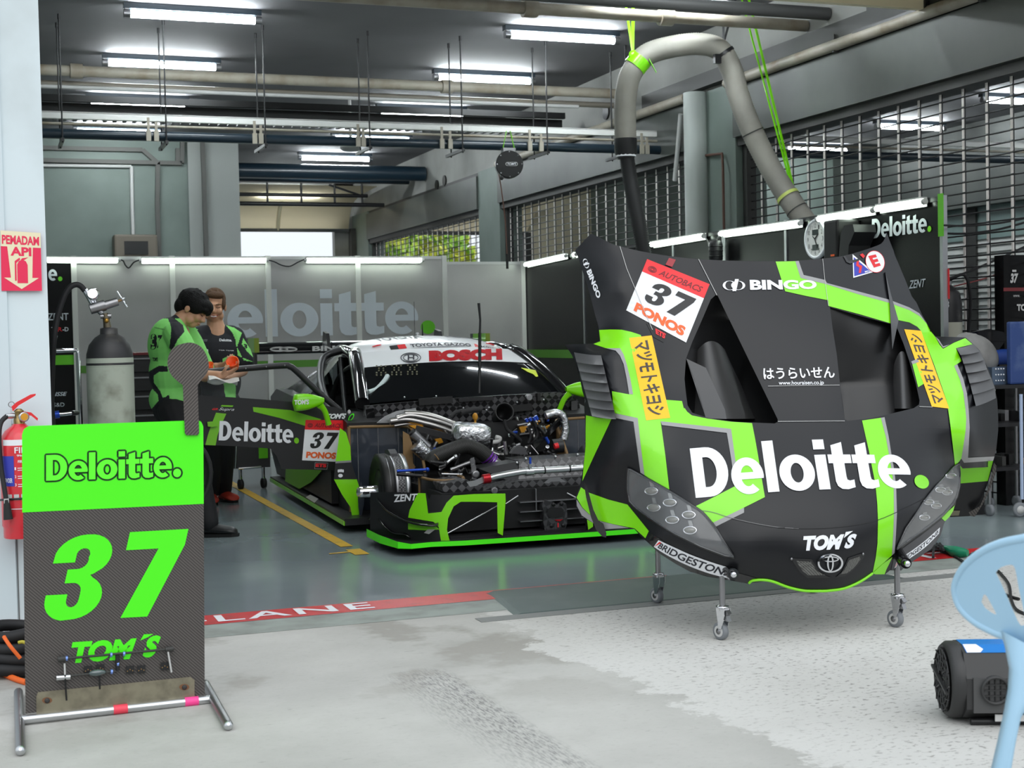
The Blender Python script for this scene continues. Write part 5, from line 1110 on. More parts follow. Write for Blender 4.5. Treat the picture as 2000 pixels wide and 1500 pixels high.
# --- wheel stations and arch liners
def corner(sg):
    hub = MB(); c = K(sg*.76, .9, .285); d = LU*sg
    hub.lathe([(.06, -.1), (.06, .05), (.040, .06), (.040, .17), (.038, .195), (.025, .212), (.001, .215)], c, d, CHR, 20)
    hub.lathe([(.14, .05), (.14, .065), (.05, .075)], c, d, DBLK, 28); o = hub.build('wheel_hub', car)
    b = MB(); b.lathe([(.15, -.10), (.245, -.10), (.245, -.068), (.15, -.068)], c, d, ALU, 44); b.lathe([(.238, -.02), (.240, .0), (.15, .0)], c, d, STEEL, 44); b.lathe([(.236, -.07), (.236, -.02)], c, d, check_mat('vent_check', (40, 40, 42), (120, 120, 122), 90, .5), 44)
    b.lathe([(.15, .0), (.245, .0), (.25, .012), (.25, .07), (.21, .085), (.15, .06)], c, d, DBLK, 44); b.lathe([(.246, .02), (.251, .035)], c, d, STEEL, 44); b.build('brake_disc', o)
    b = MB(); b.prism([(-.03, .17), (.10, .19), (.12, .26), (.02, .275), (-.05, .25)], lambda v, z, h: c+LV*v+Vector((0, 0, z))-d*(.06-h), .05, STEEL); b.box(c+Vector((-.04, -.16, .12)), c+Vector((.03, -.10, .15)), ALU); b.build('brake_caliper', o)
    b = MB(); b.tube([c-d*.06, c-d*.18], [.17, .06], GBLK, 20); b.build('brake_duct', o)
    b = MB(); b.bar(c+Vector((0, -.05, -.05)), c+d*.12+Vector((0, -.02, -.2)), .03, .05, BLK); b.box(c+d*.10+Vector((-.02, -.06, -.26)), c+d*.10+Vector((.03, .0, -.12)), BLK); b.build('upright', o)
corner(-1); corner(1)
for sg in (-1, 1):
    pl = [(-.95, 1.22), (-.80, 1.26), (-.62, 1.24), (-.545, 1.18), (-.52, 1.05), (-.515, .85)]
    b = MB(); S_ = spline([(u, v, 0) for u, v in pl], 6); N_ = len(S_)
    def zt(i): a = i/(N_-1); return .70-.02*a-(.0 if a < .6 else ((a-.6)/.4)**2*.28)
    top = [K(-sg*-1*p.x if sg < 0 else -p.x, p.y, zt(i)) for i, p in enumerate(S_)]; bot = [K((p.x if sg < 0 else -p.x), p.y, .12) for p in S_]; top = [K((p.x if sg < 0 else -p.x), p.y, zt(i)) for i, p in enumerate(S_)]
    b.add(top+bot, [(i, i+1, N_+i+1, N_+i) for i in range(N_-1)], LINE, True); b.add([p+LV*.012 for p in top+bot], [(i, N_+i, N_+i+1, i+1) for i in range(N_-1)], KEV, True)
    for w_ in (3, 8, 13, 18, 22): b.tube([top[w_]-LV*.002-LU*.0, bot[w_]-LV*.002], .002, GRY, 4)
    o = b.build('arch_liner', car)
    b = MB(); b.tube(top, .011, KEV, 6); b.tube([top[0], bot[0]], .012, KEV, 6); b.build('liner_edge', o)
    b = MB(); q = [(-.63, .55), (-.615, .35), (-.56, .25), (-.47, .24), (-.40, .32), (-.385, .5), (-.42, .7)]; S2 = spline([(u, v, 0) for u, v in q], 5); t2 = [K((p.x if sg < 0 else -p.x), p.y, .40) for p in S2]; b2 = [p-Vector((0, 0, .3)) for p in t2]; n2 = len(S2)
    b.add(t2+b2, [(i, i+1, n2+i+1, n2+i) for i in range(n2-1)], BLK, True); b.add([p+LV*.01 for p in t2+b2], [(i, n2+i, n2+i+1, i+1) for i in range(n2-1)], KEV, True); b.tube(t2, .010, KEV, 6); b.tube([t2[0], b2[0]], .011, KEV, 6); b.build('brake_duct_wall', car)
    b = MB(); u = sg*.98   # wing stub behind the wheel
    f2 = (lambda x, y, h: E(x, y, 1.19-h)) if sg < 0 else (lambda x, y, h: (lambda p: K(-(p-CO).dot(LU), (p-CO).dot(LV), p.z))(E(x, y, 1.19-h)))
    b.prism([(664, 836), (676, 845), (684, 872), (686, 903), (697, 936), (706, 966), (704, 1018), (690, 1019), (684, 990), (668, 966), (652, 936), (655, 905), (660, 870)], f2, .012, GREEN)
    b.prism([(655, 905), (686, 903), (697, 936), (652, 936)], lambda x, y, h: f2(x, y, .012+h), .003, BLK); b.prism([(655, 901), (686, 899), (686, 903), (655, 905)], lambda x, y, h: f2(x, y, .012+h), .003, GRY)
    b.prism(sm([(705, 940), (712, 970), (708, 1000), (704, 1018), (700, 990), (699, 965)], 2), lambda x, y, h: f2(x, y, .0+h*.2), .25, LINE)
    for dx, hh in ((0, 6), (3, 8), (6, 8), (9, 6)): b.prism(disc2d(661+dx*1.0, 921-hh*.2, 1.6, 3.2, 10), lambda x, y, h: f2(x, y, .016+h), .002, WHT)
    b.prism(disc2d(665, 929, 4.5, 3.6, 14), lambda x, y, h: f2(x, y, .016+h), .002, WHT)
    b.build('wing_stub', car)
    b = MB(); b.prism([(1.37, .10), (1.37, .72), (1.75, .78), (1.75, .10)], lambda v, z, h: K(sg*(.93-h), v, z), .3, DBLK); b.build('sill_box', car)
    b = MB(); P = [K(sg*1.03, 1.5, .1), K(sg*.94, 1.42, .1), K(sg*.94, 1.42, .34), K(sg*.9, 2.6, .34), K(sg*1.03, 2.9, .12), K(sg*1.03, 3.6, .2), K(sg*.95, 3.4, .4)]
    b.add([K(sg*1.0, 2.0, .34), K(sg*1.0, 3.6, .36), K(sg*1.02, 3.6, .12), K(sg*1.02, 2.9, .12), K(sg*1.01, 2.4, .22)], [(0, 1, 2, 3, 4)], mat('sill_green', (96, 160, 20), .4)); b.build('sill_graphic', car)
b = MB()   # small sponsor tape on the sill
b.add(EP([(597, 971), (606, 966), (622, 974), (614, 982)], 1.9), [(0, 1, 2, 3)], LGRY); b.build('sill_sticker', car)
# --- bulkhead, scuttle
b = MB(); plate(b, [(714, 793), (800, 785), (900, 777), (1000, 771), (1090, 766), (1124, 770), (1132, 790), (1134, 822), (1040, 818), (940, 822), (840, 826), (722, 838), (712, 816)], 1.62, CARB2, .05, -.25); b.build('scuttle_panel', car)
for pl, m in (([(818, 779), (884, 774), (885, 787), (819, 792)], DBLK), ([(896, 779), (964, 775), (965, 781), (897, 785)], BLK), ([(996, 793), (1038, 788), (1041, 801), (998, 805)], DBLK), ([(1050, 768), (1056, 767), (1056, 782), (1050, 783)], DBLK), ([(714, 800), (730, 797), (732, 816), (716, 818)], GBLK), ([(1116, 784), (1128, 782), (1128, 800), (1116, 802)], GBLK)):
    b = MB(); P = EP(pl, 1.5); b.add(P+[p+LV*.03 for p in P], [(0, 1, 2, 3), (0, 1, 5, 4), (1, 2, 6, 5), (2, 3, 7, 6), (3, 0, 4, 7)], m); b.build('scuttle_slot', car)
b = MB(); c = E(1030, 776, 1.5); b.lathe([(.02, 0), (.026, .02), (.026, .05), (.018, .05)], c, -LV, STEEL, 16); b.lathe([(.018, .045), (.001, .047)], c, -LV, DBLK, 14); b.build('front_camera', car)
b = MB()
for x, y in ((852, 774), (790, 776), (978, 800), (950, 801), (1062, 781), (905, 797), (905, 806), (955, 796), (1010, 786), (750, 802)): b.ell(E(x, y, 1.48), .008, ALU, n=8, k=4)
b.build('scuttle_bolt', car)
b = MB(); plate(b, [(787, 842), (799, 849), (805, 866), (807, 905), (812, 912), (800, 926), (788, 926)], .98, KEV, .01); b.build('liner_return', car)
# --- engine bay
eng = MB(); eng.prism([(780, 850), (830, 838), (900, 830), (1000, 822), (1090, 830), (1105, 860), (1060, 900), (960, 905), (880, 900), (810, 880)], lambda x, y, h: E(x, y, 1.35-h), .2, mat('engine_dark', (22, 22, 23), .5)); engine = eng.build('engine', car)
def sub(name, fn):
    b = MB(); fn(b); return b.build(name, engine)
for pts, r in (([(775, 818), (800, 812), (835, 818), (870, 828), (900, 840)], .026), ([(762, 823), (795, 820), (830, 827), (862, 836), (892, 848)], .026), ([(790, 808), (820, 809), (850, 815), (885, 828), (905, 838)], .022), ([(770, 832), (800, 828), (830, 833), (855, 840)], .010)):
    sub('exhaust_header', lambda b: b.tube(spline(EP(pts, 1.15), 8), r, HEAT, 12))
sub('heat_shield', lambda b: plate(b, [(736, 826), (752, 813), (775, 803), (812, 797), (814, 804), (795, 812), (775, 826)], 1.25, ALU, .01))
def plenum(b):
    def fn(u, v):
        a = u*2*PI; x = -1+2*v; rr = max(0, 1-abs(x)**5)**.4; c = E(921, 849, .95)
        k = .085*(abs(math.cos(a))**3+abs(math.sin(a))**3)**(-1/3)*rr*(1+.03*math.sin(9*a+7*x))
        return c + (LU*.99+Vector((0, 0, -.12)))*(x*.145) + LV*(k*math.cos(a)) + Vector((0, 0, k*math.sin(a)*.98))
    b.grid(fn, 30, 14, FOIL)
sub('foil_plenum', plenum)
sub('intake_hose', lambda b: b.tube(spline(EP([(842, 905), (850, 893), (872, 883), (900, 873), (915, 872), (935, 880), (950, 891), (957, 897)], .62), 6), .05, check_mat('hose_weave', (20, 20, 18), (36, 36, 34), 120, .6), 18))
sub('hose_clamp', lambda b: [b.tube(EP([(951+k*4, 892+k*4), (953+k*4, 894+k*4)], .62), .053, PURP, 18) for k in (0, 1, 2)])
sub('hose_spigot', lambda b: b.tube(EP([(958, 900), (972, 911)], .62), .045, ALU, 16))
sub('hose_seam', lambda b: b.tube(EP([(848, 887), (853, 892), (857, 898)], .55), .004, KEV, 5))
def trumpet(b):
    c = E(985, 805, 1.12); d = Vector((-.15, -1, .25)).normalized()
    b.lathe([(.05, -.22), (.055, -.05), (.066, 0), (.068, .012), (.060, .012), (.052, -.02), (.045, -.15), (.001, -.16)], c, d, mat('trumpet_black', (26, 26, 27), .4), 28)
sub('intake_trumpet', trumpet)
sub('damper', lambda b: (b.tube(EP([(803, 843), (846, 884)], 1.0), [.030, .030], BLK, 14), b.tube(EP([(806, 846), (836, 874)], .98), .034, STEEL, 14), b.tube(EP([(842, 880), (852, 890)], .98), .036, GBLK, 14)))
sub('damper_label', lambda b: plate(b, [(846, 876), (850, 873), (855, 879), (851, 882)], .9, BLUA, .004))
sub('foil_sleeve', lambda b: b.tube(spline(EP([(812, 868), (822, 878), (832, 888), (838, 898)], .9), 4), [.05, .052, .052, .052, .052, .052, .052, .05, .05, .05, .045, .04, .03][:13], FOIL, 14))
sub('brace_bar', lambda b: (b.bar(E(812, 836, 1.0), E(965, 876, .9), .03, .04, BLK), b.bar(E(1105, 812, 1.1), E(1040, 872, .9), .028, .035, GBLK), b.bar(E(1040, 872, .9), E(1010, 890, .9), .02, .03, BLK)))
for px in ([(800, 832), (815, 830), (826, 832), (828, 838), (812, 838)], [(850, 858), (862, 856), (866, 864), (854, 868)], [(1014, 834), (1030, 832), (1036, 846), (1020, 848)], [(1058, 838), (1075, 830), (1080, 846), (1064, 850)]): sub('amber_cover', lambda b: plate(b, px, 1.12, AMBER, .04))
sub('oil_filler', lambda b: (b.ell(E(928, 814, 1.1), (.02, .02, .028), AMBER, n=10, k=6), b.tube(EP([(928, 818), (928, 832)], 1.1), .008, AMBER, 6)))
for px, r, m in (([(1066, 812), (1080, 807), (1093, 808), (1101, 818), (1104, 838), (1100, 858)], .030, FOIL), ([(880, 815), (890, 806), (905, 802), (916, 804)], .014, RUB), ([(900, 806), (920, 801), (940, 800)], .02, RUB), ([(940, 868), (955, 865), (972, 862), (976, 856), (968, 854)], .016, LGRY), ([(985, 820), (990, 838), (1005, 850), (1018, 862)], .012, RUB), ([(1030, 835), (1036, 852), (1032, 866)], .012, RUB), ([(1068, 858), (1078, 866), (1090, 880)], .008, RUB), ([(1040, 820), (1050, 842), (1045, 862), (1030, 874)], .016, RUB), ([(960, 880), (985, 884), (1010, 880), (1035, 885)], .014, BLK)):
    sub('hose', lambda b: b.tube(spline(EP(px, 1.0), 6), r, m, 10))
sub('oil_filter', lambda b: (b.tube(EP([(1078, 872), (1098, 870)], .8), .05, BLK, 18), b.tube(EP([(1083, 872), (1090, 870)], .72), .02, RED, 12)))
for x, y in ((1066, 854), (1069, 860), (1027, 818), (1034, 816), (1042, 815), (1046, 812)): sub('blue_fitting', lambda b: b.tube(EP([(x, y), (x+3, y+6)], .95), .012, BLUA, 8))
rnd = random.Random(5)
def clutter(b, n, x0, x1, y0, y1, v0, v1, ms, s0, s1):
    for _ in range(n):
        x, y, v = rnd.uniform(x0, x1), rnd.uniform(y0, y1), rnd.uniform(v0, v1); p = E(x, y, v); d = Vector((rnd.gauss(0, 1), rnd.gauss(0, .5), rnd.gauss(0, 1))).normalized()*rnd.uniform(s0, s1)*1.6; m = rnd.choice(ms); k = rnd.random()
        if k < .6: b.tube([p-d, p+d], rnd.uniform(.005, .014), m, 8)
        elif k < .85: b.ell(p, rnd.uniform(s0, s1)*.6, m, n=8, k=5)
        else: b.tube([p-d.normalized()*.006, p+d.normalized()*.006], rnd.uniform(s0, s1), m, 10)
ms = [STEEL, ALU, BLK, BLK, DBLK, HEAT, GBLK]
for nm, a in (('valve_gear', (26, 985, 1070, 822, 884, .95, 1.15, ms, .012, .03)), ('fuel_rail', (22, 1000, 1105, 818, 850, 1.0, 1.2, ms+[BLUA, AMBER], .010, .024)), ('pump_cluster', (24, 955, 1110, 868, 892, .7, .9, ms, .012, .03)), ('loom_connector', (24, 800, 900, 845, 880, .95, 1.15, ms+[AMBER], .008, .022)), ('suspension_link', (22, 858, 930, 895, 940, .4, .7, ms, .012, .028))):
    sub(nm, lambda b: clutter(b, *a))
sub('engine_cover', lambda b: plate(b, [(998, 886), (1008, 872), (1022, 872), (1032, 888)], .6, mat('cover_grey', (70, 70, 72), .4), .05))
b = MB(); b.prism([(919, 895), (926, 893), (932, 930), (930, 938), (922, 936)], lambda x, y, h: E(x, y, .4-h), .02, STEEL); b.lathe([(.025, 0), (.025, .02), (.012, .02)], E(928, 926, .38), -LV, STEEL, 14); b.build('rocker', car)
for pts, r, m in (([(858, 918), (880, 898), (890, 892)], .009, ALU), ([(862, 926), (900, 927)], .010, ALU), ([(880, 918), (905, 908), (922, 902)], .014, STEEL), ([(840, 902), (870, 905)], .01, BLK), ([(775, 920), (835, 917)], .009, BLUA), ([(775, 926), (830, 930)], .012, BLK)):
    b = MB(); P = EP(pts, .5); b.tube(P, r, m, 8); b.ell(P[-1], r*1.7, m, n=8, k=5); b.build('wishbone', car)
# --- cabin
HWB, HWT, DU = .735, .61, .045
def WS(s, t, l=0.0):
    hw = HWB*(1-t)+HWT*t; return K(s*hw+DU, 1.60+.85*t+.13*s*s-l*.5, .865+.355*t-.03*s*s+.035*math.sin(PI*t)+l*.8)
b = MB(); b.grid(lambda u, v: WS(2*u-1, v), 20, 8, mat('screen_glass', (10, 12, 14), .05, spec=.45)); b.build('windscreen', car)
b = MB(); b.grid(lambda u, v: WS(2*u-1, .60+.40*v, .004), 20, 4, CWHITE)
def wsq(x, y, l=.008):   # picture point on the windscreen surface
    s, t = 0.0, .8
    for _ in range(12):
        p = WS(s, t); px, py, _d = topix(p); hw = HWB*(1-t)+HWT*t; s += (x-px)/(FPX*hw/_d); t -= (y-py)/(FPX*.36/_d)
    return WS(s, t, l)
def wtext(mb, s, q, m, bold=0.0, shear=0.0, step=.4):
    v, f, asp = text2d(s, bold, shear); v, f = cut2d(v, f, step); mb.add([wsq(*pq(x/asp, y, q)) for x, y in v], f, m)
wtext(b, 'BOSCH', [(837, 686), (980, 682), (981, 704), (838, 707)], mat('banner_red', (176, 10, 24), .6, spec=.1), .085)
for rr in ((20, 9.5, 1.6), (15, 7.2, 1.5)):
    v, f = ring2d(802, 700, rr[0], rr[1]*1.05, rr[2], 30); b.add([wsq(x, y) for x, y in v], f, INK)
for q in ([(796, 695), (799, 695), (799, 705), (796, 705)], [(806, 695), (809, 695), (809, 704), (806, 704)], [(799, 699), (806, 699), (806, 701), (799, 701)]): b.add([wsq(x, y) for x, y in q], [(0, 1, 2, 3)], INK)
b.build('screen_banner', car)
b = MB(); st = mat('film_green', (206, 226, 20), .4)
pl = [(1017, 719), (1046, 724), (1051, 736), (1047, 737), (1040, 731), (1030, 727)]; b.add([wsq(x, y, .005) for x, y in pl], [tuple(t) for t in tri2d(pl)[1]], st)
b.build('screen_sticker', car)
for cx in (745, 775, 806):
    b = MB()
    for k in range(5):
        for dx in range(5):
            if (k*3+dx*2) % 4 < 2: q = [(cx-11+dx*4.4, 711+k*4.4+ (745-cx)*.03), (cx-8+dx*4.4, 711+k*4.4+(745-cx)*.03), (cx-8+dx*4.4, 714+k*4.4+(745-cx)*.03), (cx-11+dx*4.4, 714+k*4.4+(745-cx)*.03)]; b.add([wsq(x, y+3, .004) for x, y in q], [(0, 1, 2, 3)], mat('film_grey', (86, 84, 62), .5))
    b.build('screen_film', car)
secs = [(2.45, 1.222, .61), (2.62, 1.27, .625), (2.9, 1.305, .635), (3.2, 1.318, .625), (3.6, 1.295, .59), (4.0, 1.21, .54), (4.4, 1.06, .48), (4.6, .95, .45)]
SS = spline([Vector(s) for s in secs], 5)
def roofP(s, i, l=0.0):
    v, zc, hw = SS[i]; back = .13*s*s*max(0, 1-i/10); return K(s*hw+DU, v+back, zc-.035*s*s-.055*abs(s)**6 + .012*(math.cos(s*PI)-1)*(.5 if i < 25 else 0)+l)
NS = len(SS); b = MB(); b.grid(lambda u, v: roofP(2*u-1, round(v*(NS-1))), 24, NS-1, CWHITE)
def rtext(s, s0, s1, i0, i1, m, bold, shear=.2):
    v, f, asp = text2d(s, bold, shear); v, f = cut2d(v, f, .5)
    def fn(x, y):
        a = i0+(i1-i0)*y; i = int(a); t = a-i; ss = s0+(s1-s0)*x; return roofP(ss, i, .004)*(1-t)+roofP(ss, min(i+1, NS-1), .004)*t
    b.add([fn(x/asp, y) for x, y in v], f, m)
rtext('TOYOTA GAZOO', -.35, .45, 1.2, 3.6, INK, .03); rtext('R', .50, .56, 1.2, 3.6, RED, .05); rtext('acing', .57, .80, 1.0, 3.4, INK, .02); rtext('TOYOTA', -.62, -.05, 9, 14, INK, .03); rtext('Racing', .3, .8, 9, 14, INK, .03)
P = [roofP(s, i, .004) for s, i in ((-.62, 1), (-.52, 1), (-.50, 4), (-.60, 4))]; b.add(P, [(0, 1, 2, 3)], BLK); P = [roofP(s, i, .004) for s, i in ((-.52, 1), (-.42, 1), (-.40, 4), (-.50, 4))]; b.add(P, [(0, 1, 2, 3)], RED)
b.tube([roofP(-1+2*k/20, 0, .001) for k in range(21)], .006, BLK, 6)
for s_, m in ((-.72, RED), (.78, RED)):
    for k, r_ in enumerate((.05, .035)): b.tube([roofP(s_+r_*math.cos(a*PI/8), 6, .004)+LV*(r_*1.0*math.sin(a*PI/8)) for a in range(16)], .004, m, 4, closed=True)
b.build('roof', car)
for sg in (-1, 1):
    b = MB(); b.tube([WS(sg*1.04, t/10, .0)+LU*sg*.02 for t in range(11)]+[roofP(sg*1.0, i)+LU*sg*.01 for i in range(1, 20, 3)], [.055]*5+[.055]*6+[.05]*3+[.045]*4, GBLK, 12)
    b.build('windscreen_pillar', car)
    b = MB(); N0 = 14; idx = list(range(8, NS))   # upper side behind the door opening
    tp = [roofP(sg, i) for i in idx]; bt = [K(sg*(.90 if i < 25 else .96)+DU*.5, SS[i][0]+.1, .86) for i in idx]
    lo = next(k for k, i in enumerate(idx) if SS[i][0] > 3.0)
    b.add(tp[lo:]+bt[lo:], [(k, k+1, len(tp)-lo+k+1, len(tp)-lo+k) for k in range(len(tp)-lo-1)], GBLK, True); b.build('quarter_panel', car)
    b = MB(); b.tube(spline([roofP(sg*.98, 12)+LU*sg*.02, K(sg*.78, 2.95, 1.16), K(sg*.88, 2.6, 1.0), K(sg*.93, 2.1, .84), K(sg*.93, 1.75, .72)], 6), .03, BLK, 8); b.build('door_aperture', car)
b = MB(); b.box((-.60, 2.2, .4), (.66, 3.6, .75), DBLK, MC); b.box((-.86, 1.72, .38), (-.70, 2.9, .52), CARB, MC); b.box((-.6, 3.3, .7), (.7, 3.35, 1.15), DBLK, MC); b.build('cockpit', car)
for p in ([(-.62, 1.85, .45), (-.66, 2.2, .9), (-.60, 2.55, 1.14)], [(-.60, 2.55, 1.12), (-.66, 3.1, .95), (-.70, 3.3, .5)], [(-.64, 3.0, 1.15), (-.72, 2.4, .6)], [(.62, 1.85, .5), (.68, 2.2, .9), (.64, 2.55, 1.14)], [(-.6, 2.56, 1.14), (.66, 2.56, 1.14)]):
    b = MB(); b.tube(spline([K(*q) for q in p], 6), .02, BLK, 8); b.build('roll_cage_tube', car)
b = MB(); b.tube(spline([E(719, 766, 1.85), E(735, 760, 1.9), E(750, 745, 1.95), E(757, 734, 2.0)], 5), .018, mat('reflection_white', (190, 205, 205), .4), 8); b.tube(spline([E(968, 752, 1.9), E(985, 756, 1.9), E(1000, 767, 1.85)], 5), .012, mat('reflection_white', (190, 205, 205), .4), 8); b.build('lamp_reflection', car)  # pale tubes stand in for lamp reflections on the windscreen
b = MB(); b.tube([E(936, 768, 1.58), E(937, 700, 1.62), E(937, 650, 1.62)], .012, BLK, 8); b.tube([E(937, 655, 1.60), E(938, 625, 1.60), E(935, 592, 1.60)], [.009, .008, .011], BLK, 8); b.build('wiper', car)
b = MB(); p = roofP(.12, 16); b.tube([p, p+Vector((0, 0, .10))], [.008, .003], BLK, 6); b.lathe([(.022, 0), (.018, .02), (.006, .03)], roofP(.05, 16), (0, 0, 1), STEEL, 12); b.tube([roofP(.08, 18), roofP(.08, 18)+Vector((0, 0, .3))], .002, BLK, 4); b.build('aerial', car)
# mirrors
for sg, pts in ((-1, None), (1, None)):
    o = MB(); c = K(-1.20, 1.36, .885) if sg < 0 else K(.80, 1.36, .905)
    def fn(u, v):
        a = u*2*PI; x = v; rr = (.10+.9*math.sin(min(1, x*1.25+.12)*PI/2))*(1 if x < .9 else math.sqrt(max(0, 1-((x-.9)/.1)**2))); s_ = (abs(math.cos(a))**4+abs(math.sin(a))**4)**(-.25)
        return c + LU*sg*(.11-.22*(1-x)) + LV*(.06*rr*s_*math.cos(a)) + Vector((0, 0, .058*rr*s_*math.sin(a)-.012*x))
    o.grid(fn, 20, 12, GREEN); v, f, asp = text2d("TOM'S", .04, .1)
    if sg < 0: o.add([fn(.75, .9-.55*x/asp)+Vector((0, 0, .04*y+.045))-LV*.002 if 0 else c+LU*(-.105+.10*x/asp)+Vector((0, 0, -.022+.034*y))-LV*.0635 for x, y in v], f, WHT)
    mo = o.build('door_mirror', car); b = MB(); b.tube(spline([c+LU*sg*(-.08)+Vector((0, 0, -.03)), c+LU*sg*(-.12)+Vector((0, .02, -.08)), c+LU*sg*(-.15)+Vector((0, .05, -.17))], 6), [.028, .026, .024, .022, .02, .02, .02, .02, .02, .02, .02, .02, .022], GREEN, 10); b.build('mirror_stalk', mo)
# --- open door, standing out at right angles on the left of the picture
DY = 9.85
def DP(x, y, h=0.0): return AY(x, y, DY-h)
DOOR = sm([(384, 772), (470, 777), (570, 785), (640, 793), (668, 800), (684, 815), (692, 840), (690, 880), (686, 912), (684, 935)], 2)+[(662, 928), (650, 919), (600, 917), (550, 916), (540, 890), (528, 876), (470, 872), (384, 868)]
b = MB(); b.prism(DOOR, lambda x, y, h: AY(x, y, DY+.07-h), .07, BLK)
def dpatch(pl, m, l=.002): v, f = tri2d(pl); b.add([DP(x, y, l) for x, y in v], f, m)
DG = mat('door_green', (118, 196, 14), .35, coat=.3)
dpatch([(494, 795), (567, 801), (628, 819), (600, 833), (545, 816), (495, 804)], DG); dpatch([(422, 806), (442, 808), (430, 835), (425, 850), (421, 870), (401, 869), (406, 850), (412, 832)], DG); dpatch([(433, 791), (456, 792), (454, 795), (431, 794)], DG)
put_word(b, [DP(429, 822, .003), DP(584, 829, .003), DP(584, 866, .003), DP(427, 860, .003)], WHT, DG)
dm = lambda x, y, l=0: DP(x, y, l); decal37(b, [(597, 820), (673, 821), (660, 902), (590, 899)], dm, .003)
dpatch([(615, 903), (641, 904), (639, 917), (614, 916)], GRY, .0025); dpatch([(616, 904), (640, 905), (638, 916), (615, 915)], DBLK, .003); put_text(b, 'ETS', [DP(617, 905, .004), DP(638, 906, .004), DP(637, 913, .004), DP(616, 912, .004)], RED, .06)
put_text(b, "TOM'S", [DP(638, 808, .003), DP(677, 807, .003), DP(675, 818, .003), DP(637, 818, .003)], WHT, .05, .25); put_text(b, 'Supra', [DP(428, 796, .003), DP(458, 797, .003), DP(457, 804, .003), DP(427, 803, .003)], WHT, 0, .4); put_text(b, 'GR', [DP(415, 797, .003), DP(426, 797, .003), DP(425, 801, .003), DP(414, 801, .003)], RED, .03, .3)
dr = b.build('door', car)
b = MB(); b.tube(spline([DP(386, 728, -.03), DP(450, 722, -.03), DP(550, 714, -.03), DP(566, 716, -.03), DP(578, 724, -.03), DP(622, 766, -.03), DP(664, 802, -.03)], 5), .022, BLK, 8); b.tube([DP(386, 728, -.03), DP(386, 775, -.03)], .022, BLK, 8); b.tube([DP(606, 768, -.03), DP(604, 790, -.03)], .012, BLK, 6)
for x in (440, 480, 520, 556): b.ell(DP(x, 723-(x-440)*.08, .0), .006, STEEL, n=6, k=4)
b.build('window_frame', dr)
b = MB(); pl = [(388, 728), (450, 722), (550, 714), (566, 716), (578, 724), (620, 766), (640, 793), (570, 785), (470, 777), (388, 773)]; v, f = tri2d(pl); b.add([DP(x, y, -.03) for x, y in v], f, mat('side_glass', (120, 124, 126), .03, alpha=.22, spec=.6)); b.build('window_pane', dr)
b = MB(); b.prism([(405, 824), (416, 823), (424, 826), (424, 832), (416, 834), (406, 833)], lambda x, y, h: DP(x, y, h), .03, DG); b.build('door_handle', dr)
b = MB(); b.prism(disc2d(686, 815, 4, 9, 16, .6), lambda x, y, h: AY(x, y, 9.8-h), .01, NEON); b.prism(disc2d(686, 815, 2.4, 6, 14, .6), lambda x, y, h: AY(x, y, 9.785-h), .004, BLK); b.prism(disc2d(682, 804, 3, 4, 12), lambda x, y, h: AY(x, y, 9.8-h), .012, LGRY); b.build('tow_marker', car)
# --- rear wing
b = MB()
def wing(u, v):
    a = v*2*PI; return K(-1.09+2.14*u, 4.75+.17*math.cos(a), 1.235+.045*math.sin(a)+.035*math.cos(a))
b.grid(wing, 8, 18, GBLK)
put_text(b, 'BINGO', [E(610, 676, 4.53), E(700, 674, 4.53), E(700, 684, 4.53), E(610, 686, 4.53)], LGRY, .04); v, f = ring2d(545, 682, 18, 5, 3.5, 20); b.add([E(x, y, 4.53) for x, y in v], f, LGRY); v, f = ring2d(563, 682, 18, 5, 3.5, 20); b.add([E(x, y, 4.53) for x, y in v], f, LGRY)
wg = b.build('rear_wing', car)
for u in (-1.11, 1.06):
    b = MB(); b.box((u-.012, 4.5, 1.06), (u+.012, 5.0, 1.33), BLK, MC); b.box((u-.014, 4.49, 1.2), (u-.011, 4.9, 1.33), DG, MC); b.box((u-.012, 4.485, 1.2), (u+.03, 4.5, 1.33), mat('plate_green', (130, 150, 40), .4), MC); b.build('end_plate', wg)
for u in (-.45, .62):
    b = MB(); b.prism([(4.5, .8), (4.65, .8), (4.8, 1.28), (4.75, 1.38), (4.6, 1.36), (4.55, 1.25)], lambda v, z, h: K(u+h, v, z), .03, BLK); b.build('wing_mount', wg)
# ================================================================== PIT BOARD
BP0 = Vector((.094, 5.175, 0)); BN = Vector((-.042, .999, 0)).normalized()
def B(x, y, h=0.0): return onplane(x, y, BP0-BN*h, BN)           # h towards the viewer
bd = thing('pit_board', 'tall carbon pit board with neon green top and large number on a steel stand', 'sign board', (.41, 5.19, 0))
OUTB = sm([(43, 850), (47, 838), (57, 832)], 3)+sm([(382, 821), (392, 823), (397, 833)], 3)+[(400, 1358), (50, 1394)]
b = MB(); b.prism(OUTB, lambda x, y, h: B(x, y, h-.012), .012, TWILL)
def bp_(pl, m, h=.0012): v, f = tri2d(pl); b.add([B(x, y, h) for x, y in v], f, m)
bp_(sm([(43, 850), (47, 838), (57, 832)], 3)+sm([(382, 821), (392, 823), (397, 833)], 3)+[(398, 984), (43.5, 1001)], NEON)
def wq(q, dx, dy, h): return [B(x+dx, y+dy, h) for x, y in q]
qd = [(90, 889), (354, 877), (354, 931), (90, 939)]
for k in range(10): a = k*PI/5; put_word(b, wq(qd, 3.4*math.cos(a), 3.4*math.sin(a), .0020), mat('outline_dark', (12, 66, 24), .5), mat('outline_dark'.strip(), (12, 66, 24), .5))
put_word(b, wq(qd, 0, 0, .0028), mat('letter_neon', (96, 255, 44), .45), mat('letter_neon', (96, 255, 44), .45))
put_37(b, lambda u, v: B(*pq(u, v, [(78, 1049), (368, 1033), (368, 1200), (78, 1215)]), .0015), NEON)
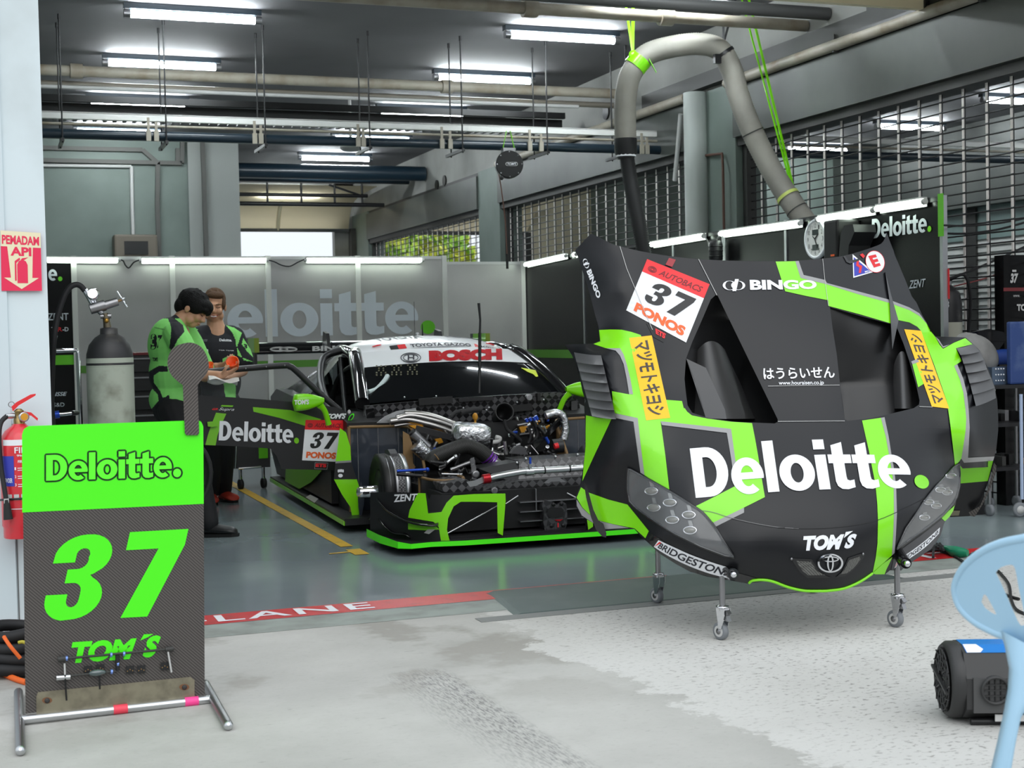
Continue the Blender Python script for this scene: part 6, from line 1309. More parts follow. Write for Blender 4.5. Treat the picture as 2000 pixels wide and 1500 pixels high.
def btx(s, q, sh): put_text(b, s, [B(x, y, .0015) for x, y in q], NEON, .06, sh)
btx('TOM', [(139, 1254), (267, 1246), (262, 1287), (141, 1296)], .22); btx('S', [(283, 1243), (315, 1240), (306, 1283), (278, 1285)], .2); bp_([(274, 1251), (281, 1239), (300, 1238), (288, 1245)], NEON, .0016)
b.build('board', bd)
b = MB(); PL = [(71, 1360), (74, 1352), (372, 1322), (380, 1328), (380, 1364), (71, 1397)]; b.prism(PL, lambda x, y, h: B(x, y, .001+h), .003, mat('worn_plate', (146, 140, 120), .42, metal=.55, noise=(20, (118, 112, 96), .4, .7)))
b.build('clamp_plate', bd)
for x, y in ((92, 1368), (360, 1342)):
    b = MB(); b.prism(disc2d(x, y, 10, 6, 16), lambda x, y, h: B(x, y, .004+h), .0008, mat('rust_stain', (122, 84, 58), .8)); b.lathe([(.009, 0), (.009, .006), (.004, .008)], B(x, y, .004), -BN, DTRIM, 8); b.build('bolt', bd)
p0, p1 = B(42, 1406, .012), B(410, 1366, .012)
b = MB(); b.tube([p0, p1], .0155, ALU, 14); b.build('stand_bar', bd)
for (xa, ya), (xb_, yb_) in (((36, 1352), (40, 1466)), ((401, 1336), (446, 1417))):
    A_, C_ = AZ(xa, ya, .0165), AZ(xb_, yb_, .0165); b = MB(); b.tube([A_, C_], .0165, STEEL, 16); b.ell(C_, .0165, ALU, n=14, k=8); b.ell(A_, .0165, ALU, n=14, k=8); b.build('stand_foot', bd)
d_ = (p1-p0).normalized(); L_ = (p1-p0).length
for f0, m in ((.475, mat('pink_tape', (236, 70, 90), .5)), (.86, mat('magenta_tape', (250, 70, 150), .5))):
    b = MB(); b.tube([p0+d_*L_*f0, p0+d_*L_*(f0+.075)], .0165, m, 14); b.build('tape_mark', bd)
# linkage tied to the board
lk = thing('rod_linkage', 'thin black rod linkage with blue fittings cable-tied low on the pit board', 'linkage', B(200, 1300, .02))
def lt(name, pts, r, m, h=.018, n=8): b = MB(); b.tube([B(x, y, h) for x, y in pts], r, m, n); return b.build(name, lk)
lt('upper_rod', [(118, 1287), (340, 1267)], .0045, DTRIM); lt('lower_rod', [(116, 1322), (228, 1311)], .004, DTRIM); lt('drop_rod', [(229, 1279), (230, 1309)], .007, BLK)
for x, y in ((121, 1287), (331, 1268)): lt('rod_end', [(x-8, y+1), (x+7, y-1)], .010, DTRIM)
for x, y in ((130, 1286), (217, 1279), (242, 1277), (326, 1269), (230, 1297), (218, 1312)): lt('blue_collar', [(x-2, y), (x+2, y)], .0085, mat('pale_blue_anodised', (120, 150, 220), .3, metal=.5))
b = MB(); b.ell(B(190, 1314, .02), (.030, .012, .012), mat('smoked_bulb', (70, 84, 84), .1, coat=1.0), n=16, k=10); b.build('sight_bulb', lk); lt('nozzle', [(110, 1324), (137, 1322)], .010, ALU)
for p in ([(127, 1318), (128, 1340), (130, 1368)], [(194, 1314), (195, 1346)]): lt('cable_tie', p, .0035, DBLK, .024, 6)
for p in ([(328, 1272), (335, 1313)], [(126, 1296), (127, 1318)]): lt('pale_tie', p, .0035, LGRY, .022, 6)
for x, y in ((172, 1308), (196, 1305), (254, 1308), (276, 1307), (322, 1301)):
    b = MB(); b.prism([(x-8, y-7), (x+8, y-8), (x+8, y+7), (x-8, y+8)], lambda x, y, h: B(x, y, .002+h), .008, BLK)
    for dx, dy in ((-5, 3), (0, 0), (5, 2)): b.ell(B(x+dx, y+dy, .011), .0025, KEV, n=6, k=4)
    b.build('clip', lk)
# hand paddle hooked over the board top
pd_ = thing('hand_paddle', 'dark carbon hand paddle with rounded head standing at the top right of the pit board', 'paddle', B(372, 850, .006))
HD = sm([(350, 673), (372, 669), (392, 677), (404, 695), (408, 714), (404, 729), (394, 741), (386, 752)], 4)+[(389, 846), (386, 850), (364, 850), (361, 846), (357, 752)]+sm([(357, 752), (345, 743), (333, 730), (327, 712), (330, 693), (338, 680), (350, 673)], 4)[1:-1]
TW2 = check_mat('carbon_twill_fine', (52, 47, 45), (98, 92, 88), 34, .45, (0, -PI/4, 0), stripes=True)
b = MB(); b.prism(HD, lambda x, y, h: B(x, y, .004+h), .006, TW2, BLK); b.build('blade', pd_)
# coiled hose and rope behind the board
b = MB(); cc = AZ(40, 1312, .0)
for k in range(4):
    r_ = .15-.008*k; z = .028+.045*k; o_ = Vector((.012*(k % 2), .01*k, z)); b.tube([cc+o_+Vector((r_*math.cos(a*PI/16), r_*.8*math.sin(a*PI/16), .01*math.sin(a*PI/8+k))) for a in range(32)], .024, RUB, 10, closed=True)
ch = thing('coiled_hose', 'thick black hose coiled on the ground behind the pit board', 'hose', cc); b.build('coil', ch)
b = MB(); ORP = mat('orange_rope', (236, 104, 30), .6); b.tube(spline([AD(8, 1244, 5.55), AD(20, 1262, 5.5), AD(40, 1286, 5.5)], 5), .008, ORP, 6); b.tube(spline([AZ(-6, 1296, .01), AZ(10, 1316, .01), AZ(30, 1326, .01), AZ(52, 1333, .01)], 6), .012, ORP, 8); b.tube(spline([AD(36, 1255, 5.6), AD(46, 1254, 5.6), AD(60, 1262, 5.6)], 5), .007, mat('yellow_cord', (190, 180, 60), .6), 6)
b.build('rope', ch)
# ================================================================== PIER: SIGN AND EXTINGUISHER
YS = 6.682
def SG(u, v, h=0.0): return AY(*pq(u, v, [(1, 450), (79, 455), (82, 568), (3, 568)]), YS-h)
PINK = mat('sign_pink', (232, 40, 84), .5); CRM = mat('sign_cream', (236, 226, 190), .5)
t = thing('fire_point_sign', 'red and cream fire extinguisher sign with downward arrow on the pier', 'sign', SG(.5, 0))
b = MB(); b.prism([(0, 0), (1, 0), (1, 1), (0, 1)], lambda u, v, h: SG(u, v, h), .002, PINK)
def sp2(pl, m, h): v, f = tri2d(pl); b.add([SG(x, y, h) for x, y in v], f, m)
sp2([(0, .74), (1, .74), (1, 1), (0, 1)], CRM, .0026); sp2([(.16, .74), (.80, .74), (.77, .22), (.93, .22), (.5, .03), (.07, .22), (.24, .22)], CRM, .0026)
put_text(b, 'PEMADAM', [SG(.03, .93, .0034), SG(.96, .93, .0034), SG(.96, .78, .0034), SG(.03, .78, .0034)], PINK, .035); put_text(b, 'API', [SG(.24, .74, .0034), SG(.76, .74, .0034), SG(.76, .59, .0034), SG(.24, .59, .0034)], PINK, .04)
sp2([(.40, .13), (.66, .13), (.66, .44), (.62, .50), (.56, .52), (.50, .52), (.44, .50), (.40, .44)], PINK, .0034); sp2([(.49, .52), (.57, .52), (.68, .57), (.52, .55)], PINK, .0034); sp2([(.34, .17), (.38, .17), (.38, .47), (.48, .53), (.46, .56), (.34, .5)], PINK, .0036)
b.build('plate', t)
ex = thing('fire_extinguisher', 'red dry powder fire extinguisher strapped to the white pier', 'fire extinguisher', (.152, 6.585, .47))
c = Vector((.152, 6.585, 0)); EXR = mat('extinguisher_red', (214, 44, 56), .3, coat=.4, noise=(30, (200, 60, 66), .5, .7))
b = MB(); b.lathe([(.078, .47), (.080, .475), (.080, .515), (.085, .525), (.085, .86), (.080, .905), (.062, .935), (.035, .955), (.026, .965)], c, (0, 0, 1), EXR, 36); b.build('body', ex)
def cyl_patch(b, a0, a1, z0, z1, m, r=.0862):
    b.grid(lambda u, v: c+Vector((r*math.sin(a0+(a1-a0)*u), -r*math.cos(a0+(a1-a0)*u), z0+(z1-z0)*v)), 14, 1, m)
b = MB(); cyl_patch(b, -1.0, 1.1, .875, .90, WHT, .0835); cyl_patch(b, -1.3, -.35, .70, .83, BLU)
def ctx(s, a0, a1, z0, z1, m, bold=.02):
    v, f, asp = text2d(s, bold); b.add([c+Vector((.0868*math.sin(a0+(a1-a0)*x/asp), -.0868*math.cos(a0+(a1-a0)*x/asp), z0+(z1-z0)*y)) for x, y in v], f, m)
ctx('FIRE', -.3, .5, .842, .868, WHT); ctx('9kg', -.2, .2, .825, .836, WHT); ctx('FIRE CLASS', -.15, .6, .80, .812, WHT)
for k in range(3):
    ctx(str(k+1), -.32, -.25, .77-.035*k, .782-.035*k, WHT)
    for j in range(2): cyl_patch(b, -.18, .5, .776-.035*k-.009*j, .779-.035*k-.009*j, WHT, .0865)
ctx('ABC POWDER', -1.25, -.45, .715, .735, WHT); 
for k in range(4): cyl_patch(b, -.75+.35*k, -.5+.35*k, .64, .665, LGRY, .0865)
cyl_patch(b, -.7, .6, .6, .603, WHT, .0865); b.build('label', ex)
b = MB(); b.lathe([(.024, .955), (.024, .985), (.018, .99), (.018, 1.015), (.022, 1.02), (.010, 1.03)], c, (0, 0, 1), mat('brass', (150, 128, 84), .35, metal=.9), 18); b.tube([c+Vector((-.02, -.0, 1.0)), c+Vector((-.055, -.01, 1.0))], .012, ALU, 10); b.lathe([(.02, .0), (.022, .018), (.018, .02)], c+Vector((.015, -.018, .995)), (.3, -1, 0), ALU, 18); b.lathe([(.016, .0205), (.001, .021)], c+Vector((.015, -.018, .995)), (.3, -1, 0), AMBER, 16); b.build('valve', ex)
b = MB(); RH = mat('handle_red', (226, 52, 56), .35)
b.prism([(-.025, 1.02), (.0, 1.045), (.07, 1.085), (.072, 1.093), (.05, 1.09), (-.01, 1.058), (-.03, 1.04)], lambda x, z, h: c+Vector((x, -.012+h, z)), .024, RH); b.prism([(.01, 1.005), (.05, .998), (.075, .975), (.078, .985), (.05, 1.012), (.012, 1.018)], lambda x, z, h: c+Vector((x, -.011+h, z)), .022, RH); b.tube([c+Vector((-.03+.012*math.cos(a*PI/8), -.01, 1.05+.012*math.sin(a*PI/8))) for a in range(16)], .002, STEEL, 5, closed=True); b.build('lever', ex)
b = MB(); b.tube(spline([c+Vector((-.05, -.01, 1.0)), c+Vector((-.075, -.03, .975)), c+Vector((-.085, -.05, .92)), c+Vector((-.083, -.06, .80)), c+Vector((-.07, -.08, .68)), c+Vector((-.065, -.085, .64))], 8), .0105, RUB, 12); b.tube([c+Vector((-.065, -.086, .645)), c+Vector((-.06, -.088, .56))], [.012, .02], RUB, 12); b.build('hose', ex)
b = MB(); b.tube([c+Vector((.0875*math.cos(a*PI/18), .0875*math.sin(a*PI/18), .636-.01*math.sin(a*PI/18))) for a in range(36)], .005, BLK, 6, closed=True); b.box(c+Vector((-.075, -.096, .63)), c+Vector((-.055, -.078, .65)), LGRY); b.build('strap', ex)
b = MB(); b.box(c+Vector((-.03, .08, .5)), c+Vector((.03, .1, .96)), STEEL); b.build('bracket', ex)
# ================================================================== GAS CYLINDER WITH REGULATOR
gc = thing('gas_cylinder', 'tall grey green gas cylinder with black shoulder and regulator beside the pier', 'gas cylinder', (.60, 7.3, 0))
c = Vector((.60, 7.3, 0)); GCM = mat('cylinder_grey', (158, 166, 152), .5, noise=(6, (118, 122, 108), .52, .7)); SHO = mat('shoulder_black', (36, 36, 38), .5, noise=(9, (70, 68, 64), .55, .7))
b = MB(); b.lathe([(.10, 0), (.113, .02), (.113, 1.235)], c, (0, 0, 1), GCM, 36); b.lathe([(.1135, 1.20), (.111, 1.255), (.098, 1.30), (.07, 1.335), (.044, 1.352)], c, (0, 0, 1), SHO, 36); b.lathe([(.113, 1.19), (.1145, 1.20)], c, (0, 0, 1), GCM, 36); b.build('body', gc)
def gp(x, y, dy=0.0): return AY(x, y, 7.3+dy)
b = MB(); b.lathe([(.044, 1.345), (.042, 1.38), (.022, 1.385)], c, (0, 0, 1), SHO, 20); b.tube([gp(210, 640), gp(208, 625), gp(205, 612)], [.02, .017, .014], mat('valve_bronze', (100, 92, 76), .35, metal=.8), 12)
b.tube([gp(196, 618), gp(217, 617)], .012, STEEL, 10); b.ell(gp(208, 626, -.02), .012, mat('valve_brass', (178, 136, 60), .3, metal=.8), n=10, k=6); b.build('valve', gc)
b = MB(); b.tube([gp(199, 612), gp(188, 600)], .015, STEEL, 10); b.tube([gp(176, 604), gp(205, 596)], [.026, .028], STEEL, 16); b.tube([gp(204, 597), gp(230, 589)], [.022, .020], STEEL, 16); b.tube([gp(229, 589), gp(240, 585)], .006, KEV, 8); b.tube([gp(228, 569), gp(248, 600)], .004, CHR, 8); b.ell(gp(240, 584), .010, CHR, n=8, k=6); b.build('regulator', gc)
b = MB(); b.lathe([(.026, -.01), (.030, .0), (.030, .02), (.024, .026)], gp(182, 576), (-.2, -1, .25), CHR, 20); b.lathe([(.024, .022), (.001, .024)], gp(182, 576), (-.2, -1, .25), WHT, 18); b.tube([gp(188, 600), gp(183, 585)], .010, CHR, 10); b.build('gauge', gc)
b = MB(); b.tube([gp(180, 592), gp(172, 578), gp(165, 566)], [.014, .013, .014], CHR, 12); b.tube(spline([gp(166, 568), gp(158, 559), gp(148, 556), gp(136, 562), gp(124, 582), gp(112, 620), gp(105, 665), gp(102, 720, .05), gp(101, 800, .1), gp(110, 900, .1)], 8), .014, RUB, 12); b.build('hose', gc)
# coil of air hose behind the cylinder, with a blue coupling
b = MB(); cc = Vector((1.0, 9.1, 0))
for k in range(5): b.tube([Vector((.95+.04*k*0, 8.9+.05*k, .50))+Vector(((.36-.02*k)*math.cos(a*PI/16), .0, (.30-.012*k)*math.sin(a*PI/16))) for a in range(32)], .017, RUB, 8, closed=True)
t = thing('air_hose_coil', 'coil of black air hose standing behind the grey green gas cylinder', 'hose', (.95, 9, .2)); b.build('coil', t)
b = MB(); P = [AY(x, y, 8.6) for x, y in ((104, 811), (116, 809), (122, 809), (140, 807))]; b.tube(P[:2], .022, BLUA, 12); b.tube(P[1:], .012, CHR, 10); b.tube([P[3], AY(150, 806, 8.7)], .016, BLK, 10); b.build('coupling', t)
# ================================================================== BLUE PLASTIC CHAIR (seen from behind)
CH = mat('pale_blue_plastic', (166, 204, 228), .38)
XM = 2072.0
def cp(x, y, h=0.0):
    e = (x-XM)/190.; d = 3.10+.06*((y-1050)/200.)+.055*e*e-.00083*(x-1900)+h; return AD(x, y, d)
def mirx(l): return [(2*XM-x, y) for x, y in l][::-1]
base = AZ(2072, 1500); cg = cp(2072, 1200); chx = thing('plastic_chair', 'pale blue plastic chair with slotted back, seen from behind at the right edge', 'chair', (cg.x, cg.y+.1, 0))
half = sm([(XM, 1042), (2030, 1045), (2000, 1052), (1960, 1060), (1920, 1077), (1887, 1104), (1869, 1135), (1867, 1160), (1878, 1188), (1905, 1214), (1940, 1233), (1965, 1243)], 4)
outl = half + sm([(1965, 1243), (2000, 1264), (2040, 1274), (XM, 1277)], 3)[1:]; outl = outl[:-1]+mirx(outl)[:-1]
slots = [sm([(1945, 1118), (1955, 1108), (1975, 1103), (1983, 1112), (1990, 1150), (1999, 1190), (2003, 1215), (1994, 1222), (1982, 1200), (1965, 1160)], 2), sm([(1917, 1176), (1921, 1162), (1927, 1164), (1938, 1184), (1946, 1200), (1936, 1196), (1924, 1187)], 2), sm([(2014, 1098), (2045, 1094), (2052, 1110), (2050, 1160), (2048, 1225), (2034, 1228), (2026, 1180), (2016, 1130)], 2)]
slots = slots + [mirx(s_) for s_ in slots]
b = MB(); v, f = cut_loops([outl]+slots, 14.0)
b.add([cp(x, y) for x, y in v], f, CH, True); b.add([cp(x, y, .022) for x, y in v], [t_[::-1] for t_ in f], CH, True)
for lp in [outl]+slots: n = len(lp); b.add([cp(x, y) for x, y in lp]+[cp(x, y, .022) for x, y in lp], [(i, (i+1) % n, (i+1) % n+n, i+n) for i in range(n)], CH, True)
b.tube([cp(x, y, .008) for x, y in outl], .010, CH, 8, closed=True); b.build('backrest', chx)
for sg in (0, 1):
    lw = [(1964, 1236), (1972, 1270), (1980, 1310), (1978, 1350), (1970, 1395), (1958, 1450), (1944, 1510), (1915, 1640), (1886, 1760)]; rw = [(2020, 1266), (2014, 1290), (2012, 1340), (2008, 1380), (1994, 1402), (1984, 1450), (1974, 1510), (1946, 1640), (1916, 1762)]
    if sg: lw, rw = [(2*XM-x, y) for x, y in rw], [(2*XM-x, y) for x, y in lw]
    N_ = len(lw); b = MB(); dd = lambda k, h: 3.14+.0*k+h; A_ = [AD(*lw[k], 3.15-.012*k-.00083*(lw[k][0]-1900)) for k in range(N_)]; C_ = [AD(*rw[k], 3.15-.012*k-.00083*(rw[k][0]-1900)) for k in range(N_)]; M_ = [((A_[k]+C_[k])/2)-CF*.012 for k in range(N_)]; D_ = [p+CF*.03 for p in C_]; F_ = [p+CF*.03 for p in A_]
    rings = [A_, M_, C_, D_, F_]; vs = [p for r_ in rings for p in r_]; b.add(vs, [(i*N_+k, ((i+1) % 5)*N_+k, ((i+1) % 5)*N_+k+1, i*N_+k+1) for i in range(5) for k in range(N_-1)], CH, True); b.build('leg', chx)
f0 = Vector((CF.x, CF.y, 0)).normalized(); r0 = Vector((f0.y, -f0.x, 0)); fw = (f0*.8+r0*.6).normalized(); rt = Vector((fw.y, -fw.x, 0)); s0 = Vector((cp(XM, 1277).x, cp(XM, 1277).y, .44))+rt*.06
b = MB(); b.prism([(-.13, -.0), (.17, -.02), (.20, .18), (.18, .38), (.10, .42), (-.10, .42), (-.14, .38), (-.14, .18)], lambda x, y, h: s0+rt*x+fw*(y+.03)+Vector((0, 0, h-.02)), .025, CH); b.build('seat', chx)
for sg in (-1, 1): b = MB(); b.tube([s0+rt*sg*.19+fw*.38+Vector((0, 0, -.01)), s0+rt*sg*.23+fw*.44+Vector((0, 0, -.44))], [.028, .018], CH, 10); b.build('leg', chx)
# ================================================================== BLOWER HEATER
bw = AZ(1852, 1402); bl = thing('blower_heater', 'black blower heater with blue top label lying on the apron behind the plastic chair', 'blower', bw)
BLM = mat('blower_black', (44, 44, 44), .5); axb = Vector((.915, -.40, 0)).normalized(); fb = Vector((-axb.y, axb.x, 0))
def W_(l, d, z): return bw+axb*l+fb*d+Vector((0, 0, z))
oct_ = [(-.125, .06), (-.125, .16), (-.085, .235), (-.03, .25), (.05, .25), (.125, .18), (.125, .06), (.07, .02), (-.07, .02)]
b = MB(); n = len(oct_); A_ = [W_(.03, d, z) for d, z in oct_]; C_ = [W_(.62, d, z) for d, z in oct_]; b.add(A_+C_, [(i, (i+1) % n, (i+1) % n+n, i+n) for i in range(n)]+[tuple(range(n))[::-1], tuple(range(n, 2*n))], BLM)
b.prism([(.05, .05), (.26, .05), (.23, .155), (.05, .165)], lambda l, z, h: W_(l, -.126-h, z), .006, mat('blower_panel', (72, 72, 72), .45)); b.prism([(.12, .025), (.24, .025), (.24, .045), (.12, .048)], lambda l, z, h: W_(l, -.118-h, z-.005), .004, LGRY); b.build('housing', bl)
b = MB(); b.lathe([(.10, .045), (.122, .04), (.126, .03), (.126, .0), (.114, -.015), (.104, -.01)], W_(0, 0, .13), axb, BLM, 40); b.lathe([(.106, -.018), (.001, -.016)], W_(0, 0, .13), axb, DBLK, 32)
for r_ in (.04, .06, .08, .1): b.tube([W_(-.02, r_*math.cos(a*PI/16), .13+r_*math.sin(a*PI/16)) for a in range(32)], .003, BLM, 5, closed=True)
for k in range(14): a = k*PI/7; b.tube([W_(-.022, .03*math.cos(a), .13+.03*math.sin(a)), W_(-.022, .075*math.cos(a+.3), .13+.075*math.sin(a+.3)), W_(-.022, .106*math.cos(a), .13+.106*math.sin(a))], .003, BLM, 5)
b.bar(W_(-.026, -.1, .105), W_(-.026, .1, .155), .012, .008, BLM); b.build('intake_grille', bl)
b = MB(); b.add([W_(.04, -.0865, .2365), W_(.62, -.0865, .2365), W_(.62, -.03, .2515), W_(.04, -.03, .2515), W_(.62, .05, .2515), W_(.04, .05, .2515)], [(0, 1, 2, 3), (3, 2, 4, 5)], mat('blower_blue', (22, 120, 200), .35)); v, f = tri2d([(.042, .0), (.085, .0), (.10, .4), (.085, 1), (.042, 1)]); b.add([W_(l, -.087+.057*t_, .2375+.0152*t_) for l, t_ in v], f, WHT)
v, f = tri2d([(.24, .1), (.60, .1), (.60, .5), (.27, .5)]); b.add([W_(l, -.087+.057*t_, .2378+.0152*t_) for l, t_ in v], f, mat('pale_blue', (150, 205, 240), .4)); b.prism([(.42, -.02), (.46, -.02), (.46, .0), (.42, .0)], lambda l, d, h: W_(l, d, .2515+h), .008, BLK); b.build('top_label', bl)
b = MB(); cvt = W_(.118, -.125, .125); b.lathe([(.045, -.01), (.047, .02), (.040, .022), (.036, .0)], cvt, -fb, BLM, 28); b.lathe([(.037, .004), (.001, .004)], cvt, -fb, DBLK, 24)
for k in (-1, 0, 1): b.bar(cvt-fb*.012+axb*(.018*k)+Vector((0, 0, -.034)), cvt-fb*.012+axb*(.018*k)+Vector((0, 0, .034)), .004, .004, BLM); b.bar(cvt-fb*.012+Vector((0, 0, .018*k))-axb*.034, cvt-fb*.012+Vector((0, 0, .018*k))+axb*.034, .004, .004, BLM)
b.build('outlet_vent', bl)
b = MB(); b.box((0, 0, 0), (.05, .04, .045), GBLK, Matrix.Translation(W_(.178, -.17, .105)), bev=.008); b.ell(W_(.20, -.172, .13), .010, CHR, n=10, k=6); b.tube([W_(.22, -.15, .128), W_(.6, -.15, .128)], .014, mat('blower_panel', (72, 72, 72), .45), 12); b.build('carry_handle', bl)
b = MB()
for d in (-.09, .09): b.tube([W_(.05, d, .012), W_(.62, d, .012)], .012, BLK, 8)
for l in (.12, .5): b.bar(W_(l, -.09, .012), W_(l, .09, .03), .03, .02, BLK)
b.build('skid', bl)
# ================================================================== CABLES ON THE FLOOR AT RIGHT
def fw_(px, label, r=.007, m=RUB, z=.008): 
    P = spline([AZ(x, y, z) for x, y in px], 8); b = MB(); b.tube(P, r, m, 6); return tag(b.build('power_cable', loc=P[0]), label, 'cable', 'loose wires')
fw_([(1800, 1082), (1830, 1065), (1850, 1078), (1868, 1076), (1890, 1084), (1905, 1078)], 'black cable running along the red line at the right behind the bodywork')
fw_([(1838, 1078), (1858, 1084), (1880, 1096), (1900, 1115), (1920, 1140), (1960, 1160), (1990, 1170)], 'black cable curling towards the blue chair over the apron')
fw_([(1950, 1115), (1970, 1140), (1975, 1170), (1985, 1190), (2005, 1200)], 'black cable seen through the slots of the blue chair')
b = MB(); b.tube([AZ(1846, 1070, .03), AZ(1866, 1078, .03), AZ(1878, 1079, .03), AZ(1890, 1080, .03)], [.014, .034, .028, .02], mat('plug_green', (20, 130, 92), .4), 12); tag(b.build('cable_plug', loc=AZ(1866, 1078)), 'green plug connector on the floor beside the red line at right', 'plug')
b = MB(); rnd = random.Random(3)
for k in range(7): x = 1815+rnd.random()*22; b.tube(spline([AZ(x+rnd.gauss(0, 7), 1072+rnd.gauss(0, 5), .01+.012*j) for j in range(5)], 5), .008, RUB, 6)
tag(b.build('cable_bundle', loc=AZ(1826, 1076)), 'tangled black cable bundle on the floor under the bodywork edge', 'cable')
# ================================================================== RIGHT BACKGROUND EQUIPMENT
def Y9(x, y, Y=8.35): return AY(x, y, Y)
g2 = thing('gas_cylinder', 'grey gas cylinder with chalked black shoulder beyond the lettered end panel', 'gas cylinder', (6.86, 8.99, 0))
c = Vector((6.86, 8.99, 0)); b = MB(); b.lathe([(.09, 0), (.105, .02), (.105, 1.38)], c, (0, 0, 1), mat('cylinder_pale', (186, 186, 170), .5, noise=(7, (120, 116, 100), .55, .68)), 28); b.lathe([(.1055, 1.33), (.105, 1.47), (.09, 1.55), (.05, 1.60), (.03, 1.61)], c, (0, 0, 1), SHO, 28); b.build('body', g2)
b = MB(); b.lathe([(.03, 1.6), (.03, 1.66), (.015, 1.68)], c, (0, 0, 1), STEEL, 12); b.tube(spline([c+Vector((0, -.03, 1.65)), c+Vector((.08, -.1, 1.68)), c+Vector((.13, -.1, 1.5)), c+Vector((.14, -.05, 1.2))], 6), .012, RUB, 8); b.build('valve', g2)
b = MB(); dv = (CPOS-c); dv.z = 0; dv.normalize(); rv = Vector((-dv.y, dv.x, 0)); 
for s, z0, z1, w in (('38', 1.44, 1.49, .05), ('10', 1.39, 1.425, .03)):
    o_ = c+dv*.106+rv*.02; put_text(b, s, [o_-rv*w*-.0+rv*-.06+Vector((0, 0, z1)), o_+rv*(w-.06)+Vector((0, 0, z1)), o_+rv*(w-.06)+Vector((0, 0, z0)), o_+rv*-.06+Vector((0, 0, z0))], WHT, .0)
b.build('chalk_mark', g2)
t = thing('tool_cabinet', 'tall black cabinet with white lettering and a red line at the right edge', 'cabinet', (6.8, 8.6, 0)); A_ = Y9(1960, 498, 8.4)
b = MB(); b.box((A_.x, 8.4, .0), (A_.x+.30, 8.5, A_.z), PBLK); yf = 8.395
def T4(x0, y0, x1, y1): a_, c_ = AY(x0, y0, yf), AY(x1, y1, yf); return [(a_.x, yf, a_.z), (c_.x, yf, a_.z), (c_.x, yf, c_.z), (a_.x, yf, c_.z)]
put_text(b, '37', T4(1973, 534, 1989, 553), LGRY, .05, .2); put_text(b, 'TO', T4(1986, 594, 2004, 607), LGRY, .05); put_text(b, 'www.', T4(1979, 576, 1992, 580), LGRY); b.add(T4(1960, 562, 2030, 568), [(0, 1, 2, 3)], mat('cab_red', (110, 30, 34), .5)); b.add(T4(1977, 527, 1985, 531), [(0, 1, 2, 3)], LGRY); b.build('body', t)
t = thing('tool_trolley', 'black equipment trolley with cluttered shelves at the far right', 'trolley', Y9(1960, 985, 8.1))
for z in (.32, .62, .88): b = MB(); b.box((Y9(1928, 900, 8.0).x, 7.95, z-.012), (Y9(2010, 900, 8.0).x, 8.35, z+.012), BLK); b.build('shelf', t)
for x, Y in ((1932, 8.0), (2006, 8.0), (1932, 8.32), (1985, 8.32)):
    p = Y9(x, 900, Y); b = MB(); b.tube([(p.x, Y, .08), (p.x, Y, .93)], .012, STEEL, 8); b.build('post', t); b = MB(); b.lathe([(.02, -.012), (.04, -.012), (.04, .012), (.02, .012)], (p.x, Y, .04), (1, 0, .0), GRUB, 16); b.build('castor', t)
rnd = random.Random(9)
for k in range(14):
    b = MB()
    p = Vector((Y9(1936+(k%7)*9.5, 900, 8.1).x, 8.0+rnd.random()*.2, (.333, .633)[k//7])); s_ = rnd.uniform(.025, .06); b.box(p, p+Vector((.032, s_*2, s_*1.3)), rnd.choice((DBLK, BLK, DTRIM, GRY, AMBER)))
    tag(b.build('tool_box', loc=p), 'small dark box or tool lying on the shelves of the black trolley', 'tool box', 'odds and ends on the trolley shelves')
b = MB(); p0, p1 = Y9(1938, 770, 8.05), Y9(1980, 716, 8.05); b.box((p0.x, 8.05, .893), (p1.x, 8.25, p1.z), mat('case_steel', (96, 112, 132), .4, metal=.5))
for i in range(4):
    for j in range(3): b.ell((p0.x+.03+.022*i, 8.048, .92+.04*j), .006, WHT, n=6, k=4)
tag(b.build('steel_case', loc=(p0.x, 8.1, .893)), 'blue grey perforated steel case on the trolley at far right', 'case')
p0, p1 = Y9(1974, 764, 7.99), Y9(2040, 627, 7.99); b = MB(); b.box((p0.x, 7.99, .893), (p1.x, 8.03, p1.z), mat('scuffed_blue', (40, 66, 122), .5, noise=(5, (90, 110, 150), .5, .7)), bev=.012); tag(b.build('blue_board', loc=(p0.x, 8.0, .893)), 'scuffed dark blue board standing on the trolley at the right edge', 'board')
p = Y9(1958, 698, 8.38); b = MB(); b.tube([(p.x-.09, 8.38, p.z), (p.x+.12, 8.38, p.z)], .06, mat('cloth_blue', (24, 66, 150), .6), 14); b.box((p.x-.06, 8.34, .89), (p.x+.06, 8.42, p.z-.05), DBLK); tag(b.build('blue_roll', loc=(p.x, 8.38, .9)), 'bright blue rolled cover behind the grey bag', 'roll')
b = MB(); c = Y9(1908, 690, 8.2)
def bag(u, v):
    a = u*2*PI; t_ = v*PI; r_ = 1+.10*math.sin(5*a)*math.sin(t_); return c+Vector((.17*math.sin(t_)*math.cos(a)*r_, .10*math.sin(t_)*math.sin(a), .13*math.cos(t_)*r_-.06*math.sin(t_)*math.cos(a)))
eb = MB(); eb.box((c.x-.16, 8.1, .06), (c.x-.03, 8.32, c.z-.10), DBLK); es = thing('equipment_stand', 'dark stand under the crumpled grey cloth cover, mostly hidden by the bodywork', 'stand', (c.x, 8.2, 0)); eb.build('body', es); eb = MB(); eb.box((c.x-.18, 8.08, 0), (c.x-.02, 8.34, .06), BLK); eb.build('base', es)
b.grid(bag, 28, 14, mat('bag_grey', (138, 138, 136), .7, noise=(8, (118, 118, 116), .4, .7))); tag(b.build('dust_cover', loc=c), 'crumpled grey cloth cover beyond the far louvred wing', 'cover')
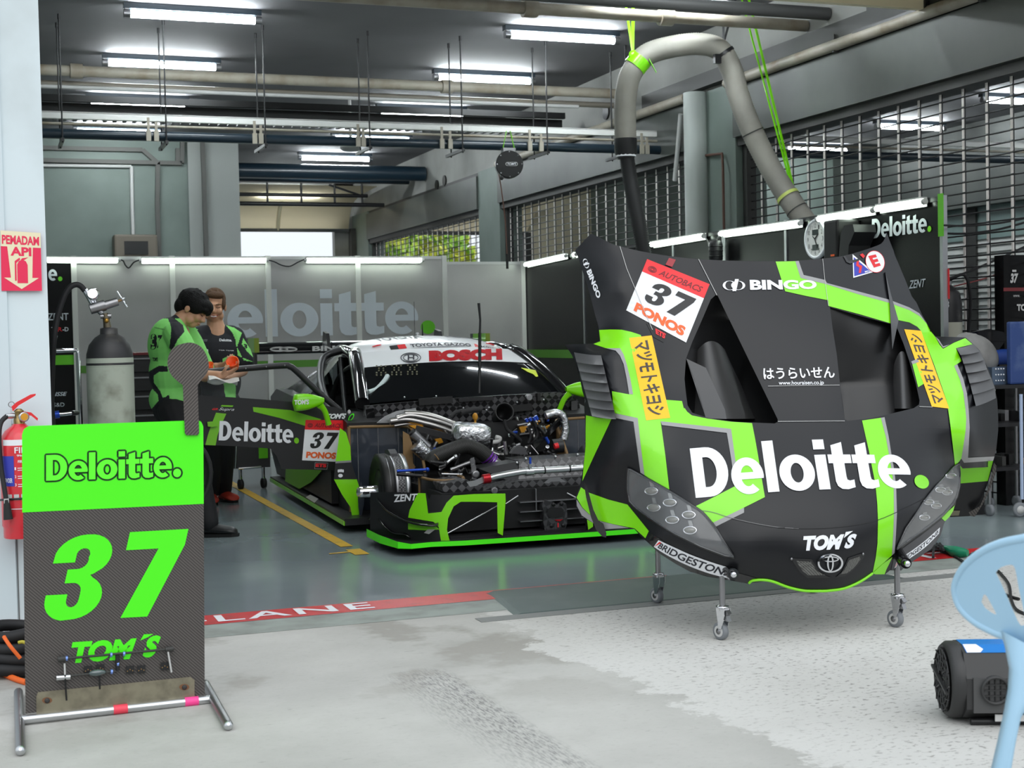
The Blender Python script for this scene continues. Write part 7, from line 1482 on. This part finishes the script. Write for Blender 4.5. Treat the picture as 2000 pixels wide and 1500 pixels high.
b = MB(); c = Y9(1922, 662, 8.36); b.prism([(-.18, 0), (-.1, .05), (.05, .07), (.17, .045), (.20, .0), (.12, -.09), (.0, -.06)], lambda x, z, h: c+Vector((x, h, z)), .03, GBLK); tag(b.build('carbon_fin', loc=c), 'shiny black curved blade standing behind the grey cloth cover', 'blade')
t = thing('hand_truck', 'pale blue hand truck pole with a small wheel at the right edge', 'hand truck', Y9(1995, 985, 7.85)); b = MB(); p0, p1 = Y9(1996, 975, 7.85), Y9(1994, 770, 7.85); b.tube([p0, p1], .012, mat('pale_pole', (170, 186, 214), .4), 10); b.build('pole', t); b = MB(); b.lathe([(.015, -.012), (.04, -.014), (.05, -.008), (.05, .008), (.04, .014), (.015, .012)], (p0.x-.02, 7.85, .051), (.15, 1, 0), GRUB, 20); b.lathe([(.001, -.016), (.028, -.0155), (.028, .0155), (.001, .016)], (p0.x-.02, 7.85, .051), (.15, 1, 0), LGRY, 16); b.build('wheel', t)
wire('power_cable', [(1842, 548), (1880, 535), (1940, 510), (2010, 478)], 8.9, .009, 'black cable sagging from the end panel to the cabinet top'); wire('power_cable', [(1844, 440), (1890, 441), (1950, 436), (2010, 425)], 8.6, .008, 'thin black cable strung level beyond the end panel'); wire('power_cable', [(1844, 456), (1890, 456), (1950, 448), (2010, 432)], 8.7, .009, 'second black cable strung just below the level one'); wire('power_cable', [(1860, 560), (1920, 545), (1960, 531)], 9.0, .006, 'thin dull red cable behind the gas cylinder at right', mat('dull_red', (120, 40, 40), .5))
# ================================================================== CABINETS BEHIND THE MECHANICS
t = thing('drawer_cabinet', 'low black drawer cabinet with red edge behind the person in the green jersey', 'cabinet', AY(300, 800, 13.2)); a_ = AY(245, 692, 13.2); c_ = AY(400, 692, 13.2)
b = MB(); b.box((a_.x, 13.2, .05), (c_.x, 13.75, a_.z), DBLK); b.box((a_.x, 13.19, a_.z-.01), (c_.x, 13.76, a_.z+.012), mat('cab_red', (110, 30, 34), .5)); b.build('body', t)
for k in range(5):
    b = MB(); z = a_.z-.16-.17*k; b.box((a_.x+.03, 13.18, z), (c_.x-.03, 13.2, z+.14), BLK); d = b.build('drawer', t); b = MB(); b.box((a_.x+.06, 13.165, z+.11), (c_.x-.06, 13.18, z+.125), GRY); b.build('drawer_handle', d)
b = MB(); P = AY(112, 683, 12); b.tube([AY(110, 685, 12), AY(150, 684, 12), AY(152, 690, 12), AY(157, 810, 12)], .018, CHR, 8); b.tube([AY(157, 810, 12), Vector((AY(157, 810, 12).x, 12, 0))], .018, CHR, 8); tag(b.build('trolley_handle', loc=(P.x, 12, 0)), 'chrome tubular handle frame left of the gas cylinder', 'handle frame')
t = thing('flight_case', 'black wheeled case with chrome rail under the open car door', 'case', AY(490, 915, 12.6)); a_, c_ = AY(456, 872, 12.6), AY(528, 912, 12.6)
b = MB(); b.box((a_.x, 12.6, c_.z), (c_.x, 13.0, .75), mat('case_grey', (52, 52, 54), .4)); b.box((c_.x-.1, 12.59, c_.z+.08), (c_.x-.02, 12.6, .75), DOTG); b.build('body', t); b = MB(); b.tube([AY(466, 915, 12.55), AY(510, 912, 12.55)], .012, CHR, 8); b.tube([AY(462, 870, 12.55), AY(460, 915, 12.55)], .008, CHR, 8); b.build('rail', t)
for x in (470, 515):
    b = MB(); p = AY(x, 915, 12.6); b.lathe([(.02, -.015), (.045, -.015), (.045, .015), (.02, .015)], (p.x, 12.62, .046), (1, .2, 0), RUB, 16); b.tube([(p.x, 12.62, .06), (p.x, 12.62, c_.z)], .015, CHR, 8); b.build('castor', t)
# ================================================================== PEOPLE
from mathutils.bvhtree import BVHTree
SKIN = mat('skin', (206, 156, 124), .5); HAIRK = mat('hair_black', (12, 11, 11), .7, spec=.25, bump=(120, .6)); HAIRB = mat('hair_brown', (92, 68, 48), .7, spec=.3, bump=(120, .6))
JGREEN = mat('jersey_green', (138, 226, 116), .75); JBLACK = mat('jersey_black', (20, 22, 30), .75); TROU = mat('trouser_black', (18, 18, 22), .8)
LIP = mat('lip', (170, 88, 80), .45); EYEW = mat('eye_white', (225, 222, 216), .3); TEETH = mat('teeth', (236, 232, 224), .35)
class Blob(MB):
    def cap(s, p0, p1, r0, r1, n=14):
        p0, p1 = Vector(p0), Vector(p1); d = (p1-p0).normalized(); P = []; R_ = []
        for k in range(5): a = PI/2*(1-k/4.0); P.append(p0-d*r0*math.sin(a)); R_.append(max(r0*math.cos(a), 1e-4))
        for k in range(1, 4): P.append(p0.lerp(p1, k/4)); R_.append(r0+(r1-r0)*k/4)
        for k in range(5): a = PI/2*k/4.0; P.append(p1+d*r1*math.sin(a)); R_.append(max(r1*math.cos(a), 1e-4))
        s.tube(P, R_, SKIN, n); return s
    def chain(s, pts, rs):
        for i in range(len(pts)-1): s.cap(pts[i], pts[i+1], rs[i], rs[i+1])
        return s
    def fuse(s, name, vox, m, parent, paint=None, smooth=6, extra=None):
        me = bpy.data.meshes.new('tmp'); me.from_pydata(s.v, [], s.f); o = bpy.data.objects.new('tmp', me); COL.objects.link(o)
        r = o.modifiers.new('r', 'REMESH'); r.mode = 'VOXEL'; r.voxel_size = vox; k = o.modifiers.new('s', 'SMOOTH'); k.iterations = smooth; k.factor = .5
        dg = bpy.context.evaluated_depsgraph_get(); ev = o.evaluated_get(dg).to_mesh(); vs = [v.co.copy() for v in ev.vertices]; fs = [tuple(p.vertices) for p in ev.polygons]
        o.evaluated_get(dg).to_mesh_clear(); bpy.data.objects.remove(o)
        par = list(range(len(vs)))                     # keep the outer skin only, drop closed inner voids
        def root(i):
            while par[i] != i: par[i] = par[par[i]]; i = par[i]
            return i
        for f in fs:
            a = root(f[0])
            for i in f[1:]: par[root(i)] = a
        cnt = {}
        for f in fs: cnt[root(f[0])] = cnt.get(root(f[0]), 0)+1
        big = max(cnt, key=cnt.get); fs = [f for f in fs if root(f[0]) == big]; used = sorted({i for f in fs for i in f}); mp = {i: k for k, i in enumerate(used)}
        vs = [vs[i] for i in used]; fs = [tuple(mp[i] for i in f) for f in fs]
        b = MB()
        if paint:
            grp = {}
            for f in fs:
                c = sum((vs[i] for i in f), Vector())/len(f); grp.setdefault(paint(c), []).append(f)
            b.v = list(vs)
            for mm, ff in grp.items():
                k = b.mi(mm)
                for f in ff: b.f.append(list(f)); b.m.append(k); b.sm.append(True)
        else: b.add(vs, fs, m, True)
        b.bvh = BVHTree.FromPolygons([v[:] for v in vs], fs)
        if extra: extra(b)
        return b.build(name, parent, recalc=False)
def inpoly(x, y, P):
    r = False; j = len(P)-1
    for i in range(len(P)):
        if (P[i][1] > y) != (P[j][1] > y) and x < (P[j][0]-P[i][0])*(y-P[i][1])/(P[j][1]-P[i][1])+P[i][0]: r = not r
        j = i
    return r
def hitpix(b, x, y, l=.003):
    d = ray(x, y).normalized(); h = b.bvh.ray_cast(CPOS, d)
    return (h[0]-d*l) if h[0] is not None else None
def stick(b, s, q, m, bold=0.0, shear=0.0):
    v, f, asp = text2d(s, bold, shear); P = [hitpix(b, *pq(x/asp, y, q)) for x, y in v]
    f = [t for t in f if all(P[i] is not None for i in t)]; b.add([p if p is not None else Vector((0, 0, 0)) for p in P], f, m)
def head_blob(s, c, R_, sc=1.0):
    T = lambda x, y, z: Vector(c)+R_ @ Vector((x, y, z))*sc
    def el(x, y, z, a, b_, e): s.ell(T(x, y, z), Vector((a, b_, e))*sc, SKIN, R_, 18, 12)
    el(0, .012, .03, .074, .094, .088); el(0, -.028, -.03, .061, .07, .084); el(0, -.048, -.082, .040, .042, .034); el(0, -.086, .022, .048, .018, .012)
    for k in (-1, 1): el(k*.034, -.072, -.03, .03, .03, .03); el(k*.078, .008, -.012, .010, .022, .032); el(k*.05, -.03, -.07, .02, .04, .03)
    s.cap(T(0, -.096, .008), T(0, -.114, -.026), .008*sc, .013*sc); el(0, -.106, -.032, .017, .012, .010); el(0, -.095, -.062, .024, .012, .007); el(0, -.090, -.074, .021, .012, .007)
    s.cap(T(0, .02, -.05), T(0, .035, -.15), .056*sc, .058*sc)
    return T
def face_extra(T, R_, smile=False, closed=False):
    def fn(b):
        for k in (-1, 1):
            if closed: b.tube([T(k*.016, -.0935, .0), T(k*.030, -.094, -.004), T(k*.046, -.084, .001)], .0022, HAIRK, 6)
            else: b.ell(T(k*.031, -.088, .0), Vector((.013, .006, .005)), EYEW, R_, 10, 6); b.ell(T(k*.031, -.093, .0), Vector((.006, .003, .005)), HAIRK, R_, 8, 6); b.tube([T(k*.017, -.092, .003), T(k*.031, -.097, .007), T(k*.046, -.086, .003)], .002, HAIRK, 5)
            b.tube([T(k*.014, -.099, .020), T(k*.034, -.098, .026), T(k*.052, -.082, .020)], .0035, HAIRB, 6)
        if smile:
            b.ell(T(0, -.099, -.066), Vector((.026, .007, .008)), TEETH, R_, 12, 6); b.tube([T(-.030, -.090, -.058), T(0, -.106, -.060), T(.030, -.090, -.058)], .003, LIP, 6); b.tube([T(-.030, -.090, -.058), T(-.016, -.102, -.072), T(0, -.104, -.075), T(.016, -.102, -.072), T(.030, -.090, -.058)], .003, LIP, 6)
        else: b.tube([T(-.022, -.096, -.064), T(0, -.106, -.064), T(.022, -.096, -.064)], .003, LIP, 6)
    return fn
def rotm(fwd, up=(0, 0, 1)):
    y = -Vector(fwd).normalized(); z = Vector(up); x = y.cross(z).normalized(); z = x.cross(y); return Matrix((x, y, z)).transposed()
def hand(s, w, dirv, nrm, grip, L=.095, thumb=1):
    """palm and five bent fingers from wrist w, pointing dirv, palm facing nrm; grip bends the fingers"""
    d = Vector(dirv).normalized(); n = Vector(nrm); n = (n-d*n.dot(d)).normalized(); t = d.cross(n)*thumb
    s.ell(w+d*.045, Vector((.034, .048, .016)), SKIN, Matrix((t, d, n)).transposed(), 14, 8); s.cap(w-d*.01, w+d*.03, .024, .026)
    for k, (o, l) in enumerate(((.026, .9), (.009, 1.0), (-.009, .94), (-.026, .75))):
        p = w+d*(.085-.004*abs(k-1))+t*o; a = grip*.55
        q = p+(d*math.cos(a)+n*math.sin(a))*.040*l; a2 = grip*1.3; r = q+(d*math.cos(a2)+n*math.sin(a2))*.027*l; a3 = grip*1.9; e = r+(d*math.cos(a3)+n*math.sin(a3))*.02*l
        s.chain([w+d*.06+t*o*.9, p, q, r, e], [.010, .0095, .0085, .008, .007])
    p = w+d*.025+t*.028; q = p+(d*.55+t*.6+n*.35).normalized()*.040; r = q+(d*.75+t*.05+n*.5*min(1, grip)).normalized()*.030; s.chain([p, q, r], [.013, .0105, .0085])
def shoe(p, dirv, m, sole):
    b = MB(); d = Vector(dirv).normalized(); x = Vector((d.y, -d.x, 0)); p = Vector(p); p.z = 0
    def fn(u, v):
        a = u*2*PI; t = v; w = .046*(1-.25*math.cos(t*PI*1.2))*math.sin(min(1, t*4+.25)*PI/2)*math.sqrt(max(0, 1-max(0, (t-.8)/.2)**2)); h = (.10-.055*t)*math.sqrt(max(0, 1-max(0, (t-.8)/.2)**2))
        return p+d*(-.08+.28*t)+x*w*math.cos(a)+Vector((0, 0, .012+max(0, h*.5+h*.5*math.sin(a))))
    b.grid(fn, 18, 16, m); b.prism([(-.085, -.03), (-.06, -.04), (.06, -.045), (.16, -.048), (.20, -.02), (.20, .02), (.16, .048), (.06, .045), (-.06, .04), (-.085, .03)], lambda u, w, h: p+d*u+x*w+Vector((0, 0, h+.001)), .02, sole)
    return b
RS = lambda l: [(250+.25*x, 500+.25*y) for x, y in l]
# ---------------- first mechanic: seen from his right side, head bowed over his hands
YA = 10.15
def J(x, y, dy=0.0): return AY(x, y, YA+dy)
p1 = thing('person', 'person in green jersey with black trim, head bowed, holding an orange cup', 'person', (J(350, 900).x, YA, 0))
R1 = rotm((.80, -.42, -.60), (.55, -.1, .8)); s = Blob(); hc = J(376, 604)
T1 = head_blob(s, hc, R1); s.chain([J(362, 618), J(340, 640), J(338, 690), J(340, 790)], [.056, .06, .085, .085])
s.chain([J(346, 655, -.17), J(341, 645), J(366, 655, .15)], [.055, .07, .055]); s.chain([J(346, 655, -.17), J(384, 733, -.30), J(428, 733, -.42)], [.05, .042, .030]); s.chain([J(366, 655, .15), J(400, 735, .10), J(432, 728, -.02)], [.05, .042, .030])
hand(s, J(430, 733, -.42), J(470, 721, -.45)-J(430, 733, -.42), (.1, .3, 1), .75, thumb=1); hand(s, J(434, 727, -.02), J(470, 716, -.06)-J(434, 727, -.02), (.2, -.6, .7), .8, thumb=-1)
hipA, hipB = J(340, 800, -.09), J(345, 800, .09); an1, an2 = AZ(408, 1028, .07), AZ(345, 1000, .07)
an2 = Vector((J(345, 900).x-.02, YA+.12, .07))
for hp_, an in ((hipA, an1), (hipB, an2)): kn = hp_.lerp(an, .5)+Vector((.03, -.03, 0)); s.chain([hp_, kn, an, an+Vector((.08, -.02, -.035))], [.085, .055, .038, .03])
s.fuse('body', .0058, SKIN, p1, extra=face_extra(T1, R1, closed=True))
h = Blob(); TH = lambda x, y, z: hc+R1 @ Vector((x, y, z))
for c, r_ in (((0, .02, .045), (.096, .118, .098)), ((0, -.062, .066), (.082, .062, .048)), ((0, .075, -.01), (.078, .055, .07)), ((.06, -.02, .035), (.032, .07, .06)), ((-.06, -.02, .035), (.032, .07, .06)), ((.02, -.095, .04), (.05, .025, .03)), ((-.03, -.095, .042), (.045, .025, .028))): h.ell(TH(*c), Vector(r_), HAIRK, R1, 18, 12)
rnd = random.Random(2)
for k in range(26):
    a = rnd.uniform(0, 2*PI); e = rnd.uniform(.1, 1.3); n = Vector((math.cos(a)*math.cos(e), math.sin(a)*math.cos(e), math.sin(e))); q = TH(n.x*.09, .02+n.y*.112, .05+n.z*.09); h.cap(q, q+(R1 @ (n*.25+Vector((.1, -.5, -.5))))*.035, .010, .003, 8)
h.fuse('hair', .006, HAIRK, p1, smooth=2)
blackA = [RS(l) for l in ([(280, 440), (300, 435), (430, 540), (442, 590), (390, 650), (345, 740), (322, 720), (333, 640), (338, 560), (318, 500)], [(160, 905), (240, 858), (305, 860), (312, 900), (240, 908), (200, 935), (202, 990), (255, 1060), (272, 1110), (265, 1180), (215, 1235), (178, 1245), (172, 1210), (240, 1130), (232, 1080), (163, 1010)], [(250, 1120), (322, 1085), (322, 1130), (278, 1160), (268, 1250), (238, 1250)])]
def paintA(c):
    x, y, _d = topix(c)
    return JBLACK if any(inpoly(x, y, P) for P in blackA) or (y < 622 and x < 352) else JGREEN
s = Blob(); MX = Matrix.Rotation(.42, 3, 'Z')
s.ell(J(331, 676, .0), (.136, .185, .20), SKIN, MX, 20, 14); s.ell(J(333, 728), (.138, .175, .20), SKIN, MX, 20, 14); s.ell(J(336, 780), (.15, .18, .14), SKIN, MX, 20, 14); s.cap(J(342, 770), J(344, 800), .125, .14); s.cap(J(336, 642), J(347, 632), .085, .066)
s.chain([J(342, 652, -.13), J(352, 668, -.19), J(381, 724, -.29)], [.085, .085, .078]); s.chain([J(362, 652, .13), J(372, 668, .15), J(396, 720, .10)], [.085, .085, .082])
def exA(b):
    stick(b, '3', RS([(178, 612), (226, 606), (226, 728), (176, 734)]), JBLACK, .06); stick(b, '7', RS([(228, 618), (268, 618), (252, 722), (226, 722)]), JBLACK, .03, .2); stick(b, "TOM'S", RS([(192, 792), (232, 792), (232, 824), (192, 822)]), JBLACK, .04); stick(b, 'HOURAISEN', RS([(206, 552), (284, 570), (284, 580), (206, 562)]), mat('jersey_dark', (40, 90, 40), .7), .01)
s.fuse('jersey', .006, JGREEN, p1, paint=paintA, extra=exA)
s = Blob()
for hp_, an in ((hipA, an1), (hipB, an2)): kn = hp_.lerp(an, .5)+Vector((.03, -.03, 0)); s.chain([hp_, kn, an+Vector((0, 0, .03))], [.115, .085, .068])
s.ell(J(342, 800), (.15, .17, .12), SKIN, MX, 16, 10); s.fuse('trousers', .009, TROU, p1)
shoe(an1, (.9, -.35, 0), BLK, DBLK).build('shoe', p1); shoe(an2, (.9, .1, 0), BLK, DBLK).build('shoe', p1)
cup = J(456, 711, -.44); b = MB(); OC = mat('orange_cup', (255, 96, 28), .45); axc = Vector((-.35, -.7, .55)).normalized()
b.lathe([(.020, -.05), (.030, -.03), (.042, .03), (.044, .034), (.038, .034), (.028, -.02), (.001, -.028)], cup, axc, OC, 22); tag(b.build('orange_cup', loc=cup), 'bright orange cup held in the bowed person\'s hand', 'cup')
b = MB(); cc = J(436, 744, -.42); b.grid(lambda u, v: cc+Vector((-.10+.2*u, -.05+.1*v, .012*math.sin(7*u+3*v)+.02*math.sin(5*v)-.02*(u-.5))), 14, 8, mat('white_cloth', (226, 226, 222), .8)); tag(b.build('wiping_cloth', loc=cc), 'small crumpled white cloth under the two people\'s hands', 'cloth')
b = MB(); c2 = J(409, 716, -.1); b.lathe([(.018, -.03), (.034, .02), (.03, .02), (.001, -.02)], c2, (-.3, -.5, .8), OC, 18); tag(b.build('orange_cup', loc=c2), 'second orange cup mostly hidden behind the hand paddle', 'cup')
# ---------------- second mechanic: facing the camera and smiling
YC = 11.35
def Q(x, y, dy=0.0): return AY(x, y, YC+dy)
p2 = thing('person', 'person in black shirt with green sleeves facing forward behind the open car door', 'person', (Q(425, 900).x, YC, 0))
R2 = rotm((-.22, -1, -.16), (.05, 0, 1)); s = Blob(); hc2 = Q(419, 597); T2 = head_blob(s, hc2, R2, 1.06)
s.chain([Q(421, 625), Q(423, 655), Q(424, 720), Q(424, 800)], [.056, .09, .11, .12])
s.chain([Q(386, 658), Q(422, 648), Q(463, 660)], [.055, .075, .055]); s.chain([Q(386, 658), Q(384, 722, -.05), Q(424, 716, -.28)], [.05, .044, .032]); s.chain([Q(463, 660), Q(474, 724, -.06), Q(446, 738, -.30)], [.05, .044, .032])
hand(s, Q(424, 716, -.28), Q(446, 708, -.34)-Q(424, 716, -.28), (0, .3, 1), .7, thumb=-1); hand(s, Q(446, 738, -.30), Q(424, 740, -.36)-Q(446, 738, -.30), (0, .2, 1), .6, thumb=1)
a1, a2 = AZ(412, 966, .07), AZ(437, 962, .07)
hb = [(Q(412, 800), a1), (Q(438, 800), a2)]
for hp_, an in hb: s.chain([hp_, hp_.lerp(an, .5)+Vector((0, -.02, 0)), an, an+Vector((.01, -.08, -.035))], [.09, .056, .038, .03])
s.fuse('body', .0062, SKIN, p2, extra=face_extra(T2, R2, smile=True, closed=True))
h = Blob(); TH2 = lambda x, y, z: hc2+R2 @ Vector((x, y, z))
for c, r_ in (((0, .03, .05), (.086, .102, .090)), ((.01, -.050, .088), (.066, .046, .030)), ((0, .07, -.01), (.074, .05, .07)), ((.066, -.005, .02), (.022, .05, .05)), ((-.066, -.005, .02), (.022, .05, .05))): h.ell(TH2(*c), Vector(r_), HAIRB, R2, 18, 12)
for k in range(22):
    a = rnd.uniform(0, 2*PI); e = rnd.uniform(.3, 1.4); n = Vector((math.cos(a)*math.cos(e), math.sin(a)*math.cos(e), math.sin(e))); q = TH2(n.x*.082, .02+n.y*.1, .05+n.z*.085); h.cap(q, q+(R2 @ (n*.25+Vector((.2, -.5, -.2))))*.03, .009, .003, 8)
h.fuse('hair', .006, HAIRB, p2, smooth=2)
greenB = [RS(l) for l in ([(440, 600), (470, 578), (548, 570), (512, 620), (505, 700), (440, 720)], [(765, 540), (830, 560), (890, 600), (872, 650), (850, 720), (858, 780), (990, 830), (905, 815), (845, 700), (838, 650), (815, 600)], [(900, 640), (990, 780), (975, 790), (925, 740), (890, 690)], [(740, 800), (832, 770), (842, 880), (842, 1180), (770, 1180), (735, 900)])]
def paintB(c):
    x, y, _d = topix(c); return JGREEN if any(inpoly(x, y, P) for P in greenB) else JBLACK
s = Blob(); s.ell(Q(424, 690), (.20, .125, .20), SKIN, None, 20, 14); s.ell(Q(424, 745), (.19, .125, .2), SKIN, None, 20, 14); s.cap(Q(424, 770), Q(424, 815), .13, .14); s.cap(Q(396, 652), Q(452, 652), .07, .07); s.cap(Q(423, 660), Q(422, 645), .085, .074)
s.chain([Q(390, 656), Q(383, 700, -.03)], [.078, .085]); s.chain([Q(459, 657), Q(474, 704, -.04)], [.078, .088]); s.ell(Q(410, 790), (.13, .14, .12), SKIN, None, 16, 10); s.ell(Q(440, 790), (.13, .14, .12), SKIN, None, 16, 10)
def exB(b):
    put_q = lambda s_, l, m, bo=.03, sh=0: stick(b, s_, RS(l), m, bo, sh)
    put_q('Deloitte.', [(714, 645), (812, 648), (812, 668), (714, 666)], WHT); put_q('GR', [(535, 652), (578, 652), (578, 668), (535, 668)], RED, .04, .2); put_q('GAZOO', [(582, 650), (622, 650), (618, 668), (580, 668)], GRY, .02); put_q('TGR TEAM', [(708, 732), (825, 736), (825, 743), (708, 739)], WHT, .01); put_q('3', [(905, 685), (932, 690), (932, 725), (900, 722)], JBLACK, .05); put_q('3', [(608, 728), (628, 728), (628, 754), (608, 754)], WHT, .04)
s.fuse('shirt', .0065, JBLACK, p2, paint=paintB, extra=exB)
s = Blob()
for hp_, an in hb: s.chain([hp_, hp_.lerp(an, .5)+Vector((0, -.02, 0)), an+Vector((0, 0, .03))], [.115, .085, .068])
s.ell(Q(425, 795), (.17, .13, .12), SKIN, None, 16, 10); s.fuse('trousers', .009, TROU, p2)
SHR = mat('shoe_red', (172, 50, 34), .6); shoe(a1, (-.1, -1, 0), SHR, DBLK).build('shoe', p2); shoe(a2, (.35, -1, 0), SHR, DBLK).build('shoe', p2)
